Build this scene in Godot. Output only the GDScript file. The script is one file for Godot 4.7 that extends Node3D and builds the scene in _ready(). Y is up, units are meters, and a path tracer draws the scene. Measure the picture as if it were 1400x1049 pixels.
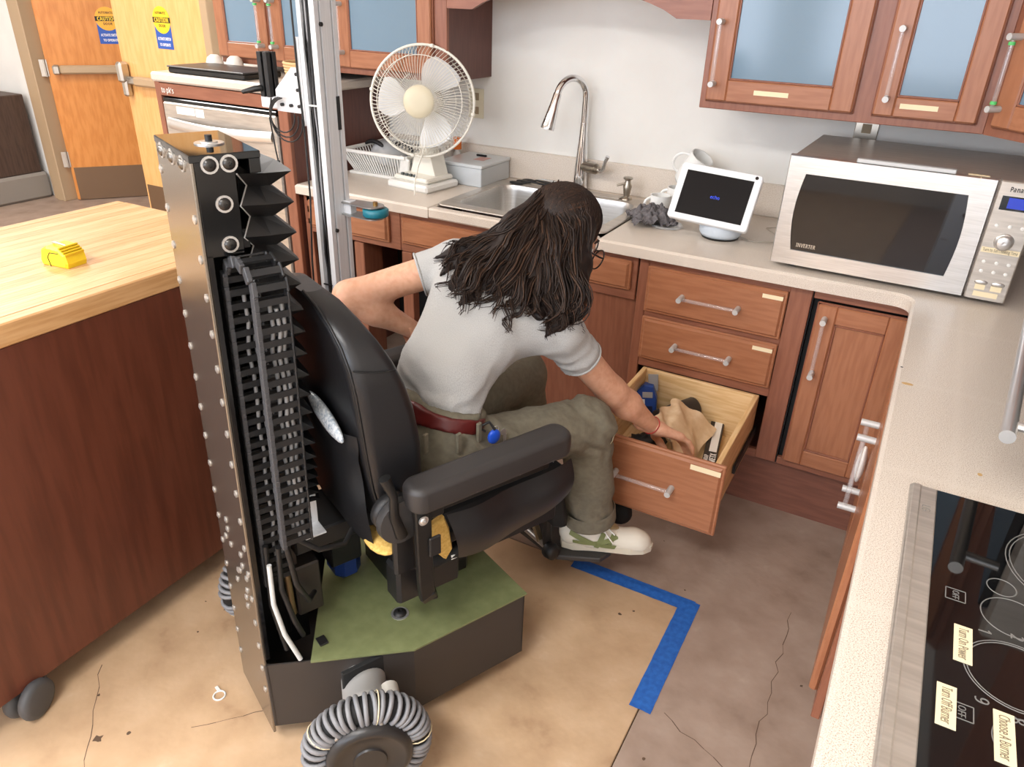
extends Node3D
# Accessible kitchen: a person in a powered lift chair reaches into an open drawer.
const H := 0.864        # worktop height
const ZW := -0.653      # back wall
const XW := 1.53        # right wall
var M := {}
var taken := {}

# ---------------------------------------------------------------- mesh builder
class MB:
	var v := PackedVector3Array()
	var n := PackedVector3Array()
	var uv := PackedVector2Array()
	func tri(a: Vector3, b: Vector3, c: Vector3, na: Vector3, nb: Vector3, nc: Vector3) -> void:
		var g := (b - a).cross(c - a)
		if g.dot(na + nb + nc) > 0.0:
			v.append_array([a, c, b]); n.append_array([na, nc, nb])
		else:
			v.append_array([a, b, c]); n.append_array([na, nb, nc])
		uv.append_array([Vector2.ZERO, Vector2.ZERO, Vector2.ZERO])
	func face(a: Vector3, b: Vector3, c: Vector3, o: Vector3) -> void:
		var g := (b - a).cross(c - a)
		if g.length_squared() < 1e-16: return
		g = g.normalized()
		if g.dot(o) < 0.0: g = -g
		tri(a, b, c, g, g, g)
	func quad(a: Vector3, b: Vector3, c: Vector3, d: Vector3, o: Vector3) -> void:
		face(a, b, c, o); face(a, c, d, o)
	func squad(a: Vector3, b: Vector3, c: Vector3, d: Vector3, na: Vector3, nb: Vector3, nc: Vector3, nd: Vector3) -> void:
		tri(a, b, c, na, nb, nc); tri(a, c, d, na, nc, nd)
	func box(c: Vector3, s: Vector3, b := 0.0, xf := Transform3D.IDENTITY) -> MB:
		var h := s * 0.5
		b = minf(b, minf(h.x, minf(h.y, h.z)) * 0.95)
		if b <= 0.0:
			for ax in 3:
				for sg in [-1.0, 1.0]:
					var nn := Vector3.ZERO; nn[ax] = sg
					var u := Vector3.ZERO; u[(ax + 1) % 3] = h[(ax + 1) % 3]
					var w := Vector3.ZERO; w[(ax + 2) % 3] = h[(ax + 2) % 3]
					var o := c + nn * h[ax]
					quad(xf * (o - u - w), xf * (o + u - w), xf * (o + u + w), xf * (o - u + w), xf.basis * nn)
			return self
		var P := {}
		for ix in [-1, 1]:
			for iy in [-1, 1]:
				for iz in [-1, 1]:
					for ax in 3:
						var q := Vector3(ix * (h.x - (0.0 if ax == 0 else b)), iy * (h.y - (0.0 if ax == 1 else b)), iz * (h.z - (0.0 if ax == 2 else b)))
						P[[ix, iy, iz, ax]] = xf * (c + q)
		for ax in 3:
			var a1 := (ax + 1) % 3
			var a2 := (ax + 2) % 3
			for sg in [-1, 1]:
				var k := [0, 0, 0]
				k[ax] = sg
				var ps := []
				for ab in [[-1, -1], [1, -1], [1, 1], [-1, 1]]:
					k[a1] = ab[0]; k[a2] = ab[1]
					ps.append(P[[k[0], k[1], k[2], ax]])
				var nn := Vector3.ZERO; nn[ax] = sg
				quad(ps[0], ps[1], ps[2], ps[3], xf.basis * nn)
			for s1 in [-1, 1]:
				for s2 in [-1, 1]:
					var e := [0, 0, 0]
					e[a1] = s1; e[a2] = s2
					e[ax] = -1
					var p0: Vector3 = P[[e[0], e[1], e[2], a1]]
					var p1: Vector3 = P[[e[0], e[1], e[2], a2]]
					e[ax] = 1
					var p2: Vector3 = P[[e[0], e[1], e[2], a2]]
					var p3: Vector3 = P[[e[0], e[1], e[2], a1]]
					var nn := Vector3.ZERO; nn[a1] = s1; nn[a2] = s2
					quad(p0, p1, p2, p3, xf.basis * nn)
		for ix in [-1, 1]:
			for iy in [-1, 1]:
				for iz in [-1, 1]:
					face(P[[ix, iy, iz, 0]], P[[ix, iy, iz, 1]], P[[ix, iy, iz, 2]], xf.basis * Vector3(ix, iy, iz))
		return self
	func tube(pts: Array, r, seg := 8, closed := false, caps := true) -> MB:
		var k := pts.size()
		var rr := []
		for i in k: rr.append(r[i] if r is Array else r)
		var t0: Vector3 = (pts[1] - pts[0]).normalized()
		var u := t0.cross(Vector3.UP)
		if u.length() < 0.05: u = t0.cross(Vector3.RIGHT)
		u = u.normalized()
		var rings := []
		var dirs := []
		for i in k:
			var t: Vector3
			if closed: t = pts[(i + 1) % k] - pts[(i - 1 + k) % k]
			else: t = pts[mini(i + 1, k - 1)] - pts[maxi(i - 1, 0)]
			t = t.normalized()
			u = (u - t * u.dot(t)).normalized()
			var w := t.cross(u)
			var ring := []
			var dd := []
			for j in seg:
				var a := TAU * j / seg
				var d := u * cos(a) + w * sin(a)
				ring.append(pts[i] + d * rr[i]); dd.append(d)
			rings.append(ring); dirs.append(dd)
		for i in (k if closed else k - 1):
			var i2 := (i + 1) % k
			for j in seg:
				var j2 := (j + 1) % seg
				squad(rings[i][j], rings[i][j2], rings[i2][j2], rings[i2][j], dirs[i][j], dirs[i][j2], dirs[i2][j2], dirs[i2][j])
		if caps and not closed:
			for e in [0, k - 1]:
				var o: Vector3 = (pts[0] - pts[1]) if e == 0 else (pts[k - 1] - pts[k - 2])
				for j in range(1, seg - 1): face(rings[e][0], rings[e][j], rings[e][j + 1], o)
		return self
	func cyl(a: Vector3, b: Vector3, r, seg := 14, r2 := -1.0) -> MB:
		return tube([a, b], [r, r if r2 < 0.0 else r2], seg)
	# profile of (radius, height) points turned round local y; sharp points doubled by the caller
	func lathe(prof: Array, seg := 24, xf := Transform3D.IDENTITY, smooth := true) -> MB:
		for i in prof.size() - 1:
			var p: Vector2 = prof[i]
			var q: Vector2 = prof[i + 1]
			if p.distance_to(q) < 1e-6: continue
			var nn := Vector2(q.y - p.y, -(q.x - p.x)).normalized()
			var n0 := nn
			var n1 := nn
			if smooth:
				if i > 0 and prof[i - 1].distance_to(p) > 1e-6:
					var a: Vector2 = prof[i - 1]
					var m := Vector2(p.y - a.y, -(p.x - a.x)).normalized()
					if m.dot(nn) > 0.5: n0 = (nn + m).normalized()
				if i + 2 < prof.size() and prof[i + 2].distance_to(q) > 1e-6:
					var b: Vector2 = prof[i + 2]
					var m := Vector2(b.y - q.y, -(b.x - q.x)).normalized()
					if m.dot(nn) > 0.5: n1 = (nn + m).normalized()
			for j in seg:
				var a0 := TAU * j / seg
				var a1 := TAU * (j + 1) / seg
				var c0 := Vector3(cos(a0), 0, sin(a0))
				var c1 := Vector3(cos(a1), 0, sin(a1))
				var up := Vector3.UP
				squad(xf * (c0 * p.x + up * p.y), xf * (c1 * p.x + up * p.y), xf * (c1 * q.x + up * q.y), xf * (c0 * q.x + up * q.y),
					xf.basis * (c0 * n0.x + up * n0.y), xf.basis * (c1 * n0.x + up * n0.y), xf.basis * (c1 * n1.x + up * n1.y), xf.basis * (c0 * n1.x + up * n1.y))
		return self
	func ell(c: Vector3, r: Vector3, xf := Transform3D.IDENTITY, seg := 14, rows := 8) -> MB:
		for i in rows:
			for j in seg:
				var ps := []
				var ns := []
				for k in [[0, 0], [0, 1], [1, 1], [1, 0]]:
					var th: float = PI * (i + k[0]) / rows
					var ph: float = TAU * (j + k[1]) / seg
					var d := Vector3(sin(th) * cos(ph), cos(th), sin(th) * sin(ph))
					ps.append(xf * (c + d * r)); ns.append((xf.basis * (d / r)).normalized())
				squad(ps[0], ps[1], ps[2], ps[3], ns[0], ns[1], ns[2], ns[3])
		return self
	# polygon in local xy, extruded from z0 to z1, optional chamfer on the z1 rim
	func prism(poly: PackedVector2Array, z0: float, z1: float, xf := Transform3D.IDENTITY, bevel := 0.0) -> MB:
		var top := poly
		var area := 0.0
		for i in poly.size():
			var a := poly[i]
			var b := poly[(i + 1) % poly.size()]
			area += a.x * b.y - b.x * a.y
		var sg := 1.0 if area > 0 else -1.0
		if bevel > 0.0:
			top = PackedVector2Array()
			var k := poly.size()
			for i in k:
				var d0 := (poly[i] - poly[(i - 1 + k) % k]).normalized()
				var d1 := (poly[(i + 1) % k] - poly[i]).normalized()
				var m := (Vector2(-d0.y, d0.x) + Vector2(-d1.y, d1.x)) * sg
				var l := m.length()
				top.append(poly[i] + m / maxf(l * l * 0.5, 0.3) * bevel)
		var s := signf(z1 - z0)
		var zb := z1 - s * bevel
		var ti := Geometry2D.triangulate_polygon(poly)
		for i in range(0, ti.size(), 3):
			face(xf * Vector3(poly[ti[i]].x, poly[ti[i]].y, z0), xf * Vector3(poly[ti[i + 1]].x, poly[ti[i + 1]].y, z0), xf * Vector3(poly[ti[i + 2]].x, poly[ti[i + 2]].y, z0), xf.basis * Vector3(0, 0, -s))
			face(xf * Vector3(top[ti[i]].x, top[ti[i]].y, z1), xf * Vector3(top[ti[i + 1]].x, top[ti[i + 1]].y, z1), xf * Vector3(top[ti[i + 2]].x, top[ti[i + 2]].y, z1), xf.basis * Vector3(0, 0, s))
		for i in poly.size():
			var a := poly[i]
			var b := poly[(i + 1) % poly.size()]
			var ta := top[i]
			var tb := top[(i + 1) % poly.size()]
			var o := Vector3((b.y - a.y) * sg, -(b.x - a.x) * sg, 0)
			quad(xf * Vector3(a.x, a.y, z0), xf * Vector3(b.x, b.y, z0), xf * Vector3(b.x, b.y, zb), xf * Vector3(a.x, a.y, zb), xf.basis * o)
			if bevel > 0.0:
				quad(xf * Vector3(a.x, a.y, zb), xf * Vector3(b.x, b.y, zb), xf * Vector3(tb.x, tb.y, z1), xf * Vector3(ta.x, ta.y, z1), xf.basis * (o.normalized() + Vector3(0, 0, s)))
		return self
	# grid of points (rows of equal length), smooth normals
	func grid(rows: Array, toward: Vector3, wrap := false) -> MB:
		var R := rows.size()
		var K: int = rows[0].size()
		var nn := []
		for i in R:
			var l := []
			for j in K:
				var du: Vector3 = rows[i][(j + 1) % K if wrap else mini(j + 1, K - 1)] - rows[i][(j - 1 + K) % K if wrap else maxi(j - 1, 0)]
				var dv: Vector3 = rows[mini(i + 1, R - 1)][j] - rows[maxi(i - 1, 0)][j]
				l.append(du.cross(dv).normalized())
			nn.append(l)
		var mid: Vector3 = nn[R / 2][K / 2]
		var fl := 1.0
		if not wrap and mid.dot(toward) < 0.0: fl = -1.0
		if wrap:
			var c := Vector3.ZERO
			for j in K: c += rows[R / 2][j]
			c /= K
			if nn[R / 2][0].dot(rows[R / 2][0] - c) < 0.0: fl = -1.0
		for i in R - 1:
			for j in (K if wrap else K - 1):
				var j2 := (j + 1) % K
				squad(rows[i][j], rows[i][j2], rows[i + 1][j2], rows[i + 1][j], nn[i][j] * fl, nn[i][j2] * fl, nn[i + 1][j2] * fl, nn[i + 1][j] * fl)
		return self
	func mesh() -> ArrayMesh:
		var a := []
		a.resize(Mesh.ARRAY_MAX)
		a[Mesh.ARRAY_VERTEX] = v; a[Mesh.ARRAY_NORMAL] = n; a[Mesh.ARRAY_TEX_UV] = uv
		var m := ArrayMesh.new()
		m.add_surface_from_arrays(Mesh.PRIMITIVE_TRIANGLES, a)
		return m

# ---------------------------------------------------------------- scene helpers
func numbered(called: String) -> String:
	var k: int = taken.get(called, 0)
	taken[called] = k + 1
	return called if k == 0 else "%s_%03d" % [called, k]

func obj(called: String, mb: MB, m: Material, parent: Node = null, label := "") -> MeshInstance3D:
	var o := MeshInstance3D.new()
	o.mesh = mb.mesh()
	o.material_override = m
	if parent == null or parent == self:
		o.name = numbered(called)
		add_child(o)
	else:
		o.name = called
		parent.add_child(o, true)
	if label: o.set_meta("label", label)
	return o

func tag(o: Node, label: String, category: String, group := "") -> void:
	o.set_meta("label", label); o.set_meta("category", category)
	if group: o.set_meta("group", group)

func thing(called: String, label: String, category: String, at := Vector3.ZERO, turn := 0.0, group := "") -> Node3D:
	var o := Node3D.new()
	o.name = numbered(called)
	add_child(o)
	o.position = at; o.rotation.y = turn
	tag(o, label, category, group)
	return o

func struct(called: String, mb: MB, m: Material, label := "") -> MeshInstance3D:
	var o := obj(called, mb, m)
	o.set_meta("kind", "structure")
	if label: o.set_meta("label", label)
	return o

func text(called: String, s: String, height: float, m: Material, parent: Node, xf: Transform3D, bold := false, width := -1.0) -> MeshInstance3D:
	var t := TextMesh.new()
	var f := SystemFont.new()
	f.font_names = PackedStringArray(["Droid Sans"])
	if bold: f.font_weight = 700
	t.font = f
	t.font_size = 32
	t.text = s
	t.depth = 0.0006
	t.pixel_size = height / 24.0
	t.curve_step = 3.0
	var o := MeshInstance3D.new()
	o.mesh = t
	o.material_override = m
	o.name = called
	if width > 0.0:
		var w := t.get_aabb().size.x
		if w > 0.0: xf.basis = xf.basis * Basis.from_scale(Vector3(width / w, 1, 1))
	o.transform = xf
	parent.add_child(o, true)
	return o

func mat(c: Color, rough := 0.6, metal := 0.0) -> StandardMaterial3D:
	var m := StandardMaterial3D.new()
	m.albedo_color = c
	m.roughness = rough
	m.metallic = metal
	return m

func noise_tex(seed_: int, freq: float, ramp: Array, w := 512, h := 512, octaves := 4, kind := FastNoiseLite.TYPE_SIMPLEX_SMOOTH) -> NoiseTexture2D:
	var nz := FastNoiseLite.new()
	nz.seed = seed_
	nz.noise_type = kind
	nz.frequency = freq
	nz.fractal_octaves = octaves
	var t := NoiseTexture2D.new()
	t.width = w; t.height = h
	t.seamless = true
	t.noise = nz
	var g := Gradient.new()
	g.offsets = PackedFloat32Array(ramp.map(func(e): return e[0]))
	g.colors = PackedColorArray(ramp.map(func(e): return e[1]))
	t.color_ramp = g
	return t

func bump_tex(seed_: int, freq: float, strength: float, octaves := 4) -> NoiseTexture2D:
	var nz := FastNoiseLite.new()
	nz.seed = seed_
	nz.frequency = freq
	nz.fractal_octaves = octaves
	var t := NoiseTexture2D.new()
	t.width = 512; t.height = 512
	t.seamless = true
	t.as_normal_map = true
	t.bump_strength = strength
	t.noise = nz
	return t

func tri_mat(tex: Texture2D, scale: Vector3, rough: float, metal := 0.0, world := true) -> StandardMaterial3D:
	var m := mat(Color.WHITE, rough, metal)
	m.albedo_texture = tex
	m.uv1_triplanar = true
	m.uv1_world_triplanar = world
	m.uv1_scale = scale
	m.uv1_triplanar_sharpness = 8.0
	return m

func glass(c: Color, alpha: float, rough := 0.02) -> StandardMaterial3D:
	var m := mat(Color(c.r, c.g, c.b, alpha), rough)
	m.transparency = BaseMaterial3D.TRANSPARENCY_ALPHA
	return m

func c8(r: int, g: int, b: int) -> Color:
	return Color(r / 255.0, g / 255.0, b / 255.0)

func rounded(w: float, h: float, r: float, seg := 5) -> PackedVector2Array:
	var p := PackedVector2Array()
	for q in [[1, 1, 0.0], [-1, 1, PI / 2], [-1, -1, PI], [1, -1, PI * 1.5]]:
		for i in seg + 1:
			var a: float = q[2] + PI / 2 * i / seg
			p.append(Vector2(q[0] * (w / 2 - r) + cos(a) * r, q[1] * (h / 2 - r) + sin(a) * r))
	return p

# cushion: rounded-rectangle plan (length along x, width along y), rolled top and bottom edges
func cushion(mb: MB, w: float, d: float, h: float, corner: float, roll: float, xf: Transform3D) -> void:
	var rows := []
	for i in 13:
		var a := lerpf(-PI / 2, PI / 2, i / 12.0)
		var ins := roll * (1.0 - cos(a))
		var z := (h / 2 - roll) * signf(a) + roll * sin(a)
		var l := []
		for p in rounded(w - 2 * ins, d - 2 * ins, maxf(corner - ins, 0.001), 6): l.append(xf * Vector3(p.x, p.y, z))
		rows.append(l)
	mb.grid(rows, Vector3.UP, true)
	for e in [0, 12]:
		var c := Vector3.ZERO
		for p in rows[e]: c += p
		c /= rows[e].size()
		for j in rows[e].size(): mb.face(c, rows[e][j], rows[e][(j + 1) % rows[e].size()], xf.basis.z * (1.0 if e else -1.0))

func arc(c: Vector3, u: Vector3, w: Vector3, r: float, a0: float, a1: float, k: int) -> Array:
	var o := []
	for i in k + 1:
		var a := lerpf(a0, a1, float(i) / k)
		o.append(c + (u * cos(a) + w * sin(a)) * r)
	return o

func look_basis(zdir: Vector3, up := Vector3.UP) -> Basis:
	var z := zdir.normalized()
	var x := up.cross(z).normalized()
	return Basis(x, z.cross(x), z)

# basis whose local y runs along d
func y_basis(d: Vector3) -> Basis:
	var y := d.normalized()
	var x := y.cross(Vector3.FORWARD)
	if x.length() < 0.05: x = y.cross(Vector3.RIGHT)
	x = x.normalized()
	return Basis(x, y, x.cross(y))

# ---------------------------------------------------------------- scene
func _ready() -> void:
	var cam := Camera3D.new()
	cam.name = "camera"
	cam.keep_aspect = Camera3D.KEEP_HEIGHT
	cam.fov = 54.343
	cam.position = Vector3(0.8114, 1.5794, 2.2628)
	cam.rotation = Vector3(-0.4820, 0.4896, 0.0344)
	cam.near = 0.02
	cam.current = true
	add_child(cam)
	var we := WorldEnvironment.new()
	we.name = "environment"
	var e := Environment.new()
	e.background_mode = Environment.BG_SKY
	var sky := Sky.new()
	var sm := ProceduralSkyMaterial.new()
	sm.sky_top_color = c8(150, 185, 225)
	sm.sky_horizon_color = c8(225, 232, 238)
	sm.ground_horizon_color = c8(200, 198, 190)
	sm.ground_bottom_color = c8(150, 145, 138)
	sky.sky_material = sm
	e.sky = sky
	e.background_energy_multiplier = 2.0
	e.tonemap_mode = Environment.TONE_MAPPER_LINEAR
	e.tonemap_exposure = 0.87
	e.sdfgi_enabled = true
	e.ssao_enabled = true
	e.ssil_enabled = true
	we.environment = e
	add_child(we)
	lights()
	materials()
	structure()
	kitchen_base()
	kitchen_upper()
	counter_things()
	drawer_things()
	island()
	gantry_post()
	robot()
	person()
	print("built")

func area(called: String, at: Vector3, towards: Vector3, size: Vector2, energy: float, c: Color) -> void:
	var l := AreaLight3D.new()
	l.name = called
	l.area_size = size
	l.light_energy = energy
	l.light_color = c
	l.area_range = 14.0
	l.area_attenuation = 2.0
	l.shadow_enabled = true
	add_child(l)
	l.position = at
	l.basis = look_basis(-towards, Vector3.UP if absf(towards.normalized().y) < 0.9 else Vector3.BACK)

const CEILING_LAMPS := [Vector3(-3.6, 2.93, 2.6), Vector3(-1.7, 2.93, 3.0), Vector3(0.1, 2.93, 3.1), Vector3(-3.6, 2.93, 0.2)]
func lights() -> void:
	# daylight through the shaded windows in the wall behind the photographer
	for x in [-3.6, -1.6, 0.4]:
		area("window_daylight", Vector3(x, 1.75, 5.12), Vector3(0, -0.12, -1), Vector2(1.5, 1.5), 6.5, c8(228, 238, 255))
	for p in CEILING_LAMPS:
		area("ceiling_lamp_light", p - Vector3(0, 0.05, 0), Vector3.DOWN, Vector2(1.15, 0.5), 7.2, c8(251, 250, 250))

func wood(seed_: int, a: Color, b: Color, c: Color, scale: Vector3, rough: float) -> StandardMaterial3D:
	var key := "tex%d" % seed_
	if not M.has(key):
		M[key] = noise_tex(seed_, 0.012, [[0.0, a], [0.45, b], [0.6, b.lerp(c, 0.5)], [1.0, c]], 512, 512, 5)
	var m := tri_mat(M[key], scale, rough)
	return m

func materials() -> void:
	var GX := Vector3(0.9, 9, 9)
	var GY := Vector3(9, 0.9, 9)
	var GZ := Vector3(9, 9, 0.9)
	for g in [["x", GX], ["y", GY], ["z", GZ]]:
		M["front_" + g[0]] = wood(11, c8(152, 97, 67), c8(161, 105, 73), c8(170, 114, 81), g[1], 0.33)
		M["frame_" + g[0]] = wood(12, c8(131, 81, 61), c8(140, 88, 66), c8(149, 96, 73), g[1], 0.36)
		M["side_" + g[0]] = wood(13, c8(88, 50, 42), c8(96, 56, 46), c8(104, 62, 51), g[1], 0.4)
		M["maple_" + g[0]] = wood(14, c8(214, 172, 116), c8(228, 190, 136), c8(240, 208, 160), g[1], 0.5)
		M["toe_" + g[0]] = wood(17, c8(112, 70, 56), c8(122, 77, 61), c8(132, 85, 68), g[1], 0.4)
		M["island_" + g[0]] = wood(15, c8(84, 43, 29), c8(94, 49, 33), c8(104, 56, 39), g[1] * 0.5, 0.42)
	M["butcher_z"] = wood(16, c8(196, 150, 98), c8(208, 164, 113), c8(218, 177, 130), Vector3(14, 14, 0.9), 0.42)
	M["butcher2_z"] = wood(18, c8(190, 142, 90), c8(202, 156, 105), c8(212, 168, 119), Vector3(14, 14, 0.9), 0.42)
	M["butcher3_z"] = wood(19, c8(202, 158, 107), c8(214, 172, 123), c8(224, 186, 140), Vector3(14, 14, 0.9), 0.42)
	M["door_a"] = wood(20, c8(192, 118, 50), c8(204, 130, 60), c8(214, 142, 72), Vector3(5, 0.7, 5), 0.35)
	M["door_b"] = wood(21, c8(220, 164, 98), c8(228, 174, 108), c8(234, 182, 120), Vector3(5, 0.7, 5), 0.35)
	var speck := noise_tex(31, 0.16, [[0.0, c8(150, 130, 112)], [0.3, c8(178, 160, 142)], [0.38, c8(214, 202, 188)], [0.7, c8(220, 210, 198)], [1.0, c8(232, 226, 218)]], 1024, 1024, 3)
	M.counter = tri_mat(speck, Vector3(2.6, 2.6, 2.6), 0.34)
	M.splash = tri_mat(noise_tex(32, 0.12, [[0.0, c8(196, 180, 164)], [0.4, c8(214, 202, 188)], [1.0, c8(226, 216, 204)]], 512, 512, 3), Vector3(3, 3, 3), 0.4)
	var conc := [[0.0, c8(172, 140, 108)], [0.2, c8(190, 158, 124)], [0.55, c8(200, 168, 133)], [0.85, c8(206, 175, 141)], [1.0, c8(215, 188, 157)]]
	M.floor_tan = tri_mat(noise_tex(41, 0.006, conc, 1024, 1024, 7), Vector3(0.9, 0.9, 0.9), 0.4)
	var conc2 := [[0.0, c8(140, 118, 103)], [0.25, c8(156, 134, 118)], [0.55, c8(165, 143, 127)], [0.85, c8(171, 150, 134)], [1.0, c8(182, 162, 147)]]
	M.floor_pink = tri_mat(noise_tex(42, 0.006, conc2, 1024, 1024, 7), Vector3(0.9, 0.9, 0.9), 0.4)
	for k in ["floor_tan", "floor_pink"]:
		M[k].normal_enabled = true
		M[k].normal_texture = bump_tex(43, 0.05, 1.0, 4)
		M[k].normal_scale = 0.25
	M.wall = tri_mat(noise_tex(51, 0.01, [[0.0, c8(226, 223, 217)], [1.0, c8(234, 232, 226)]], 256, 256, 4), Vector3(1, 1, 1), 0.7)
	M.ceiling = mat(c8(236, 234, 228), 0.8)
	M.jamb = mat(c8(176, 150, 118), 0.5)
	M.kick = mat(c8(116, 90, 66), 0.4, 0.3)
	M.dark_wood = wood(22, c8(62, 46, 38), c8(74, 56, 46), c8(84, 66, 54), Vector3(8, 0.8, 8), 0.5)
	M.grey_base = mat(c8(140, 132, 122), 0.6)
	M.hardware = mat(c8(190, 184, 174), 0.3, 0.9)
	M.steel = mat(c8(212, 210, 207), 0.3, 0.8)
	M.steel_brushed = tri_mat(noise_tex(61, 0.02, [[0.0, c8(196, 194, 190)], [1.0, c8(220, 218, 215)]], 256, 256, 3), Vector3(1.2, 30, 30), 0.33, 1.0)
	M.steel_warm = tri_mat(noise_tex(62, 0.02, [[0.0, c8(182, 174, 164)], [1.0, c8(206, 198, 188)]], 256, 256, 3), Vector3(1.2, 12, 12), 0.38, 0.7)
	M.chrome = mat(c8(225, 225, 226), 0.06, 1.0)
	M.nickel = mat(c8(176, 168, 156), 0.3, 1.0)
	M.grey_post = mat(c8(196, 195, 192), 0.4, 0.2)
	M.alu = tri_mat(noise_tex(63, 0.02, [[0.0, c8(214, 216, 218)], [1.0, c8(228, 230, 232)]], 256, 256, 2), Vector3(20, 0.6, 20), 0.42, 0.2)
	M.acrylic = glass(c8(235, 238, 240), 0.12, 0.03)
	M.black = mat(c8(22, 22, 23), 0.45)
	M.black_gloss = mat(c8(14, 14, 15), 0.1)
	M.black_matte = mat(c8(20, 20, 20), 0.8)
	M.black_plastic = mat(c8(25, 24, 24), 0.5)
	M.white_plastic = mat(c8(232, 230, 224), 0.35)
	M.fan_white = mat(c8(230, 226, 214), 0.4)
	M.cream = mat(c8(220, 211, 184), 0.4)
	M.blade = glass(c8(236, 238, 238), 0.8, 0.35)
	M.white_ceramic = mat(c8(240, 239, 235), 0.15)
	M.white_cup = mat(c8(236, 232, 222), 0.3)
	M.label_tape = mat(c8(238, 222, 184), 0.6)
	M.ink = mat(c8(120, 108, 88), 0.7)
	M.ink_black = mat(c8(20, 20, 20), 0.6)
	M.paper = mat(c8(240, 238, 232), 0.7)
	M.frosted = mat(c8(116, 140, 158), 0.12)
	M.green_tag = mat(c8(92, 200, 110), 0.5)
	M.sticker_yellow = mat(c8(250, 208, 40), 0.4)
	M.sticker_orange = mat(c8(238, 170, 50), 0.4)
	M.sticker_blue = mat(c8(40, 84, 168), 0.4)
	M.blue_tape = tri_mat(noise_tex(71, 0.03, [[0.0, c8(28, 88, 170)], [1.0, c8(48, 114, 198)]], 256, 256, 4), Vector3(6, 6, 6), 0.55)
	M.lamp_glow = mat(c8(250, 248, 240), 0.6)
	M.lamp_glow.emission_enabled = true
	M.lamp_glow.emission = c8(255, 246, 230)
	M.lamp_glow.emission_energy_multiplier = 2.5
	M.shade_cloth = mat(c8(214, 214, 210), 0.8)
	M.shade_cloth.backlight_enabled = true
	M.shade_cloth.backlight = c8(200, 204, 208)
	M.pane = glass(c8(240, 245, 248), 0.08)

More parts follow.
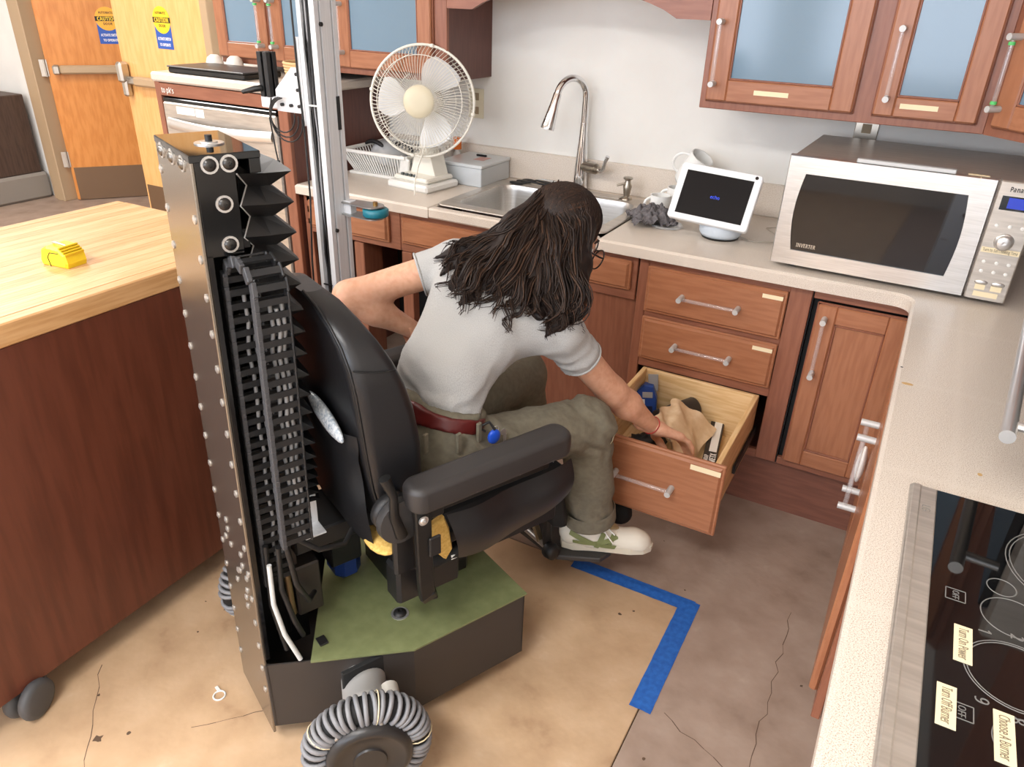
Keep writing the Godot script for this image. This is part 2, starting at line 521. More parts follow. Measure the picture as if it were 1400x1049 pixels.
# ---------------------------------------------------------------- room shell
func structure() -> void:
	# concrete floor in slabs parted by saw cuts at x = 0.512 and z = 0.553
	var fl := struct("floor", MB.new().box(Vector3(-2.4, -0.09, 1.4), Vector3(8.4, 0.1, 8.4)), mat(c8(120, 98, 80), 0.8), "worn stained concrete floor")
	var cx := 0.512
	var cz := 0.553
	var g := 0.003
	obj("slab", MB.new().box(Vector3((cx - 6.6) / 2, -0.02, (cz + 5.6) / 2), Vector3(cx + 6.6 - g, 0.04, 5.6 - cz - g), 0.002), M.floor_tan, fl, "tan concrete slab")
	obj("slab", MB.new().prism(PackedVector2Array([Vector2(-6.6, 2.8), Vector2(-6.6, -cz + g / 2), Vector2(cx + g / 2, -cz + g / 2), Vector2(cx + g / 2, -5.6), Vector2(1.8, -5.6), Vector2(1.8, 2.8)]), -0.04, 0.0, Transform3D(Basis(Vector3.RIGHT, -PI / 2), Vector3.ZERO)), M.floor_pink, fl, "pinkish brown concrete slab")
	# hairline cracks and stains that show on the photograph
	var rng := RandomNumberGenerator.new()
	rng.seed = 5
	var crack := mat(c8(96, 76, 60), 0.8)
	for c in [[Vector2(0.78, 0.42), Vector2(0.80, 1.35), 26], [Vector2(-0.75, 1.55), Vector2(-0.42, 1.83), 12], [Vector2(0.57, 0.95), Vector2(0.79, 1.04), 8], [Vector2(-0.40, 1.56), Vector2(-0.28, 1.43), 6]]:
		var mb := MB.new()
		var pts := []
		for i in c[2] + 1:
			var p: Vector2 = c[0].lerp(c[1], float(i) / c[2])
			pts.append(Vector3(p.x + rng.randf_range(-0.008, 0.008), 0.0002, p.y + rng.randf_range(-0.006, 0.006)))
		for i in pts.size() - 1:
			var d: Vector3 = (pts[i + 1] - pts[i]).cross(Vector3.UP).normalized() * rng.randf_range(0.0005, 0.0013)
			mb.quad(pts[i] - d, pts[i] + d, pts[i + 1] + d, pts[i + 1] - d, Vector3.UP)
		obj("crack", mb, crack, fl)
	var stain := mat(c8(92, 72, 54), 0.7)
	for i in 46:
		var p := Vector2(rng.randf_range(-0.8, 0.86), rng.randf_range(0.3, 1.9))
		var r := rng.randf_range(0.002, 0.006) if i > 2 else 0.012
		var poly := PackedVector2Array()
		for k in 9: poly.append(Vector2(cos(TAU * k / 9), sin(TAU * k / 9)) * r * rng.randf_range(0.5, 1.2))
		if i == 0: p = Vector2(-0.56, 1.69)
		obj("stain", MB.new().prism(poly, 0.0, 0.0004, Transform3D(Basis(Vector3.RIGHT, -PI / 2), Vector3(p.x, 0, p.y))), stain, fl)
	# walls
	struct("wall_back", MB.new().box(Vector3(-0.34, 1.5, ZW - 0.06), Vector3(3.9, 3.0, 0.12)), M.wall, "plain off-white painted wall behind the sink")
	struct("wall_right", MB.new().box(Vector3(XW + 0.06, 1.5, 2.2), Vector3(0.12, 3.0, 6.2)), M.wall)
	struct("wall_side_stub", MB.new().box(Vector3(-2.23, 1.5, -1.02), Vector3(0.12, 3.0, 0.62)), M.wall)
	struct("wall_left", MB.new().box(Vector3(-6.5, 1.5, 1.6), Vector3(0.12, 3.0, 8.4)), M.wall)
	struct("ceiling", MB.new().box(Vector3(-2.4, 3.06, 1.4), Vector3(8.6, 0.12, 8.6)), M.ceiling)
	# wall with the double door, behind and left of the cabinets
	var zd := -1.30
	struct("wall_door", MB.new().box(Vector3(-2.74, 1.5, zd - 0.06), Vector3(1.06, 3.0, 0.12)).box(Vector3(-4.2, 2.62, zd - 0.06), Vector3(1.9, 0.76, 0.12)).box(Vector3(-5.87, 1.5, zd - 0.06), Vector3(1.3, 3.0, 0.12)), M.wall)
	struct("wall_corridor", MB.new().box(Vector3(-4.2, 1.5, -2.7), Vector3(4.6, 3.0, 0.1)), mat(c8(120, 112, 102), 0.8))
	struct("trim_1", MB.new().box(Vector3(-5.17, 1.12, zd - 0.03), Vector3(0.10, 2.24, 0.2), 0.004).box(Vector3(-5.25, 1.12, zd + 0.02), Vector3(0.07, 2.24, 0.06), 0.004), M.jamb, "tan painted door jamb")
	struct("trim_2", MB.new().box(Vector3(-3.24, 1.12, zd - 0.03), Vector3(0.06, 2.24, 0.2), 0.004), M.jamb)
	struct("trim_3", MB.new().box(Vector3(-4.2, 2.27, zd - 0.03), Vector3(2.0, 0.07, 0.2), 0.004), M.jamb)
	door_leaf(1, Vector3(-5.10, 0, zd - 0.02), deg_to_rad(52), M.door_a, true)
	door_leaf(2, Vector3(-3.28, 0, zd - 0.02), 0.0, M.door_b, false)
	var nt := obj("notice_paper", MB.new().box(Vector3(0, 0, 0), Vector3(0.16, 0.3, 0.002)), M.paper)
	nt.position = Vector3(-3.08, 1.50, zd + 0.003)
	tag(nt, "white notice sheet on the wall beside the door leaf", "notice")
	# dark cabinet at the far left
	var dc := thing("dark_cabinet", "low dark brown wooden cabinet on a grey base beside the door jamb", "cabinet", Vector3(-5.62, 0, zd + 0.3))
	obj("body", MB.new().box(Vector3(0, 0.49, 0), Vector3(0.5, 0.58, 0.5), 0.006), M.dark_wood, dc)
	obj("base", MB.new().box(Vector3(0, 0.1, 0), Vector3(0.56, 0.2, 0.56), 0.02), M.grey_base, dc)
	# window wall behind the photographer
	var zf := 5.25
	var mb := MB.new()
	mb.box(Vector3(-2.4, 0.5, zf + 0.06), Vector3(8.4, 1.0, 0.12)).box(Vector3(-2.4, 2.8, zf + 0.06), Vector3(8.4, 0.5, 0.12))
	var edges := [-6.6, -4.4, -2.8, -2.4, -0.8, -0.4, 1.2, 1.8]
	for i in range(0, 8, 2): mb.box(Vector3((edges[i] + edges[i + 1]) / 2, 1.78, zf + 0.06), Vector3(edges[i + 1] - edges[i], 1.6, 0.12))
	struct("wall_front", mb, M.wall)
	for k in 3:
		var xc: float = [-3.6, -1.6, 0.4][k]
		var fr := MB.new()
		for s in [-1, 1]:
			fr.box(Vector3(s * 0.78, 1.775, 0), Vector3(0.05, 1.55, 0.08), 0.004).box(Vector3(0, 1.775 + s * 0.76, 0), Vector3(1.6, 0.05, 0.08), 0.004)
		fr.box(Vector3(0, 1.775, 0), Vector3(0.05, 1.5, 0.06), 0.003)
		var w := struct("window_%d" % (k + 1), fr, M.white_plastic)
		w.position = Vector3(xc, 0, zf + 0.05)
		for s in [-1, 1]:
			obj("pane", MB.new().box(Vector3(s * 0.39, 1.775, 0.0), Vector3(0.72, 1.48, 0.006)), M.pane, w)
			obj("roller_shade", MB.new().box(Vector3(s * 0.39, 1.96, -0.06), Vector3(0.70, 1.12, 0.004)), M.shade_cloth, w)
	for p in CEILING_LAMPS:
		var c := thing("ceiling_lamp", ["white fluorescent ceiling lamp panel beyond the island", "white fluorescent ceiling lamp panel behind the island", "white fluorescent ceiling lamp panel over the cooktop side", "white fluorescent ceiling lamp panel in front of the double door"][CEILING_LAMPS.find(p)], "lamp", p, 0.0, "ceiling lamps")
		obj("diffuser", MB.new().box(Vector3(0, 0.03, 0), Vector3(1.15, 0.03, 0.5)), M.lamp_glow, c)
		var f := MB.new()
		for s in [-1, 1]: f.box(Vector3(s * 0.59, 0.035, 0), Vector3(0.03, 0.06, 0.56)).box(Vector3(0, 0.035, s * 0.265), Vector3(1.21, 0.06, 0.03))
		obj("frame", f, M.white_plastic, c)

func door_leaf(k: int, hinge: Vector3, open: float, m: Material, left: bool) -> void:
	var s := 1.0 if left else -1.0      # leaf runs from the hinge towards +x (left leaf) or -x
	var d := struct("door_%d" % k, MB.new().box(Vector3(s * 0.455, 1.07, 0), Vector3(0.90, 2.13, 0.045), 0.003), m, "orange wood door leaf standing open with a panic bar" if left else "light orange wood door leaf, closed, with a panic bar")
	d.position = hinge
	d.rotation.y = open * s
	obj("kick_plate", MB.new().box(Vector3(s * 0.455, 0.13, 0.024), Vector3(0.86, 0.25, 0.004), 0.001), M.kick, d)
	var pb := obj("panic_bar", MB.new().box(Vector3(s * 0.42, 0.97, 0.06), Vector3(0.66, 0.06, 0.05), 0.012), M.jamb, d, "tan push bar")
	obj("end_cap", MB.new().box(Vector3(s * 0.07, 0.97, 0.06), Vector3(0.05, 0.066, 0.056), 0.01), M.hardware, pb)
	obj("bar_rail", MB.new().box(Vector3(s * 0.78, 0.97, 0.05), Vector3(0.16, 0.05, 0.03), 0.008), M.hardware, pb)
	obj("latch_case", MB.new().box(Vector3(s * 0.855, 1.02, 0.065), Vector3(0.055, 0.13, 0.075), 0.014).box(Vector3(s * 0.855, 0.92, 0.055), Vector3(0.05, 0.11, 0.05), 0.012), M.hardware, pb)
	if left:
		for y in [0.32, 0.98, 1.8]:
			obj("hinge", MB.new().box(Vector3(-0.012, y, 0.028), Vector3(0.05, 0.115, 0.006)).cyl(Vector3(-0.002, y - 0.06, 0.036), Vector3(-0.002, y + 0.06, 0.036), 0.007, 8), M.hardware, d)
	var st := obj("sticker", MB.new().box(Vector3(0, -0.04, 0), Vector3(0.15, 0.15, 0.0015)), M.sticker_blue, d, "blue and yellow door caution sticker")
	st.position = Vector3(0.47 if left else -0.43, 1.26 if left else 1.30, 0.0235)
	obj("sticker_disc", MB.new().lathe([Vector2(0, 0.0), Vector2(0.08, 0.0), Vector2(0.08, 0.002), Vector2(0, 0.002)], 24, Transform3D(Basis(Vector3.RIGHT, PI / 2), Vector3(0, 0.055, 0.0))), M.sticker_orange if left else M.sticker_yellow, st)
	obj("band", MB.new().box(Vector3(0, 0.055, 0.0022), Vector3(0.16, 0.032, 0.0006)), M.ink_black, st)
	var yel: Material = M.sticker_yellow
	text("lettering", "AUTOMATIC", 0.016, M.ink_black, st, Transform3D(Basis(), Vector3(0, 0.096, 0.0024)), true, 0.1)
	text("lettering", "CAUTION", 0.026, yel, st, Transform3D(Basis(), Vector3(0, 0.055, 0.003)), true, 0.13)
	text("lettering", "DOOR", 0.018, M.ink_black, st, Transform3D(Basis(), Vector3(0, 0.021, 0.0024)), true, 0.06)
	text("lettering", "ACTIVATE SWITCH", 0.018, M.paper, st, Transform3D(Basis(), Vector3(0, -0.055, 0.001)), true, 0.12)
	text("lettering", "TO OPERATE", 0.018, M.paper, st, Transform3D(Basis(), Vector3(0, -0.09, 0.001)), true, 0.1)

# ---------------------------------------------------------------- base cabinets
func post_handle(parent: Node, a: Vector3, b: Vector3, out: Vector3, tagged := false) -> void:
	var h := parent
	obj("handle", MB.new().cyl(a + out * 0.026, b + out * 0.026, 0.0062, 10), M.acrylic, parent, "clear acrylic rod handle")
	for p in [a, b]:
		obj("handle_post", MB.new().cyl(p, p + out * 0.042, 0.0088, 14), M.grey_post, h)
	if tagged:
		for p in [a, b]: obj("handle_tag", MB.new().cyl(p + out * 0.026 + (b - a).normalized() * (0.012 if p == a else -0.02), p + out * 0.026 + (b - a).normalized() * (0.02 if p == a else -0.012), 0.0085, 10), M.green_tag, h)

# slab drawer front with a stepped, bevelled rim; lies in the xy plane, face at z
func front(called: String, x0: float, x1: float, y0: float, y1: float, z: float, parent: Node, m: Material) -> MeshInstance3D:
	var c := Vector3((x0 + x1) / 2, (y0 + y1) / 2, z)
	var mb := MB.new().box(c - Vector3(0, 0, 0.013), Vector3(x1 - x0, y1 - y0, 0.012), 0.003)
	mb.prism(PackedVector2Array([Vector2(x0 + 0.008, y0 + 0.008), Vector2(x1 - 0.008, y0 + 0.008), Vector2(x1 - 0.008, y1 - 0.008), Vector2(x0 + 0.008, y1 - 0.008)]), z - 0.009, z, Transform3D.IDENTITY, 0.006)
	return obj(called, mb, m, parent)

# framed door with a raised edge: two stiles, two rails, panel (wood or glass)
func framed_door(x0: float, x1: float, y0: float, y1: float, z: float, parent: Node, panel: Material, w := 0.065) -> Node3D:
	var d := obj("door", MB.new().box(Vector3(x0 + w / 2, (y0 + y1) / 2, z - 0.009), Vector3(w, y1 - y0, 0.018), 0.004), M.front_y, parent)
	obj("stile", MB.new().box(Vector3(x1 - w / 2, (y0 + y1) / 2, z - 0.009), Vector3(w, y1 - y0, 0.018), 0.004), M.front_y, d)
	obj("rail", MB.new().box(Vector3((x0 + x1) / 2, y0 + w / 2, z - 0.0095), Vector3(x1 - x0 - 2 * w, w, 0.018), 0.003), M.front_x, d)
	obj("rail", MB.new().box(Vector3((x0 + x1) / 2, y1 - w / 2, z - 0.0095), Vector3(x1 - x0 - 2 * w, w, 0.018), 0.003), M.front_x, d)
	var rim := MB.new()
	for s in [[x0, 0.011], [x1, -0.011]]: rim.box(Vector3(s[0] + s[1] * 0.3, (y0 + y1) / 2, z - 0.015), Vector3(0.016, y1 - y0 + 0.010, 0.009), 0.003)
	for s in [[y0, 0.011], [y1, -0.011]]: rim.box(Vector3((x0 + x1) / 2, s[0] + s[1] * 0.3, z - 0.015), Vector3(x1 - x0 + 0.010, 0.016, 0.009), 0.003)
	var bead := 0.006
	for s in [[x0 + w + bead / 2], [x1 - w - bead / 2]]: rim.box(Vector3(s[0], (y0 + y1) / 2, z - 0.006), Vector3(bead, y1 - y0 - 2 * w, 0.006), 0.002)
	for s in [[y0 + w + bead / 2], [y1 - w - bead / 2]]: rim.box(Vector3((x0 + x1) / 2, s[0], z - 0.006), Vector3(x1 - x0 - 2 * w, bead, 0.006), 0.002)
	obj("moulding", rim, M.frame_y, d)
	obj("panel", MB.new().box(Vector3((x0 + x1) / 2, (y0 + y1) / 2, z - 0.012), Vector3(x1 - x0 - 2 * w, y1 - y0 - 2 * w, 0.006)), panel, d)
	return d

func tape_label(parent: Node, x: float, y: float, z: float, w: float, h := 0.013) -> void:
	obj("tape_label", MB.new().box(Vector3(x, y, z + 0.0006), Vector3(w, h, 0.0008)), M.label_tape, parent, "cream tape label")

func kitchen_base() -> void:
	var zf := -0.015       # front faces
	var zr := -0.034       # face frame
	# worktop: L shape with a rounded inner corner and a hole for the sink
	var mb := MB.new()
	var x0 := 0.8615
	var cr := 0.045
	var zc := 0.0
	var outline := PackedVector2Array()
	# plan polygon uses (x, -z) so that extrusion up keeps its sense
	outline.append(Vector2(-0.095, 0.04)); outline.append(Vector2(-0.095, 0.0))
	for i in 7:
		var a := PI / 2 * i / 6
		outline.append(Vector2(x0 - cr + sin(a) * cr, -cr + cos(a) * cr))
	outline.append(Vector2(x0, -2.9)); outline.append(Vector2(XW, -2.9)); outline.append(Vector2(XW, -ZW)); outline.append(Vector2(-0.095, -ZW))
	var flat := Transform3D(Basis(Vector3.RIGHT, -PI / 2), Vector3.ZERO)
	mb.prism(outline, H - 0.038, H, flat, 0.007)
	mb.box(Vector3(-0.4345, H - 0.019, -0.020), Vector3(0.68, 0.038, 0.04), 0.006)
	mb.box(Vector3(-0.4345, H - 0.019, -0.61), Vector3(0.68, 0.038, 0.085))
	mb.prism(PackedVector2Array([Vector2(-1.425, 0.0), Vector2(-0.773, 0.0), Vector2(-0.773, -ZW), Vector2(-1.425, -ZW)]), H - 0.038, H, flat, 0.007)
	var wt := obj("worktop", mb, M.counter)
	tag(wt, "long beige speckled L-shaped worktop with rounded front edge", "worktop")
	obj("backsplash", MB.new().box(Vector3(0.05, H + 0.06, ZW + 0.010), Vector3(2.95, 0.12, 0.019), 0.003).box(Vector3(XW - 0.010, H + 0.06, 1.1), Vector3(0.019, 0.12, 3.4), 0.003), M.splash, wt)
	var burn := mat(c8(196, 160, 104), 0.5)
	for p in [[0.885, 0.605, 0.006, 0.012], [0.868, 0.52, 0.0025, 0.003], [1.02, 0.92, 0.005, 0.004]]:
		var poly := PackedVector2Array()
		for k in 10: poly.append(Vector2(cos(TAU * k / 10) * p[3], sin(TAU * k / 10) * p[2]))
		obj("stain", MB.new().prism(poly, 0.0, 0.0004, Transform3D(Basis(Vector3.RIGHT, -PI / 2), Vector3(p[0], H, p[1]))), burn if p[2] > 0.003 else M.ink_black, wt)
	# unit 1: desk drawer unit with open knee space
	var u := thing("desk_cabinet", "reddish wood base cabinet with one drawer above an open knee space", "cabinet", Vector3(-1.17, 0, -0.3))
	var o := Vector3(1.17, 0, 0.3)
	u.position = Vector3.ZERO
	obj("apron", MB.new().box(Vector3(-1.165, 0.745, zr - 0.009), Vector3(0.475, 0.158, 0.018), 0.002), M.frame_x, u)
	obj("stile", MB.new().box(Vector3(-1.40, 0.41, zr - 0.009), Vector3(0.035, 0.82, 0.018), 0.002), M.frame_y, u)
	obj("side_panel", MB.new().box(Vector3(-1.405, 0.41, -0.34), Vector3(0.018, 0.82, 0.6)), M.side_y, u)
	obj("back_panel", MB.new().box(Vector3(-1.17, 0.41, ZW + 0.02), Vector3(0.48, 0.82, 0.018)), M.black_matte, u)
	var dr := front("drawer", -1.385, -0.975, 0.69, 0.803, zf, u, M.front_x)
	obj("leg", MB.new().box(Vector3(-1.145, 0.33, -0.10), Vector3(0.05, 0.66, 0.12), 0.003), M.frame_y, u)
	# unit 2: sink cabinet with false fronts and a recessed panel
	u = thing("sink_cabinet", "reddish wood sink cabinet with false drawer fronts over a recessed panel", "cabinet")
	obj("apron", MB.new().box(Vector3(-0.44, 0.745, zr - 0.009), Vector3(0.972, 0.158, 0.018), 0.002), M.frame_x, u)
	front("false_drawer", -0.915, -0.46, 0.70, 0.803, zf, u, M.front_x)
	front("false_drawer", -0.42, 0.028, 0.70, 0.803, zf, u, M.front_x)
	obj("stile", MB.new().box(Vector3(-0.90, 0.33, zr - 0.02), Vector3(0.05, 0.668, 0.04), 0.002), M.frame_y, u)
	obj("recessed_panel", MB.new().box(Vector3(0, 0, 0), Vector3(0.62, 0.68, 0.016), 0.0, Transform3D(Basis(Vector3.RIGHT, 0.12), Vector3(-0.265, 0.33, -0.10))), M.frame_y, u)
	obj("side_panel", MB.new().box(Vector3(-0.58, 0.33, -0.35), Vector3(0.018, 0.66, 0.56)), M.side_y, u)
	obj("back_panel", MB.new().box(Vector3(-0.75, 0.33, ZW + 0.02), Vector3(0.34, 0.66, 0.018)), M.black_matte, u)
	# unit 3: drawer stack, bottom drawer pulled out
	u = thing("drawer_cabinet", "wooden base cabinet with three drawers, the lowest pulled open", "cabinet")
	for q in [[0.068, 0.033], [0.567, 0.066]]: obj("stile", MB.new().box(Vector3(q[0], 0.513, zr - 0.009), Vector3(q[1], 0.624, 0.018), 0.002), M.frame_y, u)
	for q in [[0.811, 0.028], [0.632, 0.03], [0.455, 0.04], [0.215, 0.03]]: obj("rail", MB.new().box(Vector3(0.31, q[0], zr - 0.009), Vector3(0.448, q[1], 0.016)), M.frame_x, u)
	obj("carcass", MB.new().box(Vector3(0.055, 0.51, -0.34), Vector3(0.016, 0.62, 0.58)).box(Vector3(0.59, 0.51, -0.34), Vector3(0.016, 0.62, 0.58)).box(Vector3(0.32, 0.51, ZW + 0.02), Vector3(0.54, 0.62, 0.012)).box(Vector3(0.32, 0.21, -0.34), Vector3(0.54, 0.014, 0.58)), M.side_y, u)
	for d in [[0.6411, 0.7994, 0.719], [0.4678, 0.6235, 0.544]]:
		dr = front("drawer", 0.0855, 0.5327, d[0], d[1], zf, u, M.front_x)
		post_handle(dr, Vector3(0.213, d[2], zf), Vector3(0.395, d[2], zf), Vector3.BACK)
		tape_label(dr, 0.491, d[1] - 0.022, zf, 0.062)
	var zo := 0.493
	dr = front("drawer", 0.0855, 0.5327, 0.218, 0.4547, zo, u, M.front_x)
	dr.set_meta("label", "pulled-out drawer with pale maple sides")
	post_handle(dr, Vector3(0.226, 0.342, zo), Vector3(0.395, 0.342, zo), Vector3.BACK)
	tape_label(dr, 0.48, 0.43, zo, 0.085, 0.016)
	var zb := -0.03
	var zi := zo - 0.02
	for s in [0.117, 0.502]:
		obj("drawer_side", MB.new().box(Vector3(s, 0.335, (zb + zi) / 2), Vector3(0.016, 0.20, zi - zb), 0.002), M.maple_z, dr)
	obj("drawer_back", MB.new().box(Vector3(0.31, 0.335, zb + 0.008), Vector3(0.37, 0.20, 0.016), 0.002), M.maple_x, dr)
	obj("drawer_inner_front", MB.new().box(Vector3(0.31, 0.335, zi - 0.007), Vector3(0.37, 0.20, 0.014), 0.002), M.maple_x, dr)
	obj("drawer_bottom", MB.new().box(Vector3(0.31, 0.255, (zb + zi) / 2), Vector3(0.372, 0.008, zi - zb - 0.03)), M.maple_z, dr)
	obj("drawer_slide", MB.new().box(Vector3(0.516, 0.30, 0.1), Vector3(0.008, 0.03, 0.28)), M.black, dr)
	# unit 4: corner door
	u = thing("corner_cabinet", "wooden corner base cabinet with one panelled door", "cabinet")
	obj("stile", MB.new().box(Vector3(0.6025, 0.513, zr - 0.014), Vector3(0.003, 0.626, 0.012)), M.black_matte, u)
	for q in [[0.809, 0.032], [0.213, 0.026]]: obj("rail", MB.new().box(Vector3(0.742, q[0], zr - 0.009), Vector3(0.274, q[1], 0.018), 0.002), M.frame_x, u)
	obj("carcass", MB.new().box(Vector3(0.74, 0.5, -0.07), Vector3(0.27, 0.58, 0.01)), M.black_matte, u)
	var dd := framed_door(0.625, 0.875, 0.2284, 0.7835, zf, u, M.front_y, 0.055)
	post_handle(dd, Vector3(0.650, 0.742, zf), Vector3(0.650, 0.562, zf), Vector3.BACK)
	# toe kick
	var tk := obj("toe_kick", MB.new().box(Vector3(0.46, 0.1, -0.075), Vector3(0.86, 0.2, 0.018)), M.toe_x)
	tag(tk, "reddish brown toe-kick board under the drawer cabinet", "toe kick")
	# unit 5: right-hand cabinets (faces look left)
	u = thing("side_cabinet", "wooden base cabinet with two doors under the worktop beside the cooktop", "cabinet", Vector3(0.88, 0, 0), -PI / 2)   # local x -> +z, local z -> -x
	var n := u
	for q in [[0.06, 0.10], [0.955, 0.05]]: obj("stile", MB.new().box(Vector3(q[0], 0.522, -0.009), Vector3(q[1], 0.60, 0.018), 0.002), M.frame_y, n)
	for q in [0.808, 0.235]: obj("rail", MB.new().box(Vector3(0.52, q, -0.009), Vector3(0.82, 0.03, 0.018)), M.frame_z, n)
	for k in 2:
		var a := 0.12 + 0.415 * k - (0.0 if k == 0 else 0.0)
		var d := obj("door", MB.new().box(Vector3(a + 0.2, 0.515, 0.009), Vector3(0.40, 0.53, 0.018), 0.005), M.front_y, n)
		var hx := 0.40 if k == 0 else 0.49
		if k == 0: hx = 0.405
		post_handle(d, Vector3(hx + 0.0, 0.65, 0.018), Vector3(hx, 0.447, 0.018), Vector3.BACK)
	obj("carcass", MB.new().box(Vector3(0.49, 0.52, -0.32), Vector3(0.96, 0.60, 0.60)), M.side_y, u)
	obj("toe_kick", MB.new().box(Vector3(0.46, 0.109, -0.33), Vector3(0.9, 0.217, 0.58)), M.toe_z, u)
	# cloth hanging on the far handle
	var tw := obj("towel", MB.new().ell(Vector3.ZERO, Vector3(0.012, 0.055, 0.03)), M.paper)
	tw.position = Vector3(0.848, 0.5, 0.35)
	tag(tw, "white towel hanging at the side cabinet door", "towel")
	# tall dishwasher unit left of the worktop
	u = thing("dishwasher_cabinet", "tall reddish wood cabinet housing the raised dishwasher", "cabinet")
	obj("side_panel", MB.new().box(Vector3(-1.438, 0.598, -0.33), Vector3(0.02, 1.196, 0.62), 0.002), M.side_y, u)
	obj("stile", MB.new().box(Vector3(-1.452, 0.598, -0.012), Vector3(0.05, 1.196, 0.02), 0.002), M.frame_y, u)
	obj("stile", MB.new().box(Vector3(-2.165, 0.598, -0.012), Vector3(0.03, 1.196, 0.02), 0.002), M.frame_y, u)
	obj("rail", MB.new().box(Vector3(-1.81, 1.168, -0.012), Vector3(0.68, 0.05, 0.02), 0.002), M.frame_x, u)
	obj("side_panel", MB.new().box(Vector3(-2.17, 0.598, -0.33), Vector3(0.02, 1.196, 0.62), 0.002), M.side_y, u)
	text("lettering", "to pk's", 0.022, M.paper, u, Transform3D(Basis(), Vector3(-2.10, 1.166, 0.0)), false, 0.075)
	var rc := obj("raised_counter", MB.new().box(Vector3(-1.795, 1.216, -0.325), Vector3(0.80, 0.038, 0.655), 0.008), M.counter)
	tag(rc, "short raised beige counter on top of the dishwasher cabinet", "counter")
	u = thing("dishwasher", "stainless steel dishwasher with a bowed bar handle", "dishwasher")
	obj("door", MB.new().box(Vector3(-1.812, 0.69, -0.01), Vector3(0.655, 0.86, 0.03), 0.006), M.steel_warm, u)
	obj("control_strip", MB.new().box(Vector3(-1.812, 1.127, -0.025), Vector3(0.655, 0.018, 0.05), 0.003), M.black_gloss, u)
	obj("tub", MB.new().box(Vector3(-1.812, 0.7, -0.33), Vector3(0.65, 0.85, 0.55)), M.black_matte, u)
	var hb := MB.new()
	var rows := []
	for i in 13:
		var t := i / 12.0
		var xx := lerpf(-2.115, -1.51, t)
		var bow := 0.014 + 0.036 * sin(PI * t)
		var r := []
		for j in 9:
			var a := PI * j / 8
			r.append(Vector3(xx, 1.035 + cos(a) * 0.024 - 0.006 * sin(PI * t), 0.004 + sin(a) * 0.014 + bow - 0.014))
		rows.append(r)
	hb.grid(rows, Vector3.BACK)
	obj("handle", hb, M.steel, u)
	obj("base_panel", MB.new().box(Vector3(-1.812, 0.13, -0.03), Vector3(0.655, 0.24, 0.02)), M.toe_x, u)
	obj("serial_label", MB.new().box(Vector3(-2.0, 1.092, 0.0058), Vector3(0.11, 0.03, 0.001)).box(Vector3(-1.915, 1.09, 0.0058), Vector3(0.05, 0.032, 0.001)), M.paper, u)

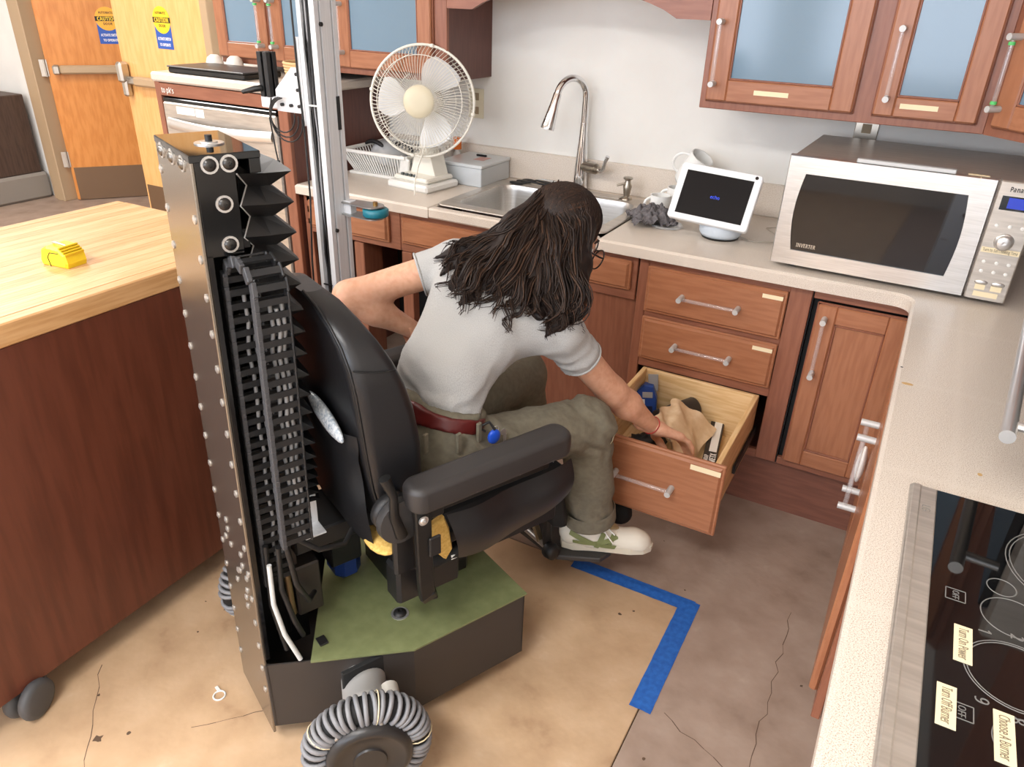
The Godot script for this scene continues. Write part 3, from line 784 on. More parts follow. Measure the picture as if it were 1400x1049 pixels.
# ---------------------------------------------------------------- wall cabinets
func kitchen_upper() -> void:
	var yb := 1.264
	var zf := -0.309
	var top := 2.05
	var yc := (yb + top) / 2
	# left pair with frosted glass doors
	var u := thing("wall_cabinet", "wooden wall cabinet with frosted glass doors left of the sink", "wall cabinet", Vector3.ZERO, 0.0)
	obj("carcass", MB.new().box(Vector3(-1.49, yc, (ZW + zf) / 2 - 0.01), Vector3(1.2, top - yb, zf - ZW - 0.022)), M.side_y, u)
	obj("face_frame", MB.new().box(Vector3(-1.4875, yc, zf - 0.009), Vector3(1.205, top - yb, 0.018), 0.002), M.frame_y, u)
	var dd := framed_door(-2.085, -1.782, 1.29, top - 0.03, zf + 0.02, u, M.frosted, 0.058)
	post_handle(dd, Vector3(-1.806, 1.52, zf + 0.02), Vector3(-1.806, 1.345, zf + 0.02), Vector3.BACK, true)
	dd = framed_door(-1.752, -1.455, 1.29, top - 0.03, zf + 0.02, u, M.frosted, 0.058)
	post_handle(dd, Vector3(-1.728, 1.52, zf + 0.02), Vector3(-1.728, 1.345, zf + 0.02), Vector3.BACK, true)
	dd = framed_door(-1.40, -0.945, 1.29, top - 0.03, zf + 0.02, u, M.frosted, 0.062)
	post_handle(dd, Vector3(-1.37, 1.52, zf + 0.02), Vector3(-1.37, 1.345, zf + 0.02), Vector3.BACK)
	# valance between the wall cabinets
	var poly := PackedVector2Array([Vector2(-0.883, 1.80), Vector2(-0.883, 1.521), Vector2(-0.775, 1.521)])
	for i in 15:
		var t := (i + 1) / 16.0
		poly.append(Vector2(lerpf(-0.775, -0.01, t), 1.521 + 0.085 * pow(sin(PI * t), 0.75)))
	poly.append_array([Vector2(-0.01, 1.521), Vector2(0.099, 1.521), Vector2(0.099, 1.80)])
	var va := obj("valance", MB.new().prism(poly, -0.325, -0.307), M.frame_x)
	tag(va, "arched reddish wood valance board above the sink", "valance")
	var so := obj("soffit_board", MB.new().box(Vector3(-0.392, 2.6, -0.48), Vector3(0.98, 0.9, 0.34)), M.wall)
	tag(so, "painted soffit box closing the top above the valance", "soffit")
	# right cabinets
	u = thing("wall_cabinet", "wooden wall cabinet with two frosted glass doors above the microwave", "wall cabinet")
	obj("carcass", MB.new().box(Vector3(0.51, yc, (ZW + zf) / 2 - 0.01), Vector3(0.81, top - yb, zf - ZW - 0.022)), M.side_y, u)
	obj("face_frame", MB.new().box(Vector3(0.51, yc, zf - 0.009), Vector3(0.82, top - yb, 0.018), 0.002), M.frame_y, u)
	dd = framed_door(0.123, 0.566, 1.291, top - 0.03, zf + 0.02, u, M.frosted, 0.064)
	post_handle(dd, Vector3(0.143, 1.52, zf + 0.02), Vector3(0.143, 1.342, zf + 0.02), Vector3.BACK)
	tape_label(dd, 0.325, 1.324, zf + 0.02, 0.105, 0.014)
	dd = framed_door(0.624, 0.893, 1.291, top - 0.03, zf + 0.02, u, M.frosted, 0.054)
	post_handle(dd, Vector3(0.652, 1.524, zf + 0.02), Vector3(0.652, 1.34, zf + 0.02), Vector3.BACK)
	tape_label(dd, 0.742, 1.322, zf + 0.02, 0.10, 0.014)
	# diagonal corner cabinet
	u = thing("wall_cabinet", "diagonal corner wall cabinet with a green tagged handle above the microwave", "wall cabinet")
	var L := 0.43
	u.transform = Transform3D(Basis(Vector3.UP, -PI / 4), Vector3(0.92, 0, -0.309))
	poly = PackedVector2Array()
	for p in [Vector3(0.92, 0, -0.309), Vector3(0.92 + L * 0.707, 0, -0.309 + L * 0.707), Vector3(XW, 0, -0.309 + L * 0.707), Vector3(XW, 0, ZW), Vector3(0.92, 0, ZW)]:
		var q: Vector3 = u.transform.affine_inverse() * p
		poly.append(Vector2(q.x, -q.z))
	obj("carcass", MB.new().prism(poly, yb, top, Transform3D(Basis(Vector3.RIGHT, -PI / 2), Vector3.ZERO)), M.frame_y, u)
	var n := u
	dd = framed_door(0.03, L - 0.03, 1.291, top - 0.03, 0.02, n, M.frosted, 0.06)
	post_handle(dd, Vector3(0.045, 1.517, 0.02), Vector3(0.045, 1.338, 0.02), Vector3.BACK, true)
	u = thing("wall_cabinet", "wooden wall cabinet on the right wall past the diagonal corner", "wall cabinet")
	obj("carcass", MB.new().box(Vector3(1.377, yc, 0.35), Vector3(0.305, top - yb, 0.68)), M.frame_y, u)
	# soffits above the wall cabinets
	so = obj("soffit_board", MB.new().box(Vector3(-1.49, 2.53, -0.48), Vector3(1.21, 0.94, 0.34)), M.wall)
	tag(so, "painted soffit box above the left wall cabinet", "soffit")
	so = obj("soffit_board", MB.new().box(Vector3(0.82, 2.53, -0.48), Vector3(1.42, 0.94, 0.34)), M.wall)
	tag(so, "painted soffit box above the right wall cabinets", "soffit")
	# outlets
	for p in [[Vector3(-0.962, 1.152, ZW), "beige wall outlet plate beside the table fan"], [Vector3(0.592, 1.178, ZW), "grey wall outlet plate above the microwave"]]:
		var t := thing("wall_outlet", p[1], "outlet", p[0])
		obj("plate", MB.new().box(Vector3(0, 0, 0.003), Vector3(0.075, 0.12, 0.006), 0.002), M.cream if p[0].x < 0 else M.nickel, t)
		for s in [-1, 1]: obj("socket", MB.new().box(Vector3(0, s * 0.028, 0.0065), Vector3(0.03, 0.03, 0.002), 0.001), mat(c8(150, 130, 100), 0.5), t)

# ---------------------------------------------------------------- things on the worktops
func loop(cx: float, cz: float, w: float, d: float, r: float, y: float, seg := 5) -> Array:
	var o := []
	for p in rounded(w, d, r, seg): o.append(Vector3(cx + p.x, y, cz + p.y))
	return o

func counter_things() -> void:
	# ---- sink
	var u := thing("kitchen_sink", "stainless steel drop-in kitchen sink with one bowl", "sink", Vector3(-0.434, H, -0.315))
	var rim := MB.new()
	rim.grid([loop(0, 0, 0.682, 0.515, 0.03, 0.0005), loop(0, 0, 0.682, 0.515, 0.03, 0.005), loop(0, 0, 0.67, 0.503, 0.028, 0.006), loop(0.0, 0.005, 0.60, 0.40, 0.06, 0.006), loop(0.0, 0.005, 0.592, 0.392, 0.06, 0.003)], Vector3.UP, true)
	obj("rim", rim, M.steel_warm, u)
	var bowl := MB.new()
	bowl.grid([loop(0.0, 0.005, 0.594, 0.394, 0.06, 0.003), loop(0.0, 0.005, 0.584, 0.384, 0.06, -0.02), loop(0.0, 0.005, 0.57, 0.37, 0.06, -0.15), loop(0.0, 0.005, 0.53, 0.33, 0.06, -0.178), loop(0.0, 0.005, 0.3, 0.15, 0.05, -0.182), loop(0.0, 0.005, 0.12, 0.12, 0.05, -0.183)], Vector3.UP, true)
	bowl.prism(rounded(0.13, 0.13, 0.05), 0.0, 0.001, Transform3D(Basis(Vector3.RIGHT, -PI / 2), Vector3(0, -0.184, 0.005)))
	obj("bowl", bowl, M.steel_brushed, u)
	obj("drain", MB.new().lathe([Vector2(0, 0.002), Vector2(0.03, 0.003), Vector2(0.055, 0.006), Vector2(0.056, 0.0)], 20, Transform3D(Basis(), Vector3(0, -0.183, 0.005))), M.chrome, u)
	obj("faucet_deck", MB.new().box(Vector3(0.06, 0.009, -0.228), Vector3(0.3, 0.008, 0.045), 0.003), M.steel_warm, u)
	# ---- faucet
	u = thing("kitchen_faucet", "tall chrome gooseneck pull-down faucet behind the sink", "faucet", Vector3(-0.43, H + 0.006, -0.60))
	var up := Vector3.UP
	var dir := Vector3(-0.45, 0, 0.89).normalized()
	obj("body", MB.new().lathe([Vector2(0.0, 0.0), Vector2(0.030, 0.0), Vector2(0.029, 0.03), Vector2(0.026, 0.09), Vector2(0.0175, 0.2), Vector2(0.0145, 0.26), Vector2(0.0, 0.262)], 20), M.chrome, u)
	var c := up * 0.355 + dir * 0.072
	var pts := [up * 0.255, up * 0.31]
	pts.append_array(arc(c, -dir, up, 0.072, 0.0, PI * 0.93, 16))
	var e: Vector3 = pts[-1]
	var td: Vector3 = (pts[-1] - pts[-2]).normalized()
	obj("spout", MB.new().tube(pts, 0.0135, 14), M.chrome, u)
	obj("spray_head", MB.new().lathe([Vector2(0, 0), Vector2(0.015, 0.0), Vector2(0.016, 0.004), Vector2(0.0165, 0.03), Vector2(0.027, 0.125), Vector2(0.026, 0.135), Vector2(0.0, 0.135)], 18, Transform3D(y_basis(td), e - td * 0.004)), M.chrome, u)
	var side := Vector3(0.93, 0.02, 0.36).normalized()
	obj("handle_body", MB.new().cyl(up * 0.093 + side * 0.01, up * 0.093 + side * 0.085, 0.021, 18).cyl(up * 0.093 + side * 0.085, up * 0.093 + side * 0.098, 0.019, 18, 0.012), M.nickel, u)
	obj("lever", MB.new().tube([up * 0.093 + side * 0.095, up * 0.088 + side * 0.112, up * 0.098 + side * 0.124, up * 0.125 + side * 0.13, up * 0.15 + side * 0.142], [0.008, 0.009, 0.008, 0.007, 0.009], 10), M.chrome, u)
	# ---- soap dispenser
	u = thing("soap_dispenser", "small brushed nickel soap dispenser beside the faucet", "soap dispenser", Vector3(-0.205, H + 0.006, -0.55))
	obj("body", MB.new().lathe([Vector2(0, 0), Vector2(0.024, 0.0), Vector2(0.022, 0.006), Vector2(0.012, 0.012), Vector2(0.014, 0.03), Vector2(0.0175, 0.05), Vector2(0.012, 0.062), Vector2(0.011, 0.074), Vector2(0.02, 0.08), Vector2(0.016, 0.086), Vector2(0, 0.086)], 18), M.nickel, u)
	obj("spout", MB.new().tube([Vector3(0, 0.06, 0), Vector3(-0.02, 0.058, 0.01), Vector3(-0.038, 0.052, 0.018)], [0.006, 0.005, 0.0035], 8), M.nickel, u)
	# ---- black spoons behind the sink
	for k in 3:
		var s := thing("serving_spoon", ["black plastic ladle lying behind the sink bowl", "black plastic spatula lying behind the sink bowl", "thin grey-handled spoon lying behind the sink bowl"][k], "spoon", Vector3(-0.60 + k * 0.012, H + 0.007, -0.525 - k * 0.034), [0.03, 0.0, 0.03][k])
		obj("head", MB.new().ell(Vector3(-0.085, 0.004, 0), Vector3(0.032, 0.006, 0.017)), M.black_plastic, s)
		obj("grip", MB.new().tube([Vector3(-0.06, 0.004, 0), Vector3(-0.02, 0.016, 0), Vector3(0.05, 0.012, 0.0), Vector3(0.115, 0.004, 0)], [0.005, 0.004, 0.005, 0.006], 8), M.grey_post if k == 2 else M.black_plastic, s)
	# ---- table fan
	fan()
	# ---- dish rack
	u = thing("dish_rack", "white plastic dish rack with slatted sides", "dish rack", Vector3(-1.235, H, -0.44))
	var w0 := 0.26
	var d0 := 0.26
	var w1 := 0.33
	var d1 := 0.33
	var hh := 0.10
	obj("tray", MB.new().box(Vector3(0, 0.006, 0), Vector3(0.30, 0.012, 0.30), 0.004), M.white_plastic, u)
	var rm := MB.new()
	for s in [-1, 1]: rm.box(Vector3(s * w1 / 2, hh, 0), Vector3(0.014, 0.014, d1), 0.003).box(Vector3(0, hh, s * d1 / 2), Vector3(w1, 0.014, 0.014), 0.003)
	obj("rim", rm, M.white_plastic, u)
	for sd in 4:
		var long := 22 if sd < 2 else 18
		for k in long + 1:
			var t := lerpf(-0.5, 0.5, float(k) / long)
			var a: Vector3
			var b: Vector3
			if sd < 2:
				var s := -1.0 if sd == 0 else 1.0
				a = Vector3(t * w0, 0.012, s * d0 / 2); b = Vector3(t * w1 - 0.012, hh, s * d1 / 2)
			else:
				var s := -1.0 if sd == 2 else 1.0
				a = Vector3(s * w0 / 2, 0.012, t * d0); b = Vector3(s * w1 / 2, hh, t * d1)
			obj("slat", MB.new().tube([a, b], 0.0036, 4), M.white_plastic, u)
	obj("corner_post", MB.new().box(Vector3(0, 0, 0), Vector3(0.05, 0.105, 0.012), 0.004, Transform3D(Basis(Vector3.BACK, -0.32) * Basis(Vector3.RIGHT, 0.3), Vector3(0.145, 0.055, 0.146))), M.white_plastic, u)
	var bw := obj("plastic_bowl", MB.new().lathe([Vector2(0, 0), Vector2(0.05, 0.002), Vector2(0.075, 0.03), Vector2(0.085, 0.07), Vector2(0.082, 0.07), Vector2(0.072, 0.032), Vector2(0.048, 0.006), Vector2(0, 0.004)], 20), glass(c8(225, 228, 230), 0.5, 0.2))
	bw.transform = Transform3D(Basis(Vector3.BACK, PI * 0.9), Vector3(-1.27, H + 0.115, -0.45))
	tag(bw, "cloudy plastic bowl upside down in the dish rack", "bowl")
	for k in 2:
		var pn := obj("pan_handle", MB.new().tube(arc(Vector3(-1.33 + 0.13 * k, H + 0.05, -0.40 - 0.03 * k), Vector3.RIGHT, Vector3.UP, 0.075, 0.5, 2.2, 8), [0.004, 0.008, 0.009, 0.01, 0.01, 0.01, 0.009, 0.008, 0.005], 8), M.black_plastic)
		tag(pn, ["curved black pan handle at the wall end of the dish rack", "curved black pan handle beside the fan end of the dish rack"][k], "pan handle", "pan handles in the dish rack")
	# ---- small condiment bottles behind the rack
	for k in 3:
		var b := thing("seasoning_bottle", ["small red-labelled bottle between rack and fan", "clear bottle with red label behind the fan stand", "orange-capped bottle behind the fan stand"][k], "bottle", [Vector3(-1.045, H, -0.45), Vector3(-1.045, H, -0.52), Vector3(-1.02, H, -0.59)][k])
		obj("body", MB.new().lathe([Vector2(0, 0), Vector2(0.019, 0), Vector2(0.02, 0.004), Vector2(0.02, 0.075), Vector2(0.01, 0.095), Vector2(0.01, 0.1), Vector2(0, 0.1)], 14), [mat(c8(216, 208, 200), 0.2), mat(c8(220, 216, 210), 0.2), mat(c8(228, 226, 220), 0.3)][k], b)
		obj("print_label", MB.new().lathe([Vector2(0.0206, 0.02), Vector2(0.0206, 0.062)], 14), mat([c8(186, 44, 36), c8(196, 52, 40), c8(222, 210, 190)][k], 0.5), b)
		obj("cap", MB.new().cyl(Vector3(0, 0.1, 0), Vector3(0, 0.122 if k < 2 else 0.15, 0), 0.0125 if k < 2 else 0.018, 12), mat([c8(226, 224, 220), c8(224, 222, 218), c8(240, 120, 30)][k], 0.4), b)
	# ---- metal box
	u = thing("metal_box", "pale grey hinged metal box beside the sink", "box", Vector3(-0.878, H, -0.505))
	obj("body", MB.new().box(Vector3(0, 0.038, 0), Vector3(0.205, 0.075, 0.235), 0.003), mat(c8(196, 200, 202), 0.35, 0.2), u)
	obj("lid", MB.new().box(Vector3(0, 0.082, 0), Vector3(0.211, 0.014, 0.241), 0.003), mat(c8(206, 209, 210), 0.35, 0.2), u)
	obj("print", MB.new().box(Vector3(0.03, 0.0895, -0.01), Vector3(0.05, 0.0006, 0.07)), mat(c8(206, 160, 150), 0.6), u)
	obj("clip", MB.new().box(Vector3(0.0, 0.093, -0.055), Vector3(0.05, 0.008, 0.012), 0.003), M.black_plastic, u)
	# ---- mugs
	var mug := func(label: String, r: float, h: float, xf: Transform3D, turn: float) -> void:
		var g := thing("mug", label, "mug", Vector3.ZERO, 0.0)
		g.transform = xf
		obj("cup", MB.new().lathe([Vector2(0, 0), Vector2(r * 0.8, 0), Vector2(r * 0.97, h * 0.1), Vector2(r, h * 0.3), Vector2(r, h), Vector2(r - 0.004, h), Vector2(r - 0.004, h * 0.12), Vector2(0, h * 0.08)], 24), M.white_ceramic, g)
		var d := Vector3(cos(turn), 0, sin(turn))
		obj("handle", MB.new().tube(arc(Vector3(0, h * 0.52, 0) + d * r * 0.93, d, Vector3.UP, h * 0.32, -PI / 2, PI / 2, 10), 0.0055, 8), M.white_ceramic, g)
	mug.call("white ceramic mug standing upright behind the smart display", 0.041, 0.085, Transform3D(Basis(), Vector3(0.005, H, -0.53)), 3.0)
	mug.call("white ceramic mug lying lowest beside the grey cloth", 0.038, 0.07, Transform3D(Basis(), Vector3(-0.03, H, -0.435)), 2.6)
	mug.call("large white mug tilted on top of the other mugs", 0.046, 0.125, Transform3D(Basis(Vector3.BACK, -0.55) * Basis(Vector3.RIGHT, 0.15), Vector3(0.012, H + 0.097, -0.56)), 2.9)
	# ---- grey cloth, crumpled
	var rng := RandomNumberGenerator.new()
	rng.seed = 9
	var nz := FastNoiseLite.new()
	nz.seed = 4
	nz.frequency = 9.0
	var rows := []
	for i in 31:
		var l := []
		for j in 31:
			var x := (j / 30.0 - 0.5) * 0.155
			var z := (i / 30.0 - 0.5) * 0.17
			var r := Vector2(x / 0.0775, z / 0.085).length()
			var h := maxf(0.0, 0.045 * (1.0 - r * r)) + 0.02 * absf(nz.get_noise_2d(x * 2.0, z * 2.0)) * 2.0 + 0.012 * absf(sin(x * 90.0 + z * 50.0 + 3.0 * nz.get_noise_2d(z * 3.0, x * 3.0)))
			l.append(Vector3(x * (1.0 + 0.2 * nz.get_noise_2d(z * 4.0, 2.0)) , 0.003 + h, z * (1.0 + 0.25 * nz.get_noise_2d(x * 4.0, 7.0))))
		rows.append(l)
	var cl := obj("dish_cloth", MB.new().grid(rows, Vector3.UP), tri_mat(noise_tex(81, 0.05, [[0.0, c8(84, 80, 82)], [1.0, c8(122, 118, 120)]], 256, 256, 4), Vector3(8, 8, 8), 0.9))
	cl.transform = Transform3D(Basis(Vector3.UP, 0.5), Vector3(-0.012, H, -0.30))
	tag(cl, "crumpled dark grey dish cloth beside the sink", "cloth")
	var ld := obj("plastic_saucer", MB.new().lathe([Vector2(0, 0.004), Vector2(0.045, 0.004), Vector2(0.052, 0.008), Vector2(0.056, 0.002), Vector2(0.054, 0.0), Vector2(0, 0.001)], 28), glass(c8(240, 242, 244), 0.25, 0.05))
	ld.position = Vector3(0.052, H + 0.001, -0.285)
	tag(ld, "clear round plastic saucer beside the grey cloth", "saucer")
	# ---- smart display
	u = thing("smart_display", "white smart display with a dark screen on a round base", "smart display", Vector3(0.245, H, -0.265))
	obj("base", MB.new().lathe([Vector2(0, 0.006), Vector2(0.062, 0.006), Vector2(0.071, 0.02), Vector2(0.075, 0.06), Vector2(0.07, 0.078), Vector2(0, 0.08)], 36), mat(c8(206, 216, 226), 0.5), u)
	obj("foot", MB.new().lathe([Vector2(0, 0.0), Vector2(0.06, 0.0), Vector2(0.064, 0.007), Vector2(0, 0.0075)], 36), M.black_plastic, u)
	var sx := Transform3D(Basis(Vector3.UP, 0.03) * Basis(Vector3.RIGHT, -0.5) * Basis(Vector3.BACK, -0.06), Vector3(-0.028, 0.141, 0.045))
	obj("casing", MB.new().prism(rounded(0.268, 0.188, 0.011), -0.018, 0.004, sx, 0.003), mat(c8(238, 240, 242), 0.3), u)
	var screen_m := mat(c8(34, 32, 32), 0.25)
	screen_m.metallic_specular = 0.2
	var sc := obj("screen", MB.new().box(Vector3(0, -0.002, 0.0048), Vector3(0.222, 0.146, 0.001), 0.0, sx), screen_m, u, "dark glossy screen")
	obj("camera_lens", MB.new().cyl(sx * Vector3(0.115, 0.083, 0.004), sx * Vector3(0.115, 0.083, 0.0055), 0.0055, 14), M.black_gloss, u)
	var em := mat(c8(40, 80, 220), 0.5)
	em.emission_enabled = true
	em.emission = c8(40, 70, 235)
	em.emission_energy_multiplier = 0.7
	text("screen_lettering", "echo", 0.011, em, sc, sx * Transform3D(Basis(), Vector3(0.004, -0.004, 0.0056)))
	var cd := obj("power_cord", MB.new().tube([Vector3(0.30, H + 0.004, -0.30), Vector3(0.36, H + 0.003, -0.26), Vector3(0.42, H + 0.003, -0.30), Vector3(0.45, H + 0.003, -0.40), Vector3(0.40, H + 0.003, -0.50), Vector3(0.36, H + 0.003, -0.46), Vector3(0.43, H + 0.003, -0.36)], 0.0018, 6), mat(c8(196, 186, 170), 0.6))
	tag(cd, "thin pale cord curled between display and microwave", "cord")
	microwave()
	cooktop()
	# ---- things on the raised counter
	u = thing("black_tray", "flat black laptop-like tray on the raised counter", "tray", Vector3(-1.875, 1.2355, -0.12))
	obj("body", MB.new().box(Vector3(0, 0.012, 0), Vector3(0.44, 0.022, 0.21), 0.005), M.black_plastic, u)
	obj("lid", MB.new().box(Vector3(0, 0.026, 0), Vector3(0.445, 0.006, 0.215), 0.002), mat(c8(60, 58, 56), 0.4), u)
	for k in 2:
		var cp := obj("paper_cup", MB.new().lathe([Vector2(0, 0.062), Vector2(0.015, 0.061), Vector2(0.03, 0.05), Vector2(0.037, 0.03), Vector2(0.04, 0.0), Vector2(0, 0)], 20), M.white_cup)
		cp.position = Vector3([-2.075, -1.965][k], 1.2355, [-0.25, -0.262][k])
		tag(cp, ["white rounded cup at the end of the raised counter", "white rounded cup next to the black tray on the raised counter"][k], "cup")
	u = thing("woven_basket", "small beige woven basket on the raised counter beside the post", "basket", Vector3(-1.545, 1.2355, -0.25))
	for k in 6: obj("coil", MB.new().tube(arc(Vector3(0, 0.006 + k * 0.011, 0), Vector3.RIGHT, Vector3.BACK, 0.075 + k * 0.002, 0.0, TAU, 24), 0.0062, 6), mat(c8(214, 178, 128), 0.8), u)

func fan() -> void:
	var u := thing("table_fan", "white oscillating table fan with three pale blades", "fan", Vector3(-0.985, H, -0.275), -0.12)
	obj("base", MB.new().box(Vector3(0, 0.015, 0), Vector3(0.215, 0.03, 0.20), 0.008), M.white_plastic, u)
	obj("base_top", MB.new().box(Vector3(0, 0.040, -0.005), Vector3(0.18, 0.02, 0.165), 0.007), M.fan_white, u)
	for k in 4: obj("speed_button", MB.new().box(Vector3(-0.045 + 0.022 * k, 0.056, 0.07), Vector3(0.014, 0.01, 0.012), 0.002), mat(c8(74, 84, 84), 0.5), u)
	obj("column", MB.new().box(Vector3(0, 0.12, -0.04), Vector3(0.075, 0.15, 0.07), 0.02), M.fan_white, u)
	obj("column_skirt", MB.new().prism(PackedVector2Array([Vector2(-0.065, 0.05), Vector2(0.065, 0.05), Vector2(0.04, 0.13), Vector2(-0.04, 0.13)]), -0.08, 0.0), M.fan_white, u)
	var nrm := Vector3(0.48, 0.12, 0.87).normalized()
	var B := look_basis(nrm)
	var xf := Transform3D(B, Vector3(0.02, 0.33, 0.015))
	obj("motor", MB.new().lathe([Vector2(0, -0.17), Vector2(0.045, -0.165), Vector2(0.058, -0.13), Vector2(0.058, -0.07), Vector2(0.05, -0.055), Vector2(0, -0.055)], 22, xf * Transform3D(Basis(Vector3.RIGHT, PI / 2), Vector3.ZERO)), M.fan_white, u)
	obj("neck", MB.new().cyl(Vector3(0, 0.17, -0.04), xf * Vector3(0, -0.03, -0.11), 0.024, 12), M.fan_white, u)
	var R := 0.203
	obj("rim", MB.new().tube(arc(xf.origin, B.x, B.y, R, 0.0, TAU, 64).slice(0, 64), 0.0055, 8, true), M.fan_white, u)
	for k in 4:
		var a := PI / 4 + PI / 2 * k + 0.6
		obj("clip", MB.new().box(Vector3(cos(a) * R, sin(a) * R, 0), Vector3(0.014, 0.014, 0.02), 0.003, xf), M.fan_white, u)
	for back in [false, true]:
		var mb := MB.new()
		var n := 84
		for k in n:
			var a := TAU * k / n
			var rd := Vector3(cos(a), sin(a), 0)
			var tw := Vector3(-sin(a), cos(a), 0)
			var s := -1.0 if back else 1.0
			var pts := []
			for i in 6:
				var t := i / 5.0
				var r := lerpf(0.058, R, t)
				var z := s * 0.062 * sqrt(maxf(0.0, 1.0 - pow(t, 4.0)))
				pts.append(xf * (rd * r + tw * (0.02 * t * (1.0 - t) * 4.0 * (1.0 if back else 0.25)) + Vector3(0, 0, z)))
			mb.tube(pts, 0.0011, 4, false, false)
		for rr in ([0.165] if not back else [0.12, 0.18]):
			var t2: float = (rr - 0.058) / (R - 0.058)
			mb.tube(arc(xf * Vector3(0, 0, (-1.0 if back else 1.0) * 0.062 * sqrt(1.0 - pow(t2, 4.0))), B.x, B.y, rr, 0.0, TAU, 48).slice(0, 48), 0.0018, 5, true)
		obj("rear_grille" if back else "front_grille", mb, M.fan_white, u)
	obj("hub_cap", MB.new().lathe([Vector2(0, 0.071), Vector2(0.03, 0.07), Vector2(0.055, 0.066), Vector2(0.062, 0.058), Vector2(0.06, 0.05), Vector2(0, 0.05)], 32, xf * Transform3D(Basis(Vector3.RIGHT, PI / 2), Vector3.ZERO)), M.cream, u)
	for k in 3:
		var mb := MB.new()
		var rows := []
		for i in 9:
			var t := i / 8.0
			var r := lerpf(0.03, 0.172, t)
			var half := lerpf(0.35, 0.56, sin(t * PI * 0.62)) * (1.0 - 0.35 * pow(t, 6.0))
			var l := []
			for j in 9:
				var s := j / 8.0 * 2.0 - 1.0
				var a := TAU * k / 3.0 + 1.15 + s * half - 0.25 * t
				l.append(xf * Vector3(cos(a) * r, sin(a) * r, 0.004 + 0.016 * s))
			rows.append(l)
		mb.grid(rows, nrm)
		obj("blade", mb, M.blade, u, "pale translucent fan blade")
	obj("spinner", MB.new().cyl(xf * Vector3(0, 0, -0.05), xf * Vector3(0, 0, 0.03), 0.032, 16), M.white_plastic, u)
	obj("cord", MB.new().tube([Vector3(0.03, 0.2, 0.0), Vector3(0.035, 0.15, 0.03), Vector3(0.05, 0.1, 0.08), Vector3(0.07, 0.05, 0.125), Vector3(0.09, 0.005, 0.15)], 0.003, 6), M.fan_white, u)

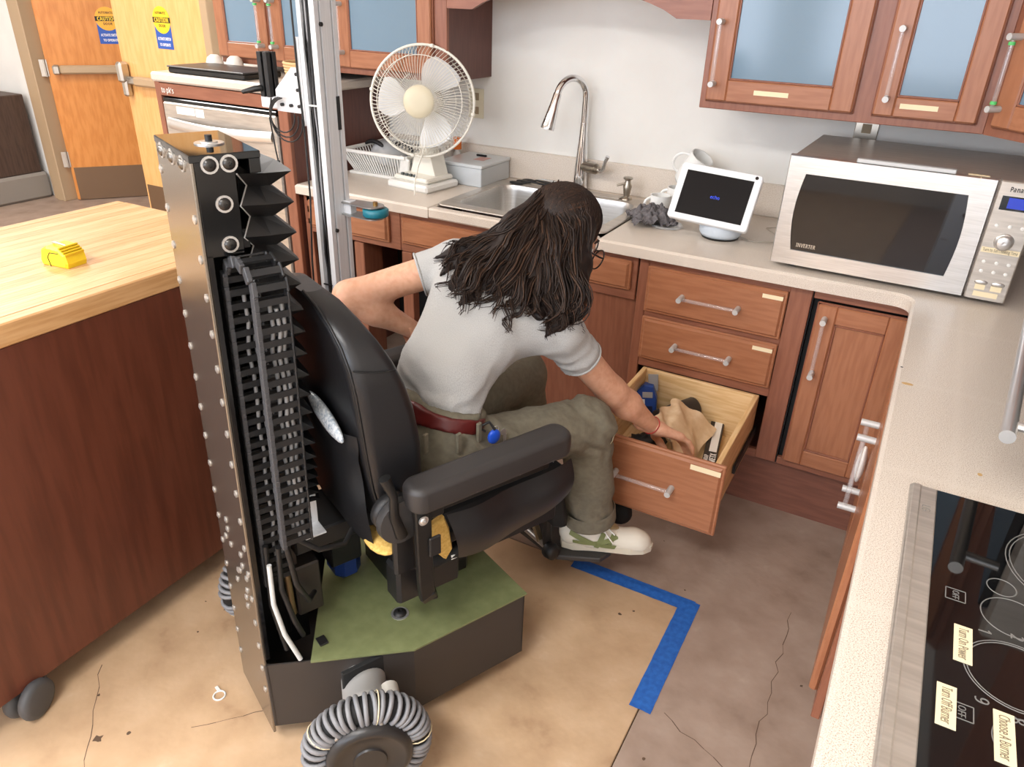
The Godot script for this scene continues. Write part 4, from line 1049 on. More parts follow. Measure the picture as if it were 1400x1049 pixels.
func microwave() -> void:
	var W := 0.623
	var hh := 0.3165
	var u := thing("microwave_oven", "large stainless steel microwave oven with a dark window", "microwave", Vector3(0.4545, H, -0.0515), -0.0251)
	var y0 := 0.0123
	obj("body", MB.new().box(Vector3(W / 2, y0 + hh / 2, -0.25), Vector3(W - 0.006, hh - 0.004, 0.445), 0.006), tri_mat(noise_tex(64, 0.02, [[0.0, c8(172, 160, 150)], [1.0, c8(192, 181, 171)]], 256, 256, 3), Vector3(1.5, 12, 12), 0.3, 0.5), u)
	for sx in [0.06, W - 0.06]:
		for sz in [-0.05, -0.42]: obj("foot", MB.new().cyl(Vector3(sx, 0, sz), Vector3(sx, y0 + 0.002, sz), 0.014, 12), M.black_plastic, u)
	# door frame around a window with bowed sides
	var win := PackedVector2Array()
	for i in 9: win.append(Vector2(0.053 - 0.013 * sin(PI * i / 8.0), lerpf(0.269, 0.046, i / 8.0)))
	for i in 9: win.append(Vector2(0.465 + 0.010 * sin(PI * i / 8.0), lerpf(0.046, 0.269, i / 8.0)))
	var outer := PackedVector2Array()
	for i in 9: outer.append(Vector2(0.0, lerpf(hh, 0.0, i / 8.0)))
	for i in 9: outer.append(Vector2(0.523, lerpf(0.0, hh, i / 8.0)))
	var mb := MB.new()
	var off := Vector3(0, y0, 0)
	var v3 := func(p: Vector2, z: float) -> Vector3: return Vector3(p.x, p.y, z) + off
	for i in 18:
		var j := (i + 1) % 18
		var cen := Vector2(0.26, 0.158)
		var po: Vector2 = outer[i].lerp(cen, 0.012)
		var pj_: Vector2 = outer[j].lerp(cen, 0.012)
		mb.quad(v3.call(outer[i], -0.03), v3.call(outer[j], -0.03), v3.call(outer[j], -0.006), v3.call(outer[i], -0.006), Vector3((outer[i] - cen).x, (outer[i] - cen).y, 0))
		mb.quad(v3.call(outer[i], -0.006), v3.call(outer[j], -0.006), v3.call(pj_, 0.0), v3.call(po, 0.0), Vector3(0, 0, 1))
		mb.quad(v3.call(po, 0.0), v3.call(pj_, 0.0), v3.call(win[j], 0.0), v3.call(win[i], 0.0), Vector3.BACK)
		mb.quad(v3.call(win[i], 0.0), v3.call(win[j], 0.0), v3.call(win[j], -0.006), v3.call(win[i], -0.006), Vector3(-(win[i] - cen).x, -(win[i] - cen).y, 0.01))
	var d := obj("door", mb, M.steel_brushed, u)
	obj("window", MB.new().prism(win, -0.012 , -0.005, Transform3D(Basis(), off)), mat(c8(20, 21, 25), 0.04), d, "dark glossy door window")
	text("lettering", "INVERTER", 0.012, M.hardware, d, Transform3D(Basis(), Vector3(0.093, y0 + 0.062, -0.0045)), true, 0.055)
	obj("panel", MB.new().box(Vector3(0.5745, y0 + hh / 2, -0.015), Vector3(0.097, hh, 0.03), 0.003), M.steel_warm, u)
	obj("display", MB.new().box(Vector3(0.578, y0 + 0.262, 0.0006), Vector3(0.076, 0.036, 0.002)), M.black_gloss, u)
	var lcd := mat(c8(34, 58, 170), 0.2)
	lcd.emission_enabled = true
	lcd.emission = c8(30, 52, 190)
	lcd.emission_energy_multiplier = 0.35
	obj("display_lit_area", MB.new().box(Vector3(0.585, y0 + 0.263, 0.0018), Vector3(0.058, 0.027, 0.001)), lcd, u)
	text("lettering", "Panasonic", 0.013, M.ink_black, u, Transform3D(Basis(), Vector3(0.582, y0 + 0.297, 0.0004)), true, 0.06)
	for p in [[0.548, 0.203], [0.578, 0.203], [0.606, 0.203], [0.546, 0.105], [0.576, 0.105], [0.604, 0.105], [0.547, 0.079], [0.576, 0.079], [0.604, 0.079]]:
		obj("button", MB.new().lathe([Vector2(0.0048, 0), Vector2(0.0045, 0.002), Vector2(0, 0.003)], 12, Transform3D(Basis(Vector3.RIGHT, PI / 2), Vector3(p[0], y0 + p[1], 0))), M.white_plastic, u)
	obj("dial", MB.new().lathe([Vector2(0.023, 0), Vector2(0.022, 0.004), Vector2(0.019, 0.005), Vector2(0.0175, 0.016), Vector2(0.015, 0.018), Vector2(0, 0.016)], 28, Transform3D(Basis(Vector3.RIGHT, PI / 2), Vector3(0.576, y0 + 0.162, 0))), M.steel, u)
	for p in [[0.556, 0.048], [0.596, 0.048]]: obj("button", MB.new().ell(Vector3(p[0], y0 + p[1], 0), Vector3(0.016, 0.007, 0.004)), M.steel, u)
	for p in [[0.575, 0.137, 0.088, 0.014], [0.556, 0.036, 0.024, 0.014], [0.594, 0.036, 0.026, 0.014], [0.574, 0.016, 0.058, 0.014]]:
		tape_label(u, p[0], y0 + p[1], 0.003 if p[1] < 0.05 and p[1] > 0.03 else 0.0002, p[2], p[3])
	text("lettering", "Turn to Set Cooking Time", 0.008, M.ink, u, Transform3D(Basis(), Vector3(0.575, y0 + 0.137, 0.0018)), false, 0.08)
	obj("door_release", MB.new().prism(rounded(0.088, 0.038, 0.006), 0.0, 0.0015, Transform3D(Basis(), Vector3(0.574, y0 + 0.02, -0.001))), M.steel_warm, u)
	obj("top_ledge", MB.new().box(Vector3(0.30, y0 + hh + 0.006, -0.012), Vector3(0.245, 0.012, 0.022), 0.002), mat(c8(186, 188, 188), 0.3, 0.5), u)
	tape_label(u, 0.48, y0 + hh - 0.004, 0.0, 0.001)
	obj("tape_label", MB.new().box(Vector3(0.475, y0 + hh + 0.001, -0.03), Vector3(0.05, 0.001, 0.014)), M.label_tape, u)

func cooktop() -> void:
	var u := thing("glass_cooktop", "black glass cooktop with a steel side rail in the worktop", "cooktop", Vector3(0.915, H, 1.022))
	obj("side_rail", MB.new().box(Vector3(0.021, 0.004, 0.39), Vector3(0.042, 0.008, 0.78), 0.003).box(Vector3(0.010, 0.006, 0.39), Vector3(0.016, 0.008, 0.78), 0.003), M.steel_warm, u)
	obj("glass", MB.new().box(Vector3(0.29, 0.0035, 0.39), Vector3(0.50, 0.006, 0.78), 0.001), mat(c8(12, 12, 13), 0.04), u)
	var pr := mat(c8(120, 118, 114), 0.5)
	var y := 0.0068
	for r in [[0.20, 0.13, 0.105], [0.20, 0.13, 0.100], [0.20, 0.13, 0.045], [0.10, 0.385, 0.0575], [0.10, 0.385, 0.054], [0.10, 0.275, 0.038], [0.11, 0.49, 0.038], [0.235, 0.32, 0.04], [0.088, 0.215, 0.018], [0.155, 0.225, 0.018], [0.235, 0.49, 0.04]]:
		obj("print_ring", MB.new().tube(arc(Vector3(r[0] + 0.04, y - 0.0003, r[1]), Vector3.RIGHT, Vector3.BACK, r[2], 0.0, TAU, 48).slice(0, 48), 0.0008, 4, true), pr, u)
	var flat := Basis(Vector3(0, 0, 1), Vector3(1, 0, 0), Vector3(0, 1, 0))     # letters read from the -x side
	for k in 9:
		var a := deg_to_rad(-118.0 + 30.0 * k)
		text("numeral", str(k + 1), 0.015, pr, u, Transform3D(flat, Vector3(0.14 + cos(a) * 0.072, y, 0.385 + sin(a) * 0.072)))
	for p in [[0.072, 0.265], [0.20, 0.315], [0.082, 0.475], [0.20, 0.475]]:
		for s in [[-0.012, 0.0, 0.0012, 0.024], [0.012, 0.0, 0.0012, 0.024], [0.0, -0.012, 0.024, 0.0012], [0.0, 0.012, 0.024, 0.0012]]:
			obj("print_box", MB.new().box(Vector3(p[0] + s[0], y, p[1] + s[1]), Vector3(s[2], 0.0005, s[3])), pr, u)
		text("lettering", "OFF", 0.008, pr, u, Transform3D(flat, Vector3(p[0], y, p[1])))
	for p in [[0.082, 0.36, 0.068, "Turn On Power"], [0.066, 0.475, 0.066, "Turn Off Burner"], [0.124, 0.49, 0.075, "Choose A Burner"], [0.206, 0.40, 0.115, "Choose the Number for Heat Level"]]:
		obj("tape_label", MB.new().box(Vector3(p[0], y + 0.0002, p[1]), Vector3(0.021, 0.0008, p[2])), M.label_tape, u, "cream tape label")
		text("lettering", p[3], 0.011, M.ink, u, Transform3D(flat, Vector3(p[0], y + 0.0008, p[1])), false, p[2] * 0.85)
	text("lettering", "LG", 0.012, mat(c8(140, 134, 126), 0.5), u, Transform3D(flat, Vector3(0.026, 0.0088, 0.07)))
	# countertop oven with a bar handle
	u = thing("countertop_oven", "stainless countertop oven with a tubular bar handle beside the cooktop", "oven", Vector3(1.156, H, 0.38), -0.1)
	obj("body", MB.new().box(Vector3(0.14, 0.16, 0.30), Vector3(0.28, 0.29, 0.60), 0.008), M.steel_warm, u)
	obj("door", MB.new().box(Vector3(-0.008, 0.14, 0.30), Vector3(0.016, 0.22, 0.58), 0.004), M.black_gloss, u)
	obj("handle", MB.new().cyl(Vector3(-0.072, 0.136, 0.06), Vector3(-0.072, 0.136, 0.665), 0.0115, 18), M.steel, u)
	for z in [0.16, 0.618]: obj("handle_stand", MB.new().cyl(Vector3(-0.012, 0.136, z), Vector3(-0.066, 0.136, z), 0.008, 12), M.steel, u)
	for x in [0.04, 0.24]:
		for z in [0.05, 0.55]: obj("foot", MB.new().cyl(Vector3(x, 0, z), Vector3(x, 0.018, z), 0.015, 10), M.black_plastic, u)

# ---------------------------------------------------------------- drawer contents, floor things
func drawer_things() -> void:
	var fy := 0.2595
	var u := thing("sponge_pack", "blue and orange cardboard blister pack standing in the open drawer", "package", Vector3(0.165, fy, 0.06), 0.25)
	var tilt := Transform3D(Basis(Vector3.BACK, 0.12) * Basis(Vector3.RIGHT, -0.18), Vector3.ZERO)
	obj("carton", MB.new().prism(PackedVector2Array([Vector2(-0.035, 0.002), Vector2(0.038, 0.002), Vector2(0.042, 0.10), Vector2(0.03, 0.145), Vector2(0.0, 0.15), Vector2(-0.03, 0.12)]), -0.02, 0.02, tilt, 0.004), mat(c8(34, 72, 150), 0.4), u)
	obj("side_flap", MB.new().box(Vector3(-0.036, 0.05, 0.0), Vector3(0.006, 0.09, 0.034), 0.001, tilt), mat(c8(226, 116, 40), 0.5), u)
	obj("price_tag", MB.new().box(Vector3(-0.012, 0.085, 0.0208), Vector3(0.03, 0.028, 0.001), 0.0, tilt), M.paper, u)
	obj("window", MB.new().box(Vector3(0.012, 0.115, 0.0208), Vector3(0.034, 0.02, 0.001), 0.0, tilt), mat(c8(170, 170, 168), 0.3), u)
	obj("print_mark", MB.new().box(Vector3(0.014, 0.05, 0.0208), Vector3(0.03, 0.05, 0.001), 0.0, tilt), mat(c8(20, 30, 66), 0.4), u)
	obj("hang_tab", MB.new().box(Vector3(0.028, 0.15, -0.012), Vector3(0.034, 0.06, 0.004), 0.001, tilt), mat(c8(150, 148, 146), 0.5), u)
	var c := obj("thermos", MB.new().lathe([Vector2(0, 0), Vector2(0.034, 0.0), Vector2(0.037, 0.004), Vector2(0.037, 0.15), Vector2(0.034, 0.156), Vector2(0.02, 0.157), Vector2(0, 0.155)], 24), mat(c8(46, 40, 38), 0.5))
	c.transform = Transform3D(Basis(Vector3.UP, -0.6) * Basis(Vector3.RIGHT, -PI / 2 + 0.12), Vector3(0.225, fy + 0.062, 0.115))
	tag(c, "dark brown cylinder lying in the open drawer", "cylinder")
	# black crumpled bags
	for k in 2:
		var nz := FastNoiseLite.new()
		nz.seed = 20 + k
		nz.frequency = 12.0
		var mb := MB.new()
		var rows := []
		for i in 13:
			var l := []
			for j in 20:
				var th := PI * (i + 0.02) / 12.05
				var ph := TAU * j / 20
				var d := Vector3(sin(th) * cos(ph), cos(th), sin(th) * sin(ph))
				var r := 1.0 + 0.35 * nz.get_noise_3d(d.x * 0.3, d.y * 0.3, d.z * 0.3)
				l.append(Vector3(d.x * 0.062, d.y * 0.026 + 0.028, d.z * 0.045) * r)
			rows.append(l)
		mb.grid(rows, Vector3.UP, true)
		var b := obj("black_pouch", mb, mat(c8(26, 25, 25), 0.6))
		b.position = [Vector3(0.225, fy + 0.003, 0.215), Vector3(0.305, fy + 0.003, 0.33)][k]
		b.rotation.y = [0.5, -0.4][k]
		tag(b, ["crumpled black pouch under the hand in the drawer", "crumpled black pouch beneath the paper bag in the drawer"][k], "pouch")
	# brown paper bag, held by its edge
	var rows2 := []
	for i in 15:
		var l := []
		for j in 15:
			var s := i / 14.0
			var t := j / 14.0
			var a := Vector3(0.245, 0.405, 0.235).lerp(Vector3(0.262, 0.40, 0.08), t)
			var b := Vector3(0.385, 0.30, 0.36).lerp(Vector3(0.405, 0.305, 0.06), t)
			var p := a.lerp(b, s)
			p.y += 0.022 * sin(s * PI) - 0.01 * sin(t * PI * 2.0 + s * 5.0) * s + 0.006 * sin(s * 14.0 + t * 6.0)
			p.x += 0.008 * sin(t * 11.0 + s * 4.0)
			l.append(p)
		rows2.append(l)
	var up := MB.new().grid(rows2, Vector3.UP)
	var low := []
	for r in rows2: low.append(r.map(func(p): return p - Vector3(0.003, 0.004, 0.0)))
	up.grid(low, Vector3.DOWN)
	var pb := obj("paper_bag", up, tri_mat(noise_tex(91, 0.02, [[0.0, c8(204, 172, 134)], [0.5, c8(216, 187, 150)], [1.0, c8(226, 200, 166)]], 256, 256, 5), Vector3(5, 5, 5), 0.8))
	tag(pb, "flat brown paper bag lifted by the hand in the drawer", "paper bag")
	u = thing("wrap_box", "long black and white kitchen wrap carton in the open drawer", "carton", Vector3(0.418, fy, 0.115), 0.16)
	obj("carton", MB.new().box(Vector3(0, 0.022, 0), Vector3(0.044, 0.044, 0.29), 0.002), mat(c8(36, 35, 34), 0.45), u)
	obj("white_strip", MB.new().box(Vector3(0.004, 0.0445, -0.035), Vector3(0.024, 0.001, 0.20)), M.paper, u)
	text("lettering", "METX", 0.02, M.paper, u, Transform3D(Basis(Vector3(0, 0, -1), Vector3(-1, 0, 0), Vector3(0, 1, 0)), Vector3(0.008, 0.0448, 0.105)), true, 0.055)
	text("lettering", "WRAP", 0.014, M.paper, u, Transform3D(Basis(Vector3(0, 0, -1), Vector3(-1, 0, 0), Vector3(0, 1, 0)), Vector3(-0.012, 0.0448, 0.11)), true, 0.04)
	var dv := obj("wood_strip", MB.new().box(Vector3(0, 0.006, 0), Vector3(0.03, 0.012, 0.24), 0.002), M.maple_z)
	dv.position = Vector3(0.158, fy, 0.30)
	dv.rotation.y = -0.25
	tag(dv, "pale wooden strip on the drawer bottom", "strip")
	# blue tape over the saw cuts
	var tp := thing("floor_tape", "L-shaped line of blue masking tape on the concrete floor", "tape", Vector3(0.512, 0.0005, 0.553))
	var strip := func(a: Vector2, b: Vector2, w: float, seed_: int) -> void:
		var mb := MB.new()
		var nz := FastNoiseLite.new()
		nz.seed = seed_
		nz.frequency = 6.0
		var r := []
		var d := (b - a).normalized()
		var nn := Vector2(-d.y, d.x)
		for i in 25:
			var l := []
			for j in 7:
				var t := i / 24.0
				var s := j / 6.0 - 0.5
				var p := a.lerp(b, t) + nn * s * w * (1.0 + 0.04 * nz.get_noise_2d(t * 3.0, s))
				l.append(Vector3(p.x, 0.0008 + 0.0012 * absf(nz.get_noise_2d(p.x * 4.0, p.y * 4.0)) + (0.0012 if j == 2 or j == 3 else 0.0), p.y))
			r.append(l)
		mb.grid(r, Vector3.UP)
		obj("tape_strip", mb, M.blue_tape, tp)
	strip.call(Vector2(-0.37, 0.0), Vector2(0.015, 0.0), 0.05, 3)
	strip.call(Vector2(0.002, -0.02), Vector2(0.002, 0.415), 0.056, 4)
	# small white ring on the floor
	var rg := thing("plastic_ring", "small white plastic ring clip lying on the floor", "ring", Vector3(-0.412, 0.002, 1.463))
	obj("loop", MB.new().tube(arc(Vector3.ZERO, Vector3.RIGHT, Vector3.BACK, 0.014, 0.0, TAU, 20).slice(0, 20), 0.0024, 6, true), M.white_plastic, rg)
	obj("tab", MB.new().box(Vector3(-0.022, 0.0, -0.006), Vector3(0.018, 0.003, 0.008), 0.001, Transform3D(Basis(Vector3.UP, -0.3), Vector3.ZERO)), M.white_plastic, rg)

func island() -> void:
	var x1 := -0.745
	var x0 := -1.415
	var z0 := 0.785
	var z1 := 1.90
	var top := 0.956
	var u := thing("kitchen_island", "rolling kitchen island with butcher block top and dark brown panels", "island", Vector3((x0 + x1) / 2, 0, (z0 + z1) / 2))
	var c := u.position
	# staves of the butcher block
	var n := 18
	var w := (x1 - x0) / n
	for k in n:
		var x := x0 + w * (k + 0.5) - c.x
		obj("stave", MB.new().box(Vector3(x, top - 0.025, 0), Vector3(w - 0.0003, 0.05, z1 - z0), 0.0006 if k > 0 and k < n - 1 else 0.003), [M.butcher_z, M.butcher2_z, M.butcher3_z][(k * 7 + k / 3) % 3], u)
	obj("side_panel", MB.new().box(Vector3(x1 - c.x - 0.012, 0.495, 0), Vector3(0.018, 0.82, z1 - z0 - 0.02), 0.002), M.island_y, u)
	obj("side_panel", MB.new().box(Vector3(x0 - c.x + 0.02, 0.495, 0), Vector3(0.018, 0.82, z1 - z0 - 0.02), 0.002), M.island_y, u)
	for s in [-1, 1]: obj("end_panel", MB.new().box(Vector3(0, 0.495, s * (z1 - z0 - 0.04) / 2), Vector3(x1 - x0 - 0.05, 0.82, 0.018), 0.002), M.island_y, u)
	obj("bottom_panel", MB.new().box(Vector3(0, 0.10, 0), Vector3(x1 - x0 - 0.04, 0.02, z1 - z0 - 0.03)), M.island_y, u)
	for sx in [-1, 1]:
		for z in [-0.49, 0.14]:
			var k := obj("caster", MB.new().box(Vector3(0, 0.084, 0), Vector3(0.05, 0.008, 0.06), 0.002), M.black_plastic, u)
			k.position = Vector3(sx * 0.318, 0, z + (0.225 if z > 0 else 0.0))
			k.rotation.y = 0.35
			for s in [-1, 1]: obj("wheel", MB.new().lathe([Vector2(0, -0.014), Vector2(0.036, -0.014), Vector2(0.047, -0.010), Vector2(0.05, 0.0), Vector2(0.047, 0.010), Vector2(0.036, 0.014), Vector2(0, 0.014)], 24, Transform3D(Basis(Vector3.BACK, PI / 2), Vector3(s * 0.020, 0.050, 0.012))), mat(c8(78, 78, 79), 0.55), k)
			obj("fork", MB.new().box(Vector3(0, 0.06, 0.0), Vector3(0.01, 0.05, 0.05), 0.003), M.black_plastic, k)
	# yellow tape measure
	var t := thing("tape_measure", "yellow retractable tape measure on the butcher block top", "tape measure", Vector3(-0.985, top, 1.245), 0.12)
	t.scale = Vector3.ONE * 1.18
	obj("case", MB.new().prism(PackedVector2Array([Vector2(-0.034, 0.0), Vector2(0.034, 0.0), Vector2(0.037, 0.01), Vector2(0.034, 0.028), Vector2(0.02, 0.04), Vector2(-0.014, 0.042), Vector2(-0.03, 0.034), Vector2(-0.037, 0.012)]), -0.024, 0.024, Transform3D.IDENTITY, 0.004), mat(c8(240, 208, 40), 0.4), t)
	for k in 4: obj("grip_rib", MB.new().tube([Vector3(0.022 + k * 0.0045, 0.041 - k * 0.004, -0.022), Vector3(0.024 + k * 0.0045, 0.042 - k * 0.004, 0.0), Vector3(0.022 + k * 0.0045, 0.041 - k * 0.004, 0.022)], 0.0025, 6), mat(c8(222, 186, 24), 0.5), t)
	obj("belt_clip", MB.new().tube([Vector3(-0.02, 0.043, 0.0), Vector3(-0.008, 0.047, 0.006), Vector3(0.008, 0.046, 0.005), Vector3(0.016, 0.042, 0.0)], 0.0022, 6), M.steel, t)
	obj("seam", MB.new().tube([Vector3(-0.008, 0.001, 0.0245), Vector3(-0.012, 0.02, 0.0245), Vector3(-0.004, 0.03, 0.0245), Vector3(0.02, 0.031, 0.0245)], 0.0009, 5), M.ink_black, t)

func gantry_post() -> void:
	# tall aluminium extrusion on a floor plate, with cables, a guide roller and a small arm
	var u := thing("aluminium_post", "tall slotted aluminium extrusion post with bundled black cables", "post", Vector3(-0.80, 0, 0.48))
	var a := 0.064
	var b := 0.092
	var top := 1.95
	# cross-section with slots on the +x face (two) and a cable channel on the +z face
	var prof := PackedVector2Array([Vector2(-a / 2, -b / 2), Vector2(a / 2, -b / 2), Vector2(a / 2, -0.029), Vector2(a / 2 - 0.008, -0.029), Vector2(a / 2 - 0.008, -0.021), Vector2(a / 2, -0.021), Vector2(a / 2, 0.021), Vector2(a / 2 - 0.008, 0.021), Vector2(a / 2 - 0.008, 0.029), Vector2(a / 2, 0.029), Vector2(a / 2, b / 2), Vector2(0.014, b / 2), Vector2(0.012, b / 2 - 0.022), Vector2(-0.016, b / 2 - 0.022), Vector2(-0.018, b / 2), Vector2(-a / 2, b / 2)])
	var flip := Transform3D(Basis(Vector3(1, 0, 0), Vector3(0, 0, 1), Vector3(0, -1, 0)), Vector3(0, top, 0))
	obj("extrusion", MB.new().prism(prof, 0.02, top, flip), M.alu, u)
	obj("floor_plate", MB.new().box(Vector3(0, 0.006, 0), Vector3(0.26, 0.012, 0.26), 0.003), M.alu, u)
	obj("slot_cover", MB.new().box(Vector3(a / 2 + 0.0006, 1.245, -0.025), Vector3(0.002, 0.095, 0.014)), M.black, u)
	for p in [1.485, 0.90]: obj("slot_bolt", MB.new().cyl(Vector3(a / 2 - 0.003, p, 0.025), Vector3(a / 2 + 0.006, p, 0.025), 0.006, 10), M.black, u)
	var rng := RandomNumberGenerator.new()
	rng.seed = 17
	for k in 9:
		var pts := []
		var ox := lerpf(-0.014, 0.01, k / 8.0)
		for i in 16:
			var y := lerpf(top - 0.05, 0.1, i / 15.0)
			pts.append(Vector3(ox + rng.randf_range(-0.004, 0.004) + 0.006 * sin(y * 3.0), y, b / 2 - 0.012 + rng.randf_range(-0.004, 0.006)))
		obj("cable", MB.new().tube(pts, 0.0032, 6), M.black_plastic if k != 4 else mat(c8(150, 150, 152), 0.4), u)
	for y in [1.27, 0.72]: obj("cable_tie", MB.new().box(Vector3(-0.002, y, b / 2 + 0.001), Vector3(0.036, 0.004, 0.004)), M.paper if y > 1 else M.black, u)
	# linear carriage rail, plate and arm on the left
	obj("rail_plate", MB.new().box(Vector3(-a / 2 - 0.006, 1.33, b / 2 - 0.008), Vector3(0.012, 0.24, 0.028), 0.002), M.alu, u)
	var gp := PackedVector2Array([Vector2(0, 0), Vector2(0, 0.125), Vector2(-0.035, 0.125), Vector2(-0.105, 0.06), Vector2(-0.105, 0.0)])
	var plate := obj("gusset_plate", MB.new().prism(gp, -0.004, 0.004, Transform3D(Basis(), Vector3(-a / 2 - 0.008, 1.243, b / 2 - 0.006))), mat(c8(222, 224, 226), 0.4, 0.3), u)
	for p in [[-0.012, 0.108], [-0.012, 0.065], [-0.012, 0.02], [-0.045, 0.02], [-0.08, 0.02]]:
		obj("bolt", MB.new().cyl(Vector3(-a / 2 - 0.008 + p[0], 1.243 + p[1], b / 2 - 0.002), Vector3(-a / 2 - 0.008 + p[0], 1.243 + p[1], b / 2 + 0.006), 0.005, 10), M.black, plate)
	obj("cross_bar", MB.new().box(Vector3(-a / 2 - 0.12, 1.262, b / 2 - 0.03), Vector3(0.14, 0.034, 0.034), 0.003), M.alu, u)
	var bar := MB.new()
	for s in [-1, 1]:
		for t in [-1, 1]: bar.box(Vector3(-0.192 + s * 0.012, 1.34, 0.02 + t * 0.012), Vector3(0.016, 0.125, 0.016), 0.001)
	bar.box(Vector3(-0.192, 1.34, 0.02), Vector3(0.022, 0.124, 0.022))
	obj("black_upright", bar, M.black, u, "short black slotted upright")
	obj("clamp_lever", MB.new().tube([Vector3(-0.205, 1.302, 0.04), Vector3(-0.215, 1.30, 0.058), Vector3(-0.25, 1.29, 0.075)], [0.009, 0.009, 0.006], 10), M.black, u)
	obj("clip", MB.new().ell(Vector3(-0.235, 1.385, 0.01), Vector3(0.006, 0.016, 0.004)).box(Vector3(-0.225, 1.362, 0.01), Vector3(0.02, 0.008, 0.012)), M.steel, u)
	for k in 3:
		var pts := arc(Vector3(-0.115 + 0.012 * k, 1.235 - 0.006 * k, b / 2 + 0.012 + 0.004 * k), Vector3.RIGHT, Vector3.UP, 0.05 + 0.006 * k, PI * 0.55, PI * 2.05, 16)
		obj("cable_loop", MB.new().tube(pts, 0.0022, 6), M.black_plastic, u)
	obj("hanging_cable", MB.new().tube([Vector3(-0.15, 1.28, 0.06), Vector3(-0.165, 1.22, 0.06), Vector3(-0.155, 1.13, 0.06), Vector3(-0.15, 1.10, 0.06)], 0.0024, 6), M.black_plastic, u)
	obj("plug", MB.new().box(Vector3(-0.15, 1.085, 0.06), Vector3(0.013, 0.03, 0.008), 0.003).box(Vector3(-0.15, 1.064, 0.06), Vector3(0.009, 0.014, 0.005)), M.black_plastic, u)
	obj("outer_cable", MB.new().tube([Vector3(-0.042, 1.6, b / 2 + 0.008), Vector3(-0.04, 1.35, b / 2 + 0.01), Vector3(-0.036, 1.2, b / 2 + 0.008), Vector3(-0.03, 1.0, b / 2 + 0.016), Vector3(-0.034, 0.8, b / 2 + 0.03), Vector3(-0.05, 0.5, b / 2 + 0.02), Vector3(-0.03, 0.1, b / 2 + 0.01)], 0.003, 6), M.black_plastic, u)
	# guide roller: teal wheel between two steel plates
	var g := obj("roller_bracket", MB.new().box(Vector3(a / 2 + 0.014, 0.962, -0.03), Vector3(0.028, 0.05, 0.03), 0.002), M.alu, u)
	var hull := PackedVector2Array()
	for i in 13:
		var q := PI * i / 12 - PI / 2
		hull.append(Vector2(0.105 + cos(q) * 0.035, sin(q) * 0.035))
	hull.append(Vector2(0.0, 0.024)); hull.append(Vector2(0.0, -0.024))
	for y in [0.944, 0.980]: obj("roller_plate", MB.new().prism(hull, 0, 0.004, Transform3D(Basis(Vector3.RIGHT, -PI / 2), Vector3(a / 2, y, -0.03))), mat(c8(168, 168, 166), 0.35, 0.8), g)
	obj("roller_wheel", MB.new().lathe([Vector2(0.01, 0), Vector2(0.036, 0.0), Vector2(0.04, 0.003), Vector2(0.04, 0.021), Vector2(0.036, 0.024), Vector2(0.01, 0.024)], 30, Transform3D(Basis(), Vector3(a / 2 + 0.115, 0.952, -0.03))), mat(c8(28, 112, 128), 0.4), g, "teal rubber guide wheel")
	obj("roller_bolt", MB.new().cyl(Vector3(a / 2 + 0.115, 0.94, -0.03), Vector3(a / 2 + 0.115, 0.996, -0.03), 0.0075, 8), mat(c8(150, 118, 70), 0.35, 0.8), g)

# ---------------------------------------------------------------- powered lift chair
func L(r: float, y: float, f: float) -> Vector3: return Vector3(r, y, -f)   # right, up, forward

const LEAN := 0.017
func T(r: float, y: float, f: float) -> Vector3: return Vector3(r, y, -(f + (y - 0.03) * LEAN))

func hose_ring(c: Vector3, axis: Vector3, R: float, t: float, m: Material, parent: Node, called: String) -> void:
	var B := y_basis(axis)
	var P := func(a: float) -> Vector3: return c + (B.x * cos(a) + B.z * sin(a)) * (R + 0.003 * sin(a * 3.0))
	var core := []
	for i in 48: core.append(P.call(TAU * i / 48.0))
	obj("hose_core", MB.new().tube(core, t * 0.8, 10, true), M.black_matte, parent)
	var mb := MB.new()
	for i in 46:
		if i % 12 == 11: continue
		var a := TAU * i / 46.0
		var p: Vector3 = P.call(a)
		var rd := B.x * cos(a) + B.z * sin(a)
		var lean := 0.25 * sin(i * 1.7)
		var tn := (-B.x * sin(a) + B.z * cos(a))
		var w := (axis + tn * lean * 0.5).normalized()
		mb.tube(arc(p, rd, w, t * 0.86, 0.0, TAU, 18).slice(0, 18), t * 0.155, 7, true)
	obj(called, mb, m, parent)
	for k in 5:
		var a := TAU * k / 5.0 + 0.2
		var rd := B.x * cos(a) + B.z * sin(a)
		obj("hose_tie", MB.new().tube(arc(P.call(a), rd, axis, t * 0.98, 0.0, TAU, 16).slice(0, 16), 0.0016, 4, true), M.label_tape, parent)

func wheel(c: Vector3, axis: Vector3, parent: Node, hose: Material, R := 0.105, t := 0.032) -> void:
	axis = axis.normalized()
	var w := obj("wheel", MB.new().lathe([Vector2(0, -0.03), Vector2(R * 0.86, -0.03), Vector2(R * 0.92, -0.02), Vector2(R * 0.92, 0.02), Vector2(R * 0.86, 0.026), Vector2(0, 0.026)], 8, Transform3D(y_basis(axis), c), false), M.black_plastic, parent)
	hose_ring(c, axis, R, t, hose, w, "hose")
	obj("hub_cover", MB.new().lathe([Vector2(0, 0.047), Vector2(0.034, 0.047), Vector2(0.036, 0.043), Vector2(0.068, 0.043), Vector2(0.073, 0.047), Vector2(0.081, 0.047), Vector2(0.090, 0.040), Vector2(0.092, 0.026), Vector2(0, 0.026)], 36, Transform3D(y_basis(axis), c)), mat(c8(42, 40, 39), 0.35), w)
	var B := y_basis(axis)
	for k in 6:
		var a := TAU * k / 6.0 + 0.3
		var p := c + (B.x * cos(a) + B.z * sin(a)) * 0.094 + axis * 0.03
		obj("screw", MB.new().lathe([Vector2(0.0045, 0), Vector2(0.004, 0.003), Vector2(0, 0.004)], 8, Transform3D(B, p)), M.steel, w)

